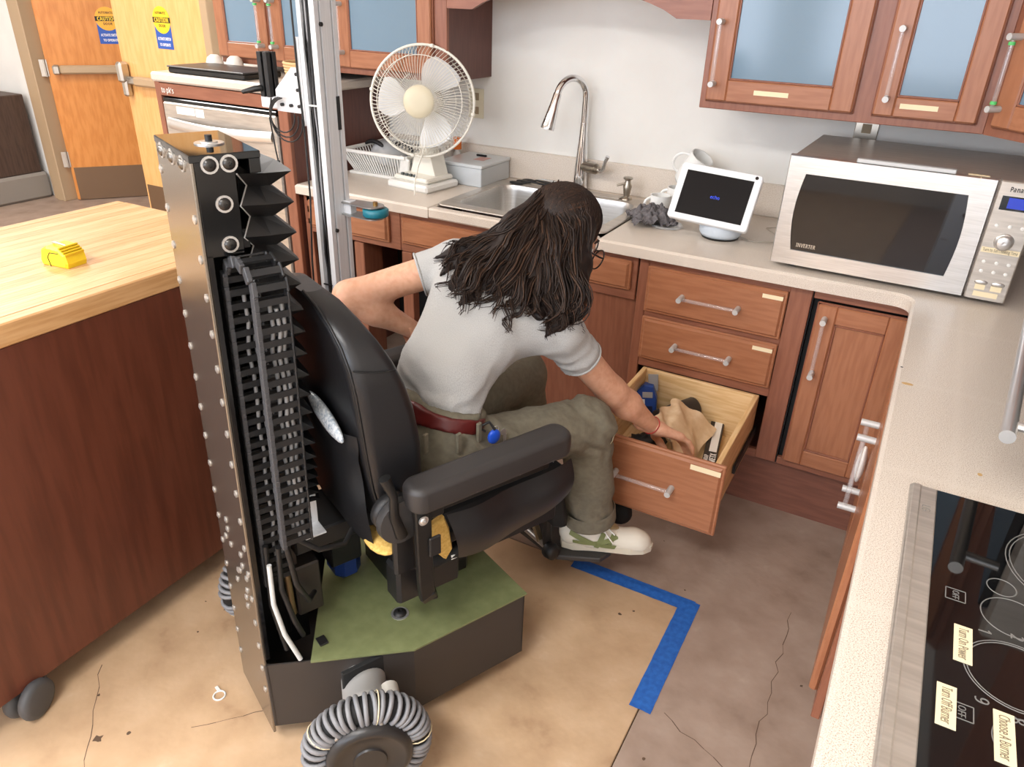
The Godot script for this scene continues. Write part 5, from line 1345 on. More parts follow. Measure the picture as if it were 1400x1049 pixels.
func button_bolt(p: Vector3, axis: Vector3, r: float, parent: Node, m: Material, washer: Material) -> void:
	var xf := Transform3D(y_basis(axis), p)
	var b := obj("bolt", MB.new().lathe([Vector2(r, 0.002), Vector2(r * 0.95, r * 0.35), Vector2(r * 0.6, r * 0.62), Vector2(r * 0.3, r * 0.66), Vector2(r * 0.28, r * 0.35), Vector2(0, r * 0.35)], 14, xf), m, parent)
	obj("washer", MB.new().lathe([Vector2(r * 1.35, 0), Vector2(r * 1.35, 0.002), Vector2(0, 0.002)], 16, xf), washer, b)

func robot() -> void:
	var u := thing("lift_wheelchair", "black powered lift wheelchair with riveted tower, bellows and olive deck", "wheelchair", Vector3(-0.116, 0, 1.055), deg_to_rad(-25))
	var speck := tri_mat(noise_tex(101, 0.22, [[0.0, c8(112, 105, 96)], [0.5, c8(144, 136, 125)], [1.0, c8(184, 176, 164)]], 512, 512, 2), Vector3(5, 5, 5), 0.26, 0.85, false)
	var body_m := tri_mat(noise_tex(102, 0.25, [[0.0, c8(50, 45, 42)], [1.0, c8(74, 68, 64)]], 512, 512, 2), Vector3(5, 5, 5), 0.5, 0.2, false)
	var vinyl := mat(c8(27, 27, 29), 0.36)
	vinyl.normal_enabled = true
	vinyl.normal_texture = bump_tex(103, 0.02, 1.2, 5)
	vinyl.normal_scale = 0.3
	vinyl.uv1_triplanar = true
	vinyl.uv1_scale = Vector3(5, 5, 5)
	var rubber := mat(c8(47, 44, 43), 0.5)
	var steel_dark := mat(c8(28, 27, 26), 0.38, 0.3)
	var foam := tri_mat(noise_tex(104, 0.05, [[0.0, c8(204, 158, 76)], [1.0, c8(236, 200, 118)]], 256, 256, 4), Vector3(8, 8, 8), 0.9, 0.0, false)
	var shear := Transform3D(Basis(Vector3.RIGHT, Vector3(0, 1, -LEAN), Vector3.BACK), Vector3(0, 0, 0.03 * LEAN))
	var k1 := -0.424
	# ---- tower
	var bp := obj("back_plate", MB.new().box(Vector3(0, 0.685, -k1), Vector3(0.214, 1.31, 0.006), 0.0015, shear), speck, u, "riveted brown-grey metal plate")
	var rv := []
	for k in 18:
		rv.append(Vector2(-0.094, 1.285 - 0.0685 * k))
		if k != 0: rv.append(Vector2(0.088, 1.305 - 0.0675 * k))
	for p in [[0.05, 0.52], [0.05, 0.49], [0.07, 0.47], [-0.03, 0.56], [-0.03, 0.535], [-0.055, 0.50], [-0.02, 0.50], [0.01, 0.45], [0.06, 0.43], [0.045, 0.40], [0.045, 0.375], [-0.01, 0.41], [0.025, 0.46]]: rv.append(Vector2(p[0], p[1]))
	for p in rv: button_bolt(T(p.x, p.y, k1 - 0.003), Vector3(0, 0, 1), 0.0055, bp, M.steel, M.steel)
	for r in [-0.065, 0.0, 0.062]: button_bolt(T(r, 1.322, k1 - 0.003), Vector3(0, 0, 1), 0.010, bp, mat(c8(120, 116, 110), 0.3, 0.9), M.steel)
	obj("side_plate", MB.new().box(Vector3(0.104, 1.258, -(k1 + 0.034)), Vector3(0.006, 0.165, 0.062), 0.001, shear).box(Vector3(0.104, 0.72, -(k1 + 0.008)), Vector3(0.006, 0.92, 0.010), 0.001, shear), M.black_gloss, u)
	obj("side_plate", MB.new().box(Vector3(-0.104, 0.70, -(k1 + 0.06)), Vector3(0.006, 1.27, 0.115), 0.001, shear), M.black_gloss, u)
	obj("top_plate", MB.new().box(Vector3(0.0, 1.335, -(k1 + 0.052)), Vector3(0.216, 0.012, 0.112), 0.0015, shear), mat(c8(26, 25, 24), 0.05), u, "glossy black top plate")
	obj("top_lip", MB.new().box(Vector3(0.062, 1.318, -(k1 + 0.098)), Vector3(0.09, 0.024, 0.018), 0.001, shear), M.black_gloss, u)
	var tp := T(0.015, 1.341, k1 + 0.055)
	obj("top_washer", MB.new().lathe([Vector2(0.024, 0), Vector2(0.024, 0.002), Vector2(0.014, 0.002), Vector2(0.014, 0.004), Vector2(0, 0.004)], 24, Transform3D(Basis(), tp)), M.steel, u)
	obj("top_bolt", MB.new().cyl(tp, tp + Vector3(0, 0.014, 0), 0.006, 12), M.black, u)
	for p in [[-0.372, 1.325], [-0.342, 1.325], [-0.358, 1.262], [-0.358, 1.195]]: button_bolt(Vector3(0.1075, p[1], -(p[0] - 0.004)), Vector3.RIGHT, 0.0105, u, mat(c8(70, 68, 66), 0.3, 0.8), M.steel)
	obj("rail", MB.new().box(Vector3(-0.045, 0.74, 0.33), Vector3(0.03, 1.14, 0.03), 0.002, shear).box(Vector3(-0.02, 0.74, 0.34), Vector3(0.012, 1.14, 0.018), 0.001, shear), mat(c8(70, 66, 62), 0.35, 0.8), u)
	obj("inner_wall", MB.new().box(Vector3(-0.07, 0.7, 0.335), Vector3(0.01, 1.2, 0.15), 0.0, shear), M.black_matte, u)
	# ---- bellows
	var tips := [1.303, 1.251, 1.198, 1.149, 1.104, 1.054, 1.010, 0.965, 0.920, 0.878, 0.838, 0.803, 0.768, 0.735, 0.710, 0.687, 0.667, 0.648, 0.631]
	var rows := []
	var edge := []
	var plan := func(outr: float, ff: float, fr: float, y: float) -> Array:
		return [T(outr, y + 0.004, fr), T(outr - 0.004, y, lerpf(fr, ff, 0.5)), T(outr, y, ff - 0.004), T(outr - 0.02, y, ff), T(0.0, y, ff + 0.006), T(-outr + 0.02, y, ff), T(-outr, y, ff - 0.004), T(-outr, y, fr)]
	for i in tips.size():
		var y: float = tips[i]
		var r: Array = plan.call(0.106, -0.262, -0.357, y)
		rows.append(r); edge.append(r[0])
		if i + 1 < tips.size():
			var ym: float = (y + tips[i + 1]) / 2.0
			var q: Array = plan.call(0.078, -0.29, -0.335, ym)
			rows.append(q); edge.append(q[0])
	# flat-shaded folds
	var mb := MB.new()
	for i in rows.size() - 1:
		for j in 7:
			var mid: Vector3 = (rows[i][j] + rows[i + 1][j + 1]) / 2.0
			mb.quad(rows[i][j], rows[i][j + 1], rows[i + 1][j + 1], rows[i + 1][j], mid - Vector3(0, mid.y, 0.38))
	obj("bellows", mb, mat(c8(21, 20, 20), 0.42), u, "black accordion bellows")
	obj("bellows_edge", MB.new().tube(edge, 0.0016, 4), mat(c8(170, 168, 164), 0.6), u)
	# ---- cable chain: an arch of links
	var path := []
	for i in 27: path.append(Vector3(0.085, lerpf(0.46, 1.13, i / 26.0), -0.395))
	for i in range(1, 6): path.append(Vector3(0.1225 - 0.0375 * cos(PI * i / 5.0), 1.13 + 0.0375 * sin(PI * i / 5.0), lerpf(-0.395, -0.371, i / 5.0)))
	for i in range(1, 22): path.append(Vector3(0.16, lerpf(1.13, 0.60, i / 21.0), -0.371))
	var link_m := mat(c8(68, 68, 70), 0.42)
	var rung_m := mat(c8(26, 26, 27), 0.5)
	var lm := MB.new()
	lm.box(Vector3(0, 0, -0.002), Vector3(0.018, 0.0262, 0.009), 0.0012)
	lm.tube([Vector3(-0.0098, 0.004, -0.002), Vector3(0.0098, 0.004, -0.002)], 0.0042, 10)
	lm.tube([Vector3(-0.0096, -0.007, -0.002), Vector3(0.0096, -0.007, -0.002)], 0.003, 8)
	var far_mesh := MB.new().box(Vector3(0, 0, -0.058), Vector3(0.019, 0.027, 0.005), 0.002).mesh()
	var link_mesh := lm.mesh()
	var rung_mesh := MB.new().box(Vector3(0, 0, -0.029), Vector3(0.003, 0.012, 0.054)).mesh()
	for i in path.size():
		var d: Vector3 = path[mini(i + 1, path.size() - 1)] - path[maxi(i - 1, 0)]
		d.z = 0.0
		var a := atan2(-d.x, d.y)
		var o := MeshInstance3D.new()
		o.mesh = link_mesh
		o.material_override = link_m
		o.name = "chain_link"
		u.add_child(o, true)
		o.transform = Transform3D(Basis(Vector3.BACK, a), T(path[i].x, path[i].y, path[i].z))
		for q in [["far_plate", far_mesh, 0.0], ["rung", rung_mesh, 0.007], ["rung", rung_mesh, -0.007]]:
			var ru := MeshInstance3D.new()
			ru.mesh = q[1]
			ru.material_override = rung_m
			ru.name = q[0]
			ru.position.x = q[2]
			o.add_child(ru, true)
	obj("chain_bracket", MB.new().box(T(0.09, 1.196, -0.355), Vector3(0.012, 0.03, 0.02), 0.001), M.black, u)
	for c in [[0.087, 0.5, 1.10, -0.365], [0.083, 0.5, 1.12, -0.35], [0.158, 0.62, 1.10, -0.345], [0.162, 0.60, 1.09, -0.335], [0.16, 0.6, 1.1, -0.325]]:
		var pts := []
		for i in 12: pts.append(T(c[0] + 0.003 * sin(i * 1.7), lerpf(c[2], c[1], i / 11.0), c[3] + 0.003 * sin(i * 2.3)))
		obj("cable", MB.new().tube(pts, 0.004, 6), mat(c8(120, 118, 116), 0.5), u)
	# ---- lower cables and mechanism in the open foot of the tower
	for c in [[[0.12, 0.56, -0.36], [0.12, 0.45, -0.365], [0.13, 0.36, -0.35], [0.11, 0.29, -0.33]], [[0.14, 0.58, -0.35], [0.145, 0.47, -0.34], [0.12, 0.39, -0.31], [0.07, 0.36, -0.28]], [[0.15, 0.59, -0.33], [0.16, 0.55, -0.29], [0.15, 0.53, -0.23], [0.1, 0.55, -0.17]], [[0.10, 0.56, -0.38], [0.10, 0.4, -0.385], [0.11, 0.27, -0.37]]]:
		obj("cable", MB.new().tube(c.map(func(p): return L(p[0], p[1], p[2])), 0.006, 8), M.black_plastic, u)
	obj("cable", MB.new().tube([L(0.115, 0.52, -0.382), L(0.12, 0.42, -0.386), L(0.125, 0.33, -0.374), L(0.14, 0.255, -0.352)], 0.0055, 8), mat(c8(206, 206, 202), 0.45), u, "pale grey cable")
	obj("actuator", MB.new().box(L(0.03, 0.36, -0.285), Vector3(0.05, 0.14, 0.06), 0.004).box(L(0.03, 0.46, -0.31), Vector3(0.018, 0.10, 0.02), 0.002), mat(c8(66, 60, 56), 0.4, 0.5), u)
	obj("actuator_rod", MB.new().cyl(L(0.045, 0.30, -0.325), L(0.045, 0.62, -0.335), 0.008, 10), mat(c8(150, 128, 96), 0.35, 0.8), u)
	obj("bracket", MB.new().box(L(0.09, 0.60, -0.29), Vector3(0.004, 0.075, 0.06), 0.001).box(L(0.112, 0.565, -0.29), Vector3(0.045, 0.004, 0.06), 0.001), M.alu, u, "bare aluminium angle bracket")
	obj("lift_arm", MB.new().box(L(0.0, 0.50, -0.2), Vector3(0.14, 0.05, 0.22), 0.004).box(L(-0.05, 0.42, -0.16), Vector3(0.06, 0.2, 0.08), 0.004), M.black, u)
	obj("blue_cover", MB.new().box(L(-0.07, 0.305, -0.15), Vector3(0.09, 0.10, 0.07), 0.02), mat(c8(24, 52, 116), 0.35), u, "dark blue plastic cover")
	# ---- base body and deck
	var plan_xy := PackedVector2Array([Vector2(-0.107, -0.421), Vector2(0.107, -0.421), Vector2(0.252, -0.129), Vector2(0.252, 0.186), Vector2(-0.252, 0.186), Vector2(-0.252, -0.129)])
	var flat := Transform3D(Basis(Vector3.RIGHT, -PI / 2), Vector3.ZERO)    # polygon (r, f) -> (r, 0, -f)
	var walls := MB.new()
	for i in plan_xy.size():
		var a := plan_xy[i]
		var b := plan_xy[(i + 1) % plan_xy.size()]
		if i == 0: continue
		var d := b - a
		var nrm := Vector2(d.y, -d.x).normalized()
		var p := PackedVector2Array([a, b, b - nrm * 0.004, a - nrm * 0.004])
		walls.prism(p, 0.055, 0.246, flat)
	walls.prism(plan_xy, 0.05, 0.056, flat)
	obj("base_body", walls, body_m, u, "dark textured metal base")
	obj("base_corner", MB.new().tube([L(0.104, 0.055, -0.418), L(0.104, 0.246, -0.418)], 0.006, 8), body_m, u)
	var deck := PackedVector2Array([Vector2(0.156, -0.336), Vector2(0.256, -0.129), Vector2(0.256, 0.19), Vector2(-0.256, 0.19), Vector2(-0.256, -0.11), Vector2(-0.058, -0.217)])
	obj("deck_plate", MB.new().prism(deck, 0.2465, 0.2515, flat), tri_mat(noise_tex(105, 0.03, [[0.0, c8(112, 118, 78)], [0.5, c8(119, 125, 84)], [1.0, c8(126, 132, 91)]], 256, 256, 4), Vector3(3, 3, 3), 0.42, 0.0, false), u, "olive green deck plate")
	button_bolt(L(0.14, 0.2515, -0.104), Vector3.UP, 0.016, u, M.black_plastic, M.steel)
	obj("deck_tab", MB.new().box(L(0.118, 0.256, -0.292), Vector3(0.028, 0.004, 0.02), 0.001, Transform3D.IDENTITY), M.black_plastic, u)
	var ax := L(0.93, 0.0, -0.37).normalized()
	# ---- wheels with corrugated hose bumpers
	var hose := mat(c8(134, 134, 136), 0.5)
	wheel(L(0.335, 0.143, -0.29), ax, u, hose, 0.105, 0.035)
	wheel(L(-0.315, 0.143, -0.285), L(-0.93, 0, -0.37), u, hose, 0.105, 0.035)
	wheel(L(-0.07, 0.12, 0.20), L(0.3, 0, 0.95), u, M.black_plastic, 0.088, 0.028)
	obj("wheel_recess", MB.new().box(L(0.215, 0.165, -0.225), Vector3(0.012, 0.15, 0.13), 0.002, Transform3D(Basis(), Vector3.ZERO)), M.black_matte, u)
	var mo := obj("wheel_motor", MB.new().lathe([Vector2(0, -0.14), Vector2(0.05, -0.14), Vector2(0.05, -0.05), Vector2(0.058, -0.045), Vector2(0.058, -0.02), Vector2(0.05, -0.012), Vector2(0, -0.012)], 28, Transform3D(y_basis(ax), L(0.315, 0.172, -0.28))), mat(c8(196, 194, 190), 0.45, 0.3), u, "cast light grey gear motor")
	for k in 7:
		var a := TAU * k / 7.0
		var B := y_basis(ax)
		obj("motor_rib", MB.new().box(Vector3.ZERO, Vector3(0.008, 0.03, 0.04), 0.002, Transform3D(Basis(B.x * cos(a) + B.z * sin(a), B.y, -B.x * sin(a) + B.z * cos(a)), L(0.315, 0.172, -0.28) - ax * 0.012 + (B.x * cos(a) + B.z * sin(a)) * 0.03)), mat(c8(206, 204, 200), 0.45, 0.2), mo)
	obj("motor_lug", MB.new().cyl(L(0.27, 0.195, -0.205), L(0.33, 0.195, -0.225), 0.02, 14), mat(c8(190, 186, 176), 0.5), u)
	# ---- seat
	obj("seat_frame", MB.new().box(L(0.0, 0.425, 0.10), Vector3(0.42, 0.045, 0.42), 0.006).box(L(0.20, 0.42, -0.07), Vector3(0.06, 0.10, 0.16), 0.008), M.black, u)
	obj("seat_base", MB.new().box(L(0.0, 0.33, 0.02), Vector3(0.2, 0.16, 0.2), 0.01), steel_dark, u)
	obj("seat_cushion", MB.new().box(L(0.0, 0.495, 0.14), Vector3(0.44, 0.09, 0.46), 0.03), vinyl, u)
	# backrest: stacked rounded sections
	var rows2 := []
	var prof := [[0.575, 0.17, -0.165, -0.10], [0.60, 0.205, -0.175, -0.085], [0.68, 0.212, -0.195, -0.072], [0.76, 0.214, -0.205, -0.075], [0.84, 0.214, -0.212, -0.088], [0.90, 0.212, -0.217, -0.105], [0.95, 0.204, -0.221, -0.124], [0.99, 0.186, -0.224, -0.142], [1.025, 0.152, -0.226, -0.158], [1.05, 0.105, -0.227, -0.170], [1.063, 0.05, -0.226, -0.182]]
	for p in prof:
		var l := []
		var w: float = p[1]
		var d: float = p[3] - p[2]
		var rr := minf(0.028, d * 0.42)
		for q in rounded(w * 2.0, d, minf(rr, w * 0.9), 4): l.append(L(q.x, p[0], (p[2] + p[3]) / 2.0 + q.y - 0.02 * pow(absf(q.x) / 0.21, 2.0) * -1.0 * 0.6))
		rows2.append(l)
	var bk := MB.new().grid(rows2, Vector3.UP, true)
	for e in [0, rows2.size() - 1]:
		var cc := Vector3.ZERO
		for p in rows2[e]: cc += p
		cc /= rows2[e].size()
		for j in rows2[e].size(): bk.face(cc, rows2[e][j], rows2[e][(j + 1) % rows2[e].size()], Vector3.UP if e > 0 else Vector3.DOWN)
	var back := obj("backrest", bk, vinyl, u, "black vinyl backrest")
	for s in [-1.0, 1.0]:
		var pipe := []
		for p in prof: pipe.append(L(s * (p[1] - 0.012), p[0], p[2] + 0.004 + 0.012 * pow(p[1] / 0.21, 2.0)))
		obj("piping", MB.new().tube(pipe, 0.0032, 6), M.black, back)
	var seam := []
	for i in 9: seam.append(L(lerpf(0.196, 0.2145, sin(PI * i / 8.0) * 0.5 + 0.3), 0.955 - 0.02 * i / 8.0, lerpf(-0.205, -0.118, i / 8.0)))
	obj("seam", MB.new().tube(seam, 0.0016, 5), M.black_matte, back)
	# pocket on the rear face
	var pk := []
	for i in 12:
		var l := []
		for j in 16:
			var t := i / 11.0
			var s := j / 15.0 * 2.0 - 1.0
			var y := lerpf(0.805, 0.56 - 0.035 * maxf(0.0, s), t)
			var bulge := 0.018 * (1.0 - s * s) * (1.0 - t * 0.5) + (0.004 * sin(j * 2.4) if i < 2 else 0.0015 * sin(j * 1.3 + i))
			l.append(L(s * 0.188 + 0.012 * t, y, -0.214 + 0.03 * t * 0.6 - bulge + 0.012 * s * s * 0.8))
		pk.append(l)
	obj("back_pocket", MB.new().grid(pk, Vector3.BACK), vinyl, u, "gathered vinyl pocket")
	var bag := obj("plastic_wrapper", MB.new().ell(Vector3.ZERO, Vector3(0.085, 0.022, 0.012), Transform3D(Basis(Vector3.BACK, -0.22), Vector3.ZERO), 16, 8), tri_mat(noise_tex(106, 0.04, [[0.0, c8(120, 138, 156)], [0.5, c8(190, 196, 200)], [1.0, c8(228, 230, 230)]], 256, 256, 4), Vector3(12, 12, 12), 0.25, 0.0, false))
	bag.transform = Transform3D(Basis(Vector3.UP, deg_to_rad(-25)), Vector3(-0.116, 0, 1.055) + Basis(Vector3.UP, deg_to_rad(-25)) * L(0.09, 0.812, -0.222))
	tag(bag, "shiny grey plastic wrapper tucked in the backrest pocket", "wrapper")
	# exposed foam at the seat corner
	obj("foam", MB.new().prism(PackedVector2Array([Vector2(0.072, 0.575), Vector2(0.042, 0.585), Vector2(0.03, 0.55), Vector2(0.022, 0.49), Vector2(0.04, 0.465), Vector2(0.058, 0.49), Vector2(0.075, 0.53)]), 0.236, 0.252, Transform3D(Basis(Vector3(0, 0, 1), Vector3.UP, Vector3(1, 0, 0)), Vector3.ZERO), 0.004), foam, u, "torn yellow foam")
	obj("foam", MB.new().ell(L(0.185, 0.535, -0.165), Vector3(0.055, 0.014, 0.03), Transform3D.IDENTITY), foam, u, "yellow foam edge")
	obj("strap", MB.new().tube([L(0.22, 0.47, -0.12), L(0.235, 0.46, -0.06), L(0.245, 0.47, -0.01), L(0.25, 0.49, 0.02)], [0.012, 0.014, 0.012, 0.008], 8), M.black_matte, u)
	obj("torn_edge", MB.new().box(L(0.252, 0.468, -0.018), Vector3(0.004, 0.012, 0.02), 0.001), M.paper, u)
	# ---- arm rests
	for s in [1.0, -1.0]:
		var pm0 := MB.new()
		var xf := Transform3D(Basis(Vector3(0, 0, -1), Vector3(s, 0, 0), Vector3(0, 1, 0)), L(s * 0.275, 0.665, 0.06))
		xf.basis = Basis(Vector3.RIGHT, 0.02) * xf.basis
		xf.origin.y += 0.026
		cushion(pm0, 0.41, 0.075, 0.062, 0.032, 0.018, xf)
		var pad := obj("armrest_pad", pm0, rubber, u, "dark grey moulded armrest pad")
		for x in [-0.06, 0.05, 0.14]: obj("mould_line", MB.new().box(L(s * 0.3112, 0.685, 0.06 + x), Vector3(0.001, 0.032, 0.0016)), mat(c8(92, 88, 84), 0.6), pad)
		obj("arm_rail", MB.new().box(L(s * 0.275, 0.648, 0.04), Vector3(0.026, 0.022, 0.34), 0.003).box(L(s * 0.275, 0.652, -0.09), Vector3(0.03, 0.05, 0.05), 0.004), steel_dark, u)
		var jp := []
		for p in [[0.288, 0.665, -0.118], [0.288, 0.56, -0.116], [0.288, 0.47, -0.114], [0.286, 0.43, -0.110], [0.278, 0.412, -0.10], [0.25, 0.402, -0.088], [0.20, 0.40, -0.08]]: jp.append(L(s * p[0], p[1], p[2]))
		var pm := MB.new()
		var wdt := [0.017, 0.017, 0.017, 0.017, 0.017, 0.017, 0.017]
		for i in jp.size() - 1:
			var d: Vector3 = jp[i + 1] - jp[i]
			pm.box(Vector3.ZERO, Vector3(0.016, d.length() + 0.008, 0.036), 0.003, Transform3D(y_basis(d) if false else Basis(d.normalized().cross(Vector3.BACK).normalized(), d.normalized(), d.normalized().cross(Vector3.BACK).normalized().cross(d.normalized())), (jp[i] + jp[i + 1]) / 2.0))
		obj("arm_post", pm, steel_dark, u)
		button_bolt(L(s * 0.298, 0.64, -0.12), Vector3(s, 0, 0), 0.008, u, M.steel, M.steel)
		obj("latch_plate", MB.new().box(L(s * 0.298, 0.565, -0.095), Vector3(0.008, 0.05, 0.028), 0.003), M.black, u)
		var sp := []
		for i in 9:
			var l := []
			for j in 13:
				var t := i / 8.0
				var q := j / 12.0
				l.append(L(s * (0.262 + 0.016 * sin(PI * t) + 0.006 * sin(q * 9.0)), lerpf(0.60 + 0.02 * q, 0.468 + 0.05 * q * q, t) - 0.012 * sin(PI * q), lerpf(-0.045, 0.295, q) + 0.03 * t * (1.0 - q)))
			sp.append(l)
		obj("side_guard", MB.new().grid(sp, Vector3(s, 0, 0)), vinyl, u, "sagging black vinyl side guard")
		obj("recline_disc", MB.new().lathe([Vector2(0, 0), Vector2(0.04, 0.0), Vector2(0.044, 0.004), Vector2(0.044, 0.022), Vector2(0.036, 0.028), Vector2(0, 0.028)], 26, Transform3D(y_basis(Vector3(s, 0, 0)), L(s * 0.218, 0.635, -0.155))), M.black_plastic, u)
		obj("recline_disc", MB.new().lathe([Vector2(0, 0), Vector2(0.05, 0.0), Vector2(0.052, 0.004), Vector2(0.05, 0.02), Vector2(0, 0.022)], 26, Transform3D(y_basis(Vector3(s, 0, 0)), L(s * 0.248, 0.63, -0.15))), mat(c8(58, 56, 55), 0.35), u)
		obj("recline_lever", MB.new().tube([L(s * 0.268, 0.60, -0.155), L(s * 0.27, 0.655, -0.17), L(s * 0.268, 0.70, -0.168), L(s * 0.262, 0.745, -0.182)], [0.014, 0.011, 0.009, 0.013], 8), steel_dark, u)
		obj("hinge_bracket", MB.new().box(L(s * 0.245, 0.545, -0.14), Vector3(0.018, 0.13, 0.05), 0.006), M.black, u)
	# ---- footrest
	obj("footrest_hanger", MB.new().tube([L(0.10, 0.44, 0.30), L(0.07, 0.33, 0.40), L(0.05, 0.20, 0.42), L(0.05, 0.12, 0.43)], 0.014, 10), M.black_plastic, u)
	obj("footrest_hanger", MB.new().tube([L(-0.12, 0.44, 0.30), L(-0.13, 0.33, 0.40), L(-0.12, 0.20, 0.42), L(-0.11, 0.12, 0.43)], 0.014, 10), M.black_plastic, u)
	obj("footrest_link", MB.new().box(Vector3.ZERO, Vector3(0.012, 0.16, 0.02), 0.003, Transform3D(Basis(Vector3.RIGHT, 0.3), L(0.02, 0.22, 0.40))), mat(c8(150, 136, 110), 0.35, 0.8), u)
	obj("footrest_bar", MB.new().cyl(L(-0.14, 0.15, 0.42), L(0.085, 0.15, 0.42), 0.009, 10), M.steel, u)
	obj("footrest_knob", MB.new().lathe([Vector2(0.024, 0), Vector2(0.026, 0.01), Vector2(0.022, 0.03), Vector2(0.014, 0.034), Vector2(0, 0.034)], 18, Transform3D(y_basis(Vector3.RIGHT), L(0.06, 0.15, 0.42))), M.black_plastic, u)
	var fp := PackedVector2Array([Vector2(0.085, 0.425), Vector2(0.17, 0.525), Vector2(0.165, 0.575), Vector2(0.10, 0.63), Vector2(-0.06, 0.68), Vector2(-0.22, 0.66), Vector2(-0.24, 0.47), Vector2(-0.12, 0.41)])
	obj("foot_plate", MB.new().prism(fp, 0.124, 0.138, flat, 0.003), mat(c8(58, 55, 53), 0.5), u)
	obj("foot_bumper", MB.new().ell(L(0.055, 0.165, 0.70), Vector3(0.05, 0.04, 0.04)), M.black_matte, u)
	obj("calf_strap", MB.new().box(Vector3.ZERO, Vector3(0.11, 0.16, 0.05), 0.022, Transform3D(Basis(Vector3.RIGHT, 0.25), L(0.085, 0.345, 0.395))), M.black_matte, u)

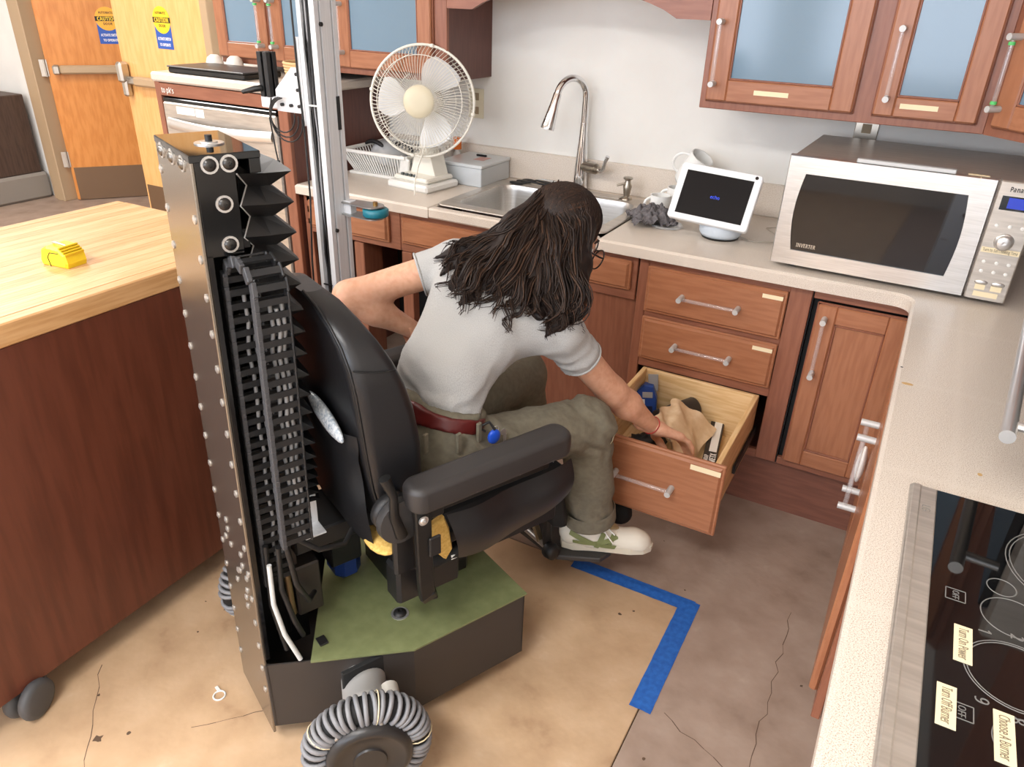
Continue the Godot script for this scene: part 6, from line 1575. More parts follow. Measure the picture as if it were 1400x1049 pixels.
# ---------------------------------------------------------------- implicit surfaces for the figure
class Field:
	var lo: Vector3
	var cell: float
	var nx: int
	var ny: int
	var nz: int
	var k: float
	var s := PackedFloat32Array()
	func _init(a: Vector3, b: Vector3, c: float, blend: float) -> void:
		lo = a; cell = c; k = blend
		nx = int((b.x - a.x) / c) + 2; ny = int((b.y - a.y) / c) + 2; nz = int((b.z - a.z) / c) + 2
		s.resize(nx * ny * nz)
	# tapered capsule; cuts = planes [normal, offset] that keep n.p < offset
	func cap(a: Vector3, b: Vector3, ra: float, rb: float, cuts: Array = []) -> Field:
		var pad := maxf(ra, rb) + k * 5.0 + cell
		var x0 := maxi(0, int((minf(a.x, b.x) - pad - lo.x) / cell))
		var x1 := mini(nx - 1, int((maxf(a.x, b.x) + pad - lo.x) / cell) + 1)
		var y0 := maxi(0, int((minf(a.y, b.y) - pad - lo.y) / cell))
		var y1 := mini(ny - 1, int((maxf(a.y, b.y) + pad - lo.y) / cell) + 1)
		var z0 := maxi(0, int((minf(a.z, b.z) - pad - lo.z) / cell))
		var z1 := mini(nz - 1, int((maxf(a.z, b.z) + pad - lo.z) / cell) + 1)
		var ab := b - a
		var l2 := maxf(ab.length_squared(), 1e-9)
		var reach := k * 5.0
		for z in range(z0, z1 + 1):
			for y in range(y0, y1 + 1):
				var base := (z * ny + y) * nx
				for x in range(x0, x1 + 1):
					var p := lo + Vector3(x, y, z) * cell
					var t := clampf((p - a).dot(ab) / l2, 0.0, 1.0)
					var d := p.distance_to(a + ab * t) - lerpf(ra, rb, t)
					for c in cuts: d = maxf(d, c[0].dot(p) - c[1])
					if d < reach: s[base + x] += exp(-d / k)
		return self
	# ellipsoid with its own axes
	func ell(c: Vector3, B: Basis, r: Vector3, cuts: Array = []) -> Field:
		var m := maxf(r.x, maxf(r.y, r.z))
		var mn := minf(r.x, minf(r.y, r.z))
		var pad := m + k * 5.0 + cell
		var Bi := B.transposed()
		for z in range(maxi(0, int((c.z - pad - lo.z) / cell)), mini(nz - 1, int((c.z + pad - lo.z) / cell) + 1) + 1):
			for y in range(maxi(0, int((c.y - pad - lo.y) / cell)), mini(ny - 1, int((c.y + pad - lo.y) / cell) + 1) + 1):
				for x in range(maxi(0, int((c.x - pad - lo.x) / cell)), mini(nx - 1, int((c.x + pad - lo.x) / cell) + 1) + 1):
					var p := lo + Vector3(x, y, z) * cell
					var q := Bi * (p - c)
					var e := (q / r).length()
					var d := (e - 1.0) * mn
					if e > 0.01:
						var g := (q / (r * r)).length()
						d = e * (e - 1.0) / maxf(g, 1e-6)
					for cu in cuts: d = maxf(d, cu[0].dot(p) - cu[1])
					if d < k * 5.0: s[(z * ny + y) * nx + x] += exp(-d / k)
		return self
	func at(i: int) -> float:
		return -k * log(maxf(s[i], 1e-9))
	func mesh_into(mb: MB, disp = null) -> void:
		var idx := {}
		var vs := PackedVector3Array()
		var cells := []
		var sx := 1
		var sy := nx
		var sz := nx * ny
		var offs := [0, sx, sy, sx + sy, sz, sz + sx, sz + sy, sz + sx + sy]
		for z in nz - 1:
			for y in ny - 1:
				var row := (z * ny + y) * nx
				for x in nx - 1:
					var i := row + x
					var c0 := s[i] >= 1.0
					if (s[i + 1] >= 1.0) == c0 and (s[i + sy] >= 1.0) == c0 and (s[i + sy + 1] >= 1.0) == c0 and (s[i + sz] >= 1.0) == c0 and (s[i + sz + 1] >= 1.0) == c0 and (s[i + sz + sy] >= 1.0) == c0 and (s[i + sz + sy + 1] >= 1.0) == c0:
						continue
					var v := []
					for o in offs: v.append(at(i + o))
					var acc := Vector3.ZERO
					var n := 0
					for e in [[0, 1], [2, 3], [4, 5], [6, 7], [0, 2], [1, 3], [4, 6], [5, 7], [0, 4], [1, 5], [2, 6], [3, 7]]:
						var a: float = v[e[0]]
						var b: float = v[e[1]]
						if (a <= 0.0) != (b <= 0.0):
							var t := a / (a - b)
							var pa := Vector3(e[0] & 1, (e[0] >> 1) & 1, e[0] >> 2)
							var pb := Vector3(e[1] & 1, (e[1] >> 1) & 1, e[1] >> 2)
							acc += pa.lerp(pb, t)
							n += 1
					if n == 0: continue
					idx[i] = vs.size()
					vs.append(lo + (Vector3(x, y, z) + acc / n) * cell)
					cells.append(Vector3i(x, y, z))
		var quads := []
		for q in cells:
			var i: int = (q.z * ny + q.y) * nx + q.x
			for ax in 3:
				var st: int = [sx, sy, sz][ax]
				var a1: int = [sy, sz, sx][ax]
				var a2: int = [sz, sx, sy][ax]
				if (s[i] >= 1.0) == (s[i + st] >= 1.0): continue
				if not (idx.has(i - a1) and idx.has(i - a2) and idx.has(i - a1 - a2)): continue
				quads.append([idx[i], idx[i - a1], idx[i - a1 - a2], idx[i - a2], s[i] >= 1.0])
		# one smoothing step, then area-weighted normals
		var adj := []
		adj.resize(vs.size())
		for j in vs.size(): adj[j] = Vector4.ZERO
		for q in quads:
			for j in 4:
				var p: Vector3 = vs[q[(j + 1) % 4]]
				adj[q[j]] += Vector4(p.x, p.y, p.z, 1.0)
				p = vs[q[(j + 3) % 4]]
				adj[q[j]] += Vector4(p.x, p.y, p.z, 1.0)
		for j in vs.size():
			if adj[j].w > 0.0: vs[j] = vs[j].lerp(Vector3(adj[j].x, adj[j].y, adj[j].z) / adj[j].w, 0.5)
		var ns := normals(vs, quads)
		if disp != null:
			for j in vs.size(): vs[j] += ns[j] * disp.call(vs[j], ns[j])
			ns = normals(vs, quads)
		for q in quads:
			mb.squad(vs[q[0]], vs[q[1]], vs[q[2]], vs[q[3]], ns[q[0]], ns[q[1]], ns[q[2]], ns[q[3]])
	func normals(vs: PackedVector3Array, quads: Array) -> PackedVector3Array:
		var ns := PackedVector3Array()
		ns.resize(vs.size())
		for q in quads:
			var g := (vs[q[2]] - vs[q[0]]).cross(vs[q[3]] - vs[q[1]])
			# quad order i, -a1, -a1-a2, -a2 winds about +axis; outside lies along +axis when the near corner is inside
			if not q[4]: g = -g
			for j in 4: ns[q[j]] += g
		for j in ns.size(): ns[j] = ns[j].normalized()
		return ns

# ---------------------------------------------------------------- the seated person
const HAIR := {
	"L1": [[-0.104, 1.133, 0.467], [-0.097, 1.087, 0.380], [-0.134, 1.032, 0.320], [-0.178, 1.010, 0.262], [-0.206, 0.992, 0.209]],
	"L2": [[-0.072, 1.105, 0.428], [-0.063, 1.048, 0.335], [-0.105, 1.005, 0.279], [-0.143, 0.984, 0.229], [-0.133, 0.965, 0.188]],
	"L3": [[-0.056, 1.076, 0.406], [-0.043, 1.012, 0.311], [-0.070, 0.979, 0.246], [-0.085, 0.951, 0.203], [-0.073, 0.930, 0.181]],
	"L4": [[-0.029, 1.047, 0.398], [-0.022, 0.989, 0.319], [-0.037, 0.960, 0.255], [-0.032, 0.933, 0.210], [-0.032, 0.924, 0.184]],
	"M1": [[-0.011, 1.051, 0.406], [-0.004, 0.982, 0.338], [-0.008, 0.953, 0.288], [0.006, 0.929, 0.247], [-0.003, 0.917, 0.206]],
	"M2": [[0.006, 1.036, 0.416], [0.024, 0.968, 0.362], [0.024, 0.930, 0.319], [0.028, 0.910, 0.289], [0.038, 0.881, 0.257]],
	"R1": [[0.010, 1.052, 0.435], [0.041, 0.977, 0.392], [0.055, 0.931, 0.362], [0.068, 0.904, 0.336], [0.084, 0.899, 0.334]],
	"R2": [[0.002, 1.079, 0.485], [0.053, 0.990, 0.438], [0.082, 0.931, 0.407], [0.103, 0.890, 0.371], [0.108, 0.859, 0.331]],
	"R3": [[-0.004, 1.090, 0.524], [0.047, 1.000, 0.477], [0.087, 0.936, 0.437], [0.111, 0.900, 0.409], [0.120, 0.874, 0.370]],
	"R4": [[-0.027, 1.083, 0.547], [0.012, 1.008, 0.492], [0.059, 0.935, 0.456], [0.086, 0.891, 0.435], [0.100, 0.856, 0.427]],
	"R5": [[-0.035, 1.069, 0.573], [-0.004, 1.006, 0.515], [0.028, 0.956, 0.490], [0.058, 0.904, 0.469], [0.080, 0.860, 0.468]],
	"C1": [[-0.136, 1.133, 0.499], [-0.057, 1.112, 0.473], [0.007, 1.049, 0.448], [0.037, 0.989, 0.417], [0.053, 0.942, 0.396]],
	"C2": [[-0.127, 1.137, 0.552], [-0.055, 1.122, 0.541], [-0.004, 1.071, 0.526], [0.020, 1.015, 0.511], [0.044, 0.962, 0.477]],
	"C3": [[-0.141, 1.138, 0.515], [-0.102, 1.107, 0.428], [-0.072, 1.051, 0.363], [-0.059, 1.006, 0.322], [-0.069, 0.981, 0.287]],
}

func hand_into(mb: MB, wrist: Vector3, d: Vector3, palm: Vector3, side: float, curl: float) -> void:
	# d: wrist to knuckles; palm: the way the palm faces; side: +1 when the thumb lies along d x palm
	d = d.normalized()
	palm = (palm - d * palm.dot(d)).normalized()
	var w := d.cross(palm) * side        # towards the thumb
	var f := Field.new(wrist - Vector3.ONE * 0.13, wrist + d * 0.09 + Vector3.ONE * 0.13, 0.004, 0.004)
	for o in [[-0.026, 0.016], [-0.009, 0.017], [0.009, 0.0175], [0.024, 0.017]]:
		f.cap(wrist + w * o[0] * 0.6 + d * 0.012, wrist + d * 0.082 + w * o[0], 0.017, 0.0125)
	f.cap(wrist - d * 0.04, wrist + d * 0.02, 0.025, 0.023)
	for q in [[-0.028, 0.066, 0.0075], [-0.0095, 0.084, 0.0085], [0.009, 0.09, 0.009], [0.026, 0.08, 0.0085]]:
		var p: Vector3 = wrist + d * 0.084 + w * q[0]
		var dir := d
		var lens := [q[1] * 0.45, q[1] * 0.32, q[1] * 0.25]
		for j in 3:
			var a: float = curl * [0.5, 1.0, 0.7][j]
			dir = (dir * cos(a) + palm * sin(a)).normalized() if j == 0 else (dir * cos(a) + (palm - dir * palm.dot(dir)).normalized() * sin(a)).normalized()
			var e: Vector3 = p + dir * lens[j]
			f.cap(p, e, q[2] * (1.0 - 0.08 * j), q[2] * (0.94 - 0.1 * j))
			p = e
	var t0 := wrist + d * 0.022 + w * 0.022 + palm * 0.008
	var t1 := t0 + (d * 0.6 + w * 0.7 + palm * 0.35).normalized() * 0.04
	var t2 := t1 + (d * 0.85 + w * 0.25 + palm * 0.4).normalized() * 0.032
	var t3 := t2 + (d * 0.9 - w * 0.05 + palm * 0.45).normalized() * 0.026
	f.cap(t0, t1, 0.014, 0.0115).cap(t1, t2, 0.011, 0.0098).cap(t2, t3, 0.0098, 0.0085)
	f.mesh_into(mb)

func person() -> void:
	var skin := tri_mat(noise_tex(111, 0.03, [[0.0, c8(206, 150, 120)], [0.5, c8(216, 164, 134)], [1.0, c8(224, 174, 146)]], 256, 256, 4), Vector3(6, 6, 6), 0.5, 0.0, false)
	skin.subsurf_scatter_enabled = true
	skin.subsurf_scatter_strength = 0.08
	var shirt_m := tri_mat(noise_tex(112, 0.11, [[0.0, c8(150, 149, 147)], [0.45, c8(172, 171, 169)], [1.0, c8(188, 187, 185)]], 512, 512, 3), Vector3(9, 3.5, 9), 0.9, 0.0, false)
	var trouser_m := tri_mat(noise_tex(113, 0.04, [[0.0, c8(106, 100, 85)], [0.5, c8(115, 109, 93)], [1.0, c8(124, 118, 101)]], 512, 512, 5), Vector3(2.5, 2.5, 2.5), 0.9, 0.0, false)
	var ori := Transform3D(Basis(Vector3.UP, deg_to_rad(-25)), Vector3(-0.116, 0, 1.055))
	var pel := L(0.0, 0.64, 0.07)
	var wai := L(-0.02, 0.775, 0.12)
	var che := L(-0.065, 0.875, 0.27)
	var nek := L(-0.085, 0.935, 0.40)
	var shl := L(-0.245, 0.945, 0.30)
	var shr := L(0.062, 0.843, 0.405)
	var ell_ := L(-0.36, 0.868, 0.045)
	var elr := L(0.072, 0.622, 0.60)
	var wrl := L(-0.29, 0.748, 0.215)
	var wrr := L(0.085, 0.458, 0.775)
	var lat := (shr - shl).normalized()
	var lat0 := Vector3.RIGHT
	var hc := L(-0.092, 1.032, 0.53)
	var fd := L(0.36, -0.50, 0.78).normalized()          # face direction
	var hr := fd.cross(Vector3.UP).normalized()           # the head's right
	hr = (hr + Vector3(0, -0.18, 0)).normalized()
	var hu := hr.cross(fd).normalized()                   # the head's up
	hr = fd.cross(hu).normalized()
	var HB := Basis(hr, hu, fd)
	# ---- skin: trunk, neck, arms
	var mb := MB.new()
	var f := Field.new(Vector3(-0.47, 0.40, -0.90), Vector3(0.24, 1.08, 0.04), 0.009, 0.010)
	f.cap(pel - lat0 * 0.06, wai - lat0 * 0.05, 0.07, 0.06).cap(pel + lat0 * 0.06, wai + lat0 * 0.05, 0.07, 0.06)
	f.cap(wai - lat0 * 0.05, che - lat * 0.06, 0.06, 0.07).cap(wai + lat0 * 0.05, che + lat * 0.06, 0.06, 0.07)
	f.cap(che, nek, 0.07, 0.05).cap(nek, shl, 0.045, 0.04).cap(nek, shr, 0.045, 0.04)
	f.cap(nek, hc - hu * 0.06 - fd * 0.01, 0.05, 0.048)
	f.cap(shl, ell_, 0.045, 0.039).cap(shr, elr, 0.045, 0.039)
	f.cap(ell_, ell_.lerp(wrl, 0.35), 0.036, 0.038).cap(ell_.lerp(wrl, 0.35), wrl, 0.037, 0.023)
	f.cap(elr, elr.lerp(wrr, 0.35), 0.037, 0.0385).cap(elr.lerp(wrr, 0.35), wrr, 0.0375, 0.023)
	f.mesh_into(mb)
	hand_into(mb, wrr, L(0.42, -0.42, 0.80), L(0.25, -0.90, -0.35), 1.0, 0.42)
	hand_into(mb, wrl, L(0.05, -0.25, 0.95), L(0.0, -1.0, -0.2), -1.0, 0.35)
	# ---- head with a face
	var h := Field.new(hc - Vector3.ONE * 0.16, hc + Vector3.ONE * 0.16, 0.0045, 0.006)
	var hp := func(x: float, y: float, z: float) -> Vector3: return hc + hr * x + hu * y + fd * z
	h.ell(hp.call(0, 0.022, -0.012), HB, Vector3(0.073, 0.088, 0.092))
	h.ell(hp.call(0, -0.035, 0.025), HB, Vector3(0.056, 0.07, 0.06))
	h.cap(hp.call(-0.03, -0.085, 0.035), hp.call(0.03, -0.085, 0.035), 0.022, 0.022).cap(hp.call(0, -0.094, 0.055), hp.call(0, -0.09, 0.06), 0.02, 0.018)
	h.cap(hp.call(0, 0.012, 0.086), hp.call(0, -0.028, 0.102), 0.009, 0.012).cap(hp.call(-0.012, -0.032, 0.09), hp.call(0.012, -0.032, 0.09), 0.008, 0.008)
	h.cap(hp.call(-0.016, -0.062, 0.083), hp.call(0.016, -0.062, 0.083), 0.006, 0.006).cap(hp.call(-0.013, -0.071, 0.082), hp.call(0.013, -0.071, 0.082), 0.0065, 0.0065)
	for s in [-1.0, 1.0]:
		h.cap(hp.call(s * 0.018, 0.028, 0.076), hp.call(s * 0.05, 0.024, 0.066), 0.008, 0.008)
		h.ell(hp.call(s * 0.075, -0.012, -0.012), HB, Vector3(0.009, 0.03, 0.018))
		h.cap(hp.call(s * 0.045, -0.02, 0.055), hp.call(s * 0.05, -0.03, 0.045), 0.02, 0.02)
	h.mesh_into(mb)
	var u := obj("person", mb, skin)
	u.transform = ori
	tag(u, "person in grey t-shirt and olive trousers leaning from the wheelchair into the open drawer", "person")
	for s in [-1.0, 1.0]:
		var ey := obj("eye", MB.new().ell(hp.call(s * 0.031, 0.008, 0.073), Vector3.ONE * 0.0115), M.white_ceramic, u)
		obj("iris", MB.new().ell(hp.call(s * 0.031, 0.007, 0.082), Vector3.ONE * 0.0048), mat(c8(60, 40, 28), 0.2), ey)
		obj("eyebrow", MB.new().tube([hp.call(s * 0.014, 0.034, 0.085), hp.call(s * 0.034, 0.039, 0.079), hp.call(s * 0.053, 0.033, 0.066)], [0.003, 0.0035, 0.002], 5), mat(c8(44, 30, 24), 0.8), u)
	obj("lips", MB.new().tube([hp.call(-0.02, -0.067, 0.084), hp.call(0, -0.066, 0.0905), hp.call(0.02, -0.067, 0.084)], [0.002, 0.0055, 0.002], 6), mat(c8(186, 104, 94), 0.5), u)
	# ---- t-shirt
	f = Field.new(Vector3(-0.42, 0.60, -0.62), Vector3(0.26, 1.06, 0.06), 0.0085, 0.011)
	var ax := (wai - pel).normalized()
	var hem := [[-ax, (-ax).dot(pel + ax * 0.07)]]
	f.cap(pel - lat0 * 0.062, wai - lat0 * 0.052, 0.082, 0.068, hem).cap(pel + lat0 * 0.062, wai + lat0 * 0.052, 0.082, 0.068, hem)
	f.cap(wai - lat0 * 0.052, che - lat * 0.068, 0.068, 0.080, hem).cap(wai + lat0 * 0.052, che + lat * 0.062, 0.068, 0.078, hem)
	f.cap(wai, che, 0.075, 0.088, hem).cap(che - lat * 0.068, shl, 0.078, 0.052).cap(che + lat * 0.062, shr, 0.076, 0.052)
	f.cap(che, nek, 0.085, 0.062, [[(nek - che).normalized(), (nek - che).normalized().dot(nek) + 0.03]]).cap(nek, shl, 0.055, 0.05).cap(nek, shr, 0.055, 0.05)
	for sl in [[shl, ell_, 0.34, 0.056], [shr, elr, 0.42, 0.054]]:
		var d: Vector3 = (sl[1] - sl[0]).normalized()
		var e: Vector3 = sl[0].lerp(sl[1], sl[2])
		f.cap(sl[0], e + d * 0.03, sl[3], sl[3] + 0.002, [[d, d.dot(e)]])
	var wr := FastNoiseLite.new()
	wr.seed = 8
	wr.frequency = 9.0
	mb = MB.new()
	f.mesh_into(mb, func(p: Vector3, n: Vector3) -> float:
		var low := clampf((0.90 - p.y) / 0.18, 0.0, 1.0)
		var fold := sin(p.y * 120.0 + p.x * 45.0 + p.z * 70.0 + 5.0 * wr.get_noise_3d(p.x * 0.7, p.y * 0.7, p.z * 0.7))
		return 0.0065 * low * low * maxf(fold, -0.3) + 0.004 * wr.get_noise_3dv(p))
	var sh := obj("t_shirt", mb, shirt_m, u, "heather grey short sleeved t-shirt")
	# sleeve hems
	for sl in [[shl, ell_, 0.34, 0.0575], [shr, elr, 0.42, 0.0555]]:
		var d: Vector3 = (sl[1] - sl[0]).normalized()
		var B := y_basis(d)
		obj("sleeve_hem", MB.new().tube(arc(sl[0].lerp(sl[1], sl[2]) - d * 0.002, B.x, B.z, sl[3] - 0.002, 0.0, TAU, 28).slice(0, 28), 0.0035, 6, true), shirt_m, sh)
	# ---- trousers
	f = Field.new(Vector3(-0.36, 0.14, -0.72), Vector3(0.28, 0.80, 0.08), 0.009, 0.012)
	var hipr := L(0.085, 0.60, 0.10)
	var hipl := L(-0.085, 0.60, 0.10)
	var knr := L(0.103, 0.572, 0.49)
	var knl := L(-0.215, 0.572, 0.51)
	var anr := L(0.11, 0.248, 0.525)
	var anl := L(-0.205, 0.248, 0.55)
	var waist_cut := [[ax, ax.dot(pel + ax * 0.078)]]
	f.cap(pel - lat0 * 0.062 - ax * 0.03, pel - lat0 * 0.06 + ax * 0.1, 0.088, 0.078, waist_cut).cap(pel + lat0 * 0.062 - ax * 0.03, pel + lat0 * 0.06 + ax * 0.1, 0.088, 0.078, waist_cut).cap(pel - ax * 0.02, pel + ax * 0.1, 0.086, 0.082, waist_cut)
	f.cap(hipr, knr, 0.08, 0.068).cap(hipl, knl, 0.08, 0.068)
	for s in [[knr, anr], [knl, anl]]:
		var d: Vector3 = (s[1] - s[0]).normalized()
		f.cap(s[0], s[1] + d * 0.06, 0.068, 0.069, [[d, d.dot(s[1] - d * 0.005)]])
	mb = MB.new()
	f.mesh_into(mb, func(p: Vector3, n: Vector3) -> float:
		var near := exp(-p.distance_squared_to(knr) / 0.012) + exp(-p.distance_squared_to(hipr + Vector3(0.02, 0.02, -0.04)) / 0.01) * 1.2 + exp(-p.distance_squared_to(anr) / 0.01)
		return 0.008 * near * sin(p.y * 95.0 - p.z * 80.0 + p.x * 30.0 + 4.0 * wr.get_noise_3d(p.x, p.y, p.z)) + 0.007 * wr.get_noise_3d(p.x * 0.8, p.y * 0.8, p.z * 0.8))
	var tr := obj("trousers", mb, trouser_m, u, "olive khaki cotton trousers")
	# turned-up cuff
	for s in [[knr, anr], [knl, anl]]:
		var d: Vector3 = (s[1] - s[0]).normalized()
		var B := y_basis(d)
		var rows := []
		for q in [[-0.045, 0.0735], [-0.04, 0.0775], [-0.006, 0.079], [0.0, 0.0765], [-0.004, 0.071]]:
			rows.append(arc(s[1] + d * q[0], B.x, B.z, q[1] - 0.002, 0.0, TAU, 26).slice(0, 26))
		obj("cuff", MB.new().grid(rows, Vector3.UP, true), trouser_m, tr)
	# belt and loops
	f = Field.new(Vector3(-0.22, 0.58, -0.25), Vector3(0.22, 0.82, 0.08), 0.005, 0.012)
	var slab := [[ax, ax.dot(pel + ax * 0.066)], [-ax, (-ax).dot(pel + ax * 0.032)]]
	f.cap(pel - lat0 * 0.062 - ax * 0.03, pel - lat0 * 0.06 + ax * 0.1, 0.0945, 0.0845, slab).cap(pel + lat0 * 0.062 - ax * 0.03, pel + lat0 * 0.06 + ax * 0.1, 0.0945, 0.0845, slab).cap(pel - ax * 0.02, pel + ax * 0.1, 0.0925, 0.0885, slab)
	mb = MB.new()
	f.mesh_into(mb)
	obj("belt", mb, mat(c8(92, 26, 24), 0.4), u, "dark red leather belt")
	for p in [[0.158, 0.052], [0.12, -0.01], [0.145, 0.115]]:
		obj("belt_loop", MB.new().box(Vector3.ZERO, Vector3(0.008, 0.05, 0.014), 0.002, Transform3D(Basis(Vector3.UP, 0.3), L(p[0], 0.64 + 0.05, p[1]))), trouser_m, tr)
	# knee and pocket stitching
	var thread := mat(c8(146, 138, 112), 0.8)
	var st := []
	for i in 13:
		var a := lerpf(-0.35, PI * 0.9, i / 12.0)
		st.append(L(0.103 + cos(a) * 0.072, 0.548 + sin(a) * 0.058, 0.52 + 0.012 * sin(a * 2.0)))
	obj("stitching", MB.new().tube(st, 0.0013, 4), thread, tr)
	# ---- wrist band
	var fdir := (wrr - elr).normalized()
	var WB := y_basis(fdir)
	obj("wrist_band", MB.new().tube(arc(wrr - fdir * 0.012, WB.x, WB.z, 0.0275, 0.0, TAU, 24).slice(0, 24), 0.0018, 5, true), mat(c8(170, 44, 40), 0.6), u, "thin red string bracelet")
	# ---- glasses
	var gm := mat(c8(20, 18, 18), 0.3)
	var gl := MB.new()
	for s in [-1.0, 1.0]:
		gl.tube([hp.call(s * 0.079, 0.012, -0.02), hp.call(s * 0.077, 0.014, 0.04), hp.call(s * 0.072, 0.014, 0.092), hp.call(s * 0.066, 0.014, 0.104)], 0.0024, 6)
		gl.tube([hp.call(s * 0.079, 0.012, -0.02), hp.call(s * 0.078, -0.008, -0.036)], 0.002, 6)
		var ring := []
		for i in 24:
			var a := TAU * i / 24.0
			ring.append(hp.call(s * 0.036 + cos(a) * 0.03, 0.0 + sin(a) * 0.026 - 0.004, 0.108))
		gl.tube(ring, 0.0019, 6, true)
	gl.tube([hp.call(-0.008, 0.004, 0.110), hp.call(0, 0.008, 0.113), hp.call(0.008, 0.004, 0.110)], 0.0018, 6)
	var go := obj("glasses", gl, gm, u, "black thin framed glasses")
	for s in [-1.0, 1.0]:
		obj("lens", MB.new().lathe([Vector2(0, 0), Vector2(0.027, 0.0)], 20, Transform3D(Basis(hr, fd, -hu) * Basis.from_scale(Vector3(1, 1, 0.88)), hp.call(s * 0.036, -0.004, 0.108))), glass(c8(240, 240, 240), 0.08), go)
	# ---- shoes
	shoe(u, L(0.052, 0.1395, 0.478), L(0.222, 0.1395, 0.682), anr)
	shoe(u, L(-0.21, 0.1395, 0.47), L(-0.15, 0.1395, 0.69), anl)
	hair(u, hc, HB)
	# ---- key fob hanging at the belt
	var kb := thing("key_fob", "bright blue oval key fob hanging at the trouser pocket", "key fob")
	kb.transform = ori
	obj("fob", MB.new().ell(L(0.155, 0.672, 0.150), Vector3(0.009, 0.019, 0.017), Transform3D.IDENTITY, 18, 10), mat(c8(28, 84, 210), 0.35), kb)
	obj("clip", MB.new().tube([L(0.158, 0.692, 0.150), L(0.15, 0.712, 0.14), L(0.14, 0.70, 0.115), L(0.15, 0.69, 0.13)], 0.0035, 6), M.black_plastic, kb)
	obj("split_ring", MB.new().tube(arc(L(0.155, 0.69, 0.155), Vector3(0, 0, 1), Vector3.UP, 0.008, 0.0, TAU, 14).slice(0, 14), 0.0009, 4, true), M.steel, kb)
	obj("key", MB.new().box(L(0.15, 0.655, 0.185), Vector3(0.003, 0.024, 0.008), 0.001).cyl(L(0.1485, 0.672, 0.18), L(0.1515, 0.672, 0.18), 0.008, 10), M.steel, kb)

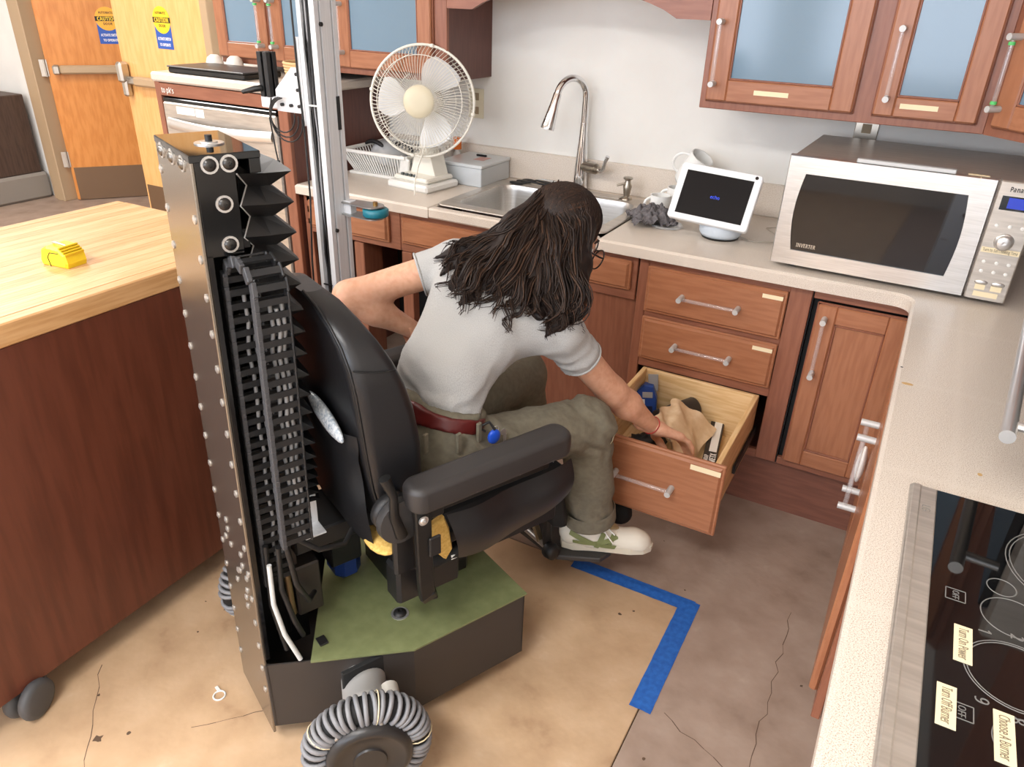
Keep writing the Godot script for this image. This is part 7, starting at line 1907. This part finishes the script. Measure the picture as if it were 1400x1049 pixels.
func shoe(person_: Node, heel: Vector3, toe: Vector3, ankle: Vector3) -> void:
	var d := (toe - heel).normalized()
	var n := Vector3.UP.cross(d) * -1.0       # outer side
	if n.dot(Vector3.RIGHT) < 0.0: n = -n
	var up := Vector3.UP
	var len := heel.distance_to(toe)
	var f := Field.new(Vector3(minf(heel.x, toe.x) - 0.08, heel.y - 0.02, minf(heel.z, toe.z) - 0.08), Vector3(maxf(heel.x, toe.x) + 0.08, heel.y + 0.16, maxf(heel.z, toe.z) + 0.08), 0.0048, 0.008)
	var cut := [[-up, -(heel.y + 0.016)]]
	f.cap(heel + d * 0.030 + up * 0.042, heel + d * 0.09 + up * 0.040, 0.035, 0.035, cut)
	f.cap(heel + d * 0.09 + up * 0.036, heel + d * (len - 0.05) + up * 0.024 + n * 0.003, 0.036, 0.034, cut)
	f.cap(heel + d * (len - 0.055) + up * 0.020 - n * 0.008, heel + d * (len - 0.034) + up * 0.018 - n * 0.004, 0.035, 0.030, cut)
	f.cap(heel + d * 0.027 + up * 0.05, heel + d * 0.034 + up * 0.09, 0.031, 0.028, cut + [[up, heel.y + 0.098]])
	f.cap(heel + d * 0.06 + up * 0.055, heel + d * 0.125 + up * 0.052, 0.031, 0.026, cut)
	var mb := MB.new()
	f.mesh_into(mb)
	var s := obj("shoe", mb, mat(c8(226, 220, 204), 0.6), person_, "cream low-top sneaker with olive stripes")
	var out := PackedVector2Array()
	for q in [[-0.004, 0.0], [0.0, 0.022], [0.03, 0.033], [0.08, 0.031], [0.13, 0.034], [0.18, 0.038], [0.215, 0.032], [0.236, 0.016], [0.242, 0.0], [0.236, -0.018], [0.215, -0.034], [0.18, -0.038], [0.13, -0.032], [0.08, -0.03], [0.03, -0.032], [0.0, -0.022]]:
		out.append(Vector2(q[0] * len / 0.24, q[1]))
	obj("sole", MB.new().prism(out, 0.001, 0.022, Transform3D(Basis(d, n, up), heel), 0.003), mat(c8(214, 206, 186), 0.7), s)
	var olive := mat(c8(122, 130, 82), 0.6)
	var P := func(a: float, y: float, o: float) -> Vector3: return heel + d * a + up * y + n * o
	# stripes lie on the outer side: each point is dropped onto the upper along the side direction
	var drop := func(a: float, y: float) -> Vector3:
		var p: Vector3 = heel + d * a + up * y + n * 0.06
		for k in 60:
			p -= n * 0.001
			var gx := (p - f.lo) / f.cell
			var at_ := (int(round(gx.z)) * f.ny + int(round(gx.y))) * f.nx + int(round(gx.x))
			if f.s[clampi(at_, 0, f.s.size() - 1)] >= 1.0: break
		return p + n * 0.003
	for st in [[0.020, 0.070, 0.155, 0.026, 0.0075], [0.030, 0.040, 0.160, 0.058, 0.0065], [0.098, 0.024, 0.118, 0.068, 0.0075], [0.130, 0.024, 0.148, 0.064, 0.0075]]:
		var l1 := []
		var l2 := []
		var dir2 := Vector2(st[2] - st[0], st[3] - st[1]).normalized()
		for q in 15:
			var a := lerpf(st[0], st[2], q / 14.0)
			var y := lerpf(st[1], st[3], q / 14.0) - 0.010 * sin(PI * q / 14.0) * (1.0 if st[2] - st[0] > 0.05 else 0.0)
			l1.append(drop.call(a - dir2.y * st[4], y + dir2.x * st[4])); l2.append(drop.call(a + dir2.y * st[4], y - dir2.x * st[4]))
		for pass_ in 4:
			for l in [l1, l2]:
				for q in range(1, 14): l[q] = (l[q - 1] + l[q] * 2.0 + l[q + 1]) / 4.0
		for q in 15:
			l1[q] += n * 0.0012; l2[q] += n * 0.0012
		obj("stripe", MB.new().grid([l1, l2], n), olive, s)
	for k in 5:
		var a := 0.105 + k * 0.018
		var y := 0.083 - k * 0.007
		obj("lace", MB.new().tube([P.call(a - 0.004, y - 0.008, 0.02), P.call(a, y + 0.001, 0.0), P.call(a + 0.006, y - 0.009, -0.02)], 0.0022, 5), M.paper, s)
	obj("lace_bow", MB.new().tube([P.call(0.10, 0.086, 0.0), P.call(0.11, 0.086, 0.022), P.call(0.125, 0.07, 0.037), P.call(0.145, 0.044, 0.043)], 0.0022, 5).tube([P.call(0.10, 0.086, 0.0), P.call(0.125, 0.082, 0.018), P.call(0.15, 0.066, 0.034)], 0.0022, 5), M.paper, s)
	obj("tongue", MB.new().ell(Vector3.ZERO, Vector3(0.02, 0.004, 0.04), Transform3D(Basis(n, (up + d * 0.25).normalized(), n.cross((up + d * 0.25).normalized())), P.call(0.125, 0.078, 0.0))), mat(c8(170, 150, 112), 0.7), s)
	var a1 := ankle + up * 0.02 - d * 0.03
	obj("sock", MB.new().tube([P.call(0.045, 0.055, 0.0), P.call(0.05, 0.085, 0.0), a1], [0.036, 0.036, 0.038], 16), mat(c8(232, 230, 228), 0.9), person_)

func hair(person_: Node, hc: Vector3, HB: Basis) -> void:
	var dark := mat(c8(32, 22, 18), 0.5)
	var light := mat(c8(66, 46, 34), 0.45)
	var mid := mat(c8(44, 31, 24), 0.45)
	for m_ in [dark, mid, light]: m_.metallic_specular = 0.35
	var g := {}
	for key in HAIR:
		var l := []
		for j in 5:
			var p: Array = HAIR[key][j]
			var lift: float = 0.0 if key[0] == "C" or key == "R5" or key == "L1" else [0.0, 0.004, 0.010, 0.015, 0.018][j]
			l.append(L(p[0], p[1], p[2]) + Vector3(0.42, 0.70, 0.58) * lift)
		g[key] = l
	var f := Field.new(Vector3(-0.26, 0.83, -0.68), Vector3(0.18, 1.18, -0.13), 0.006, 0.008)
	var fd := HB.z
	# cap over the skull, open at the face
	var face := [[fd, fd.dot(hc) + 0.055]]
	var ec := hc + HB.y * 0.024 - fd * 0.018
	var er := Vector3(0.085, 0.098, 0.100)
	f.ell(ec, HB, er, face)
	f.ell(hc - HB.y * 0.03 - fd * 0.05, HB, Vector3(0.078, 0.075, 0.058))
	for key in g:
		var q: Array = g[key]
		if key.begins_with("C"): continue
		var thin: float = 0.55 if key == "R4" or key == "R5" else 1.0
		var rad := [0.024, 0.027, 0.024, 0.014, 0.004]
		for i in q.size() - 1:
			var inw: Vector3 = Vector3(-0.6, -0.5, -0.4) * 0.026
			f.cap(q[i] + inw, q[i + 1] + inw, rad[i] * thin, rad[i + 1] * thin)
	var nz := FastNoiseLite.new()
	nz.seed = 31
	nz.frequency = 14.0
	var mb := MB.new()
	f.mesh_into(mb, func(p: Vector3, n: Vector3) -> float: return 0.006 * nz.get_noise_3d(p.x * 1.2, p.y * 0.6, p.z * 1.2))
	var h := obj("hair", mb, dark, person_, "long wavy dark brown hair")
	var rng := RandomNumberGenerator.new()
	rng.seed = 77
	var order := ["L1", "L2", "L3", "L4", "M1", "M2", "R1", "R2", "R3", "R4", "R5"]
	var tops := ["C3", "C3", "C3", "C3", "C1", "C1", "C1", "C1", "C2", "C2", "C2"]
	var groups := [MB.new(), MB.new(), MB.new()]
	var mats := [dark, mid, light]
	var crown := hc + HB.y * 0.100 - fd * 0.03 - HB.x * 0.01
	var Bi := HB.transposed()
	for clump in 120:
		var i := rng.randi_range(0, order.size() - 2)
		if clump < 30: i = clump % 10
		var t := rng.randf()
		var A: Array = g[order[i]]
		var B: Array = g[order[i + 1]]
		var Ct: Array = g[tops[i]]
		var pts: Array = [crown + HB.x * rng.randf_range(-0.03, 0.03) + fd * rng.randf_range(-0.05, 0.06)]
		pts.append(Ct[0].lerp(A[0].lerp(B[0], t), 0.5) + Vector3(rng.randf_range(-0.012, 0.012), 0.004, rng.randf_range(-0.012, 0.012)))
		for j in 5: pts.append(A[j].lerp(B[j], t))
		var tip: Vector3 = pts[-1] - pts[-2]
		pts.append(pts[-1] + tip.normalized() * rng.randf_range(-0.012, 0.026) + Vector3(rng.randf_range(-0.012, 0.012), -0.006, rng.randf_range(-0.012, 0.012)))
		var off := Vector3(rng.randfn(0.002, 0.009), rng.randfn(0.003, 0.007), rng.randfn(0.002, 0.009))
		if i >= 8: off *= 0.4
		var amp := rng.randf_range(0.011, 0.024) * (0.6 if i >= 8 else 1.0)
		var ph := rng.randf() * TAU
		var fr := rng.randf_range(11.0, 19.0)
		var hook := rng.randf_range(0.0, 2.2)
		var c := Curve3D.new()
		for j in pts.size():
			var tn: Vector3 = (pts[mini(j + 1, pts.size() - 1)] - pts[maxi(j - 1, 0)]) * 0.17
			c.add_point(pts[j], -tn, tn)
		var L_ := c.get_baked_length()
		var stop := rng.randf_range(0.78, 1.0)
		for strand in 11:
			var so := Vector3(rng.randfn(0, 0.0042), rng.randfn(0, 0.0035), rng.randfn(0, 0.0042))
			var start := rng.randf_range(0.0, 0.1) if strand < 7 else rng.randf_range(0.1, 0.5)
			var thick := rng.randf_range(0.0016, 0.0034)
			var sp := rng.randfn(0, 0.18)
			var line := []
			var rad := []
			var K := 24
			var last := stop + rng.randf_range(-0.06, 0.03)
			for j in K + 1:
				var q := lerpf(start, last, float(j) / K)
				var p := c.sample_baked(clampf(q, 0.0, 1.0) * L_)
				var tg := (c.sample_baked(minf(L_, q * L_ + 0.01)) - c.sample_baked(maxf(0.0, q * L_ - 0.01))).normalized()
				var s1 := tg.cross(Vector3(0.5, 0.6, 0.6)).normalized()
				var s2 := tg.cross(s1)
				var am := amp * clampf((q - 0.28) / 0.4, 0.04, 1.0)
				var w := q * fr + ph + sp + hook * maxf(0.0, q - 0.8) * 10.0
				var spread := lerpf(1.6, 0.8, q)
				p += off * minf(1.0, 0.2 + q) + so * spread + s1 * sin(w) * am + s2 * cos(w) * am * 0.7
				var e := (Bi * (p - ec) / er).length()
				if e < 1.02 and q < 0.7: p = ec + (p - ec) * (1.015 + 0.01 * absf(sin(strand * 2.1))) / maxf(e, 0.2)
				line.append(p)
				rad.append(thick * (1.0 - 0.8 * pow(float(j) / K, 4.0)) * (0.3 if j == 0 else 1.0))
			groups[[0, 1, 1, 0, 2, 1, 0][(strand + clump) % 7]].tube(line, rad, 5, false, false)
	# fine strands over the cap, running from the parting down the skull
	for n in 420:
		var az := rng.randf_range(-PI, PI)
		if absf(az - PI / 2.0) < 0.7: continue       # leave the face free
		var line := []
		var rad := []
		var th0 := rng.randf_range(0.0, 0.7)
		for j in 15:
			var th := th0 + (1.75 - th0) * j / 14.0
			var a := az + 0.07 * sin(j * 0.7 + n)
			var dir := Vector3(sin(th) * cos(a), cos(th), sin(th) * sin(a))
			line.append(ec + HB * (dir * er) * (1.012 + 0.012 * sin(n * 1.3)))
			rad.append(0.0026 * (0.4 if j == 0 or j == 14 else 1.0))
		groups[[0, 1, 0, 1, 2][n % 5]].tube(line, rad, 5, false, false)
	for k in 3:
		var o := obj("hair_strands", groups[k], mats[k], h)
		o.set_meta("kind", "stuff")
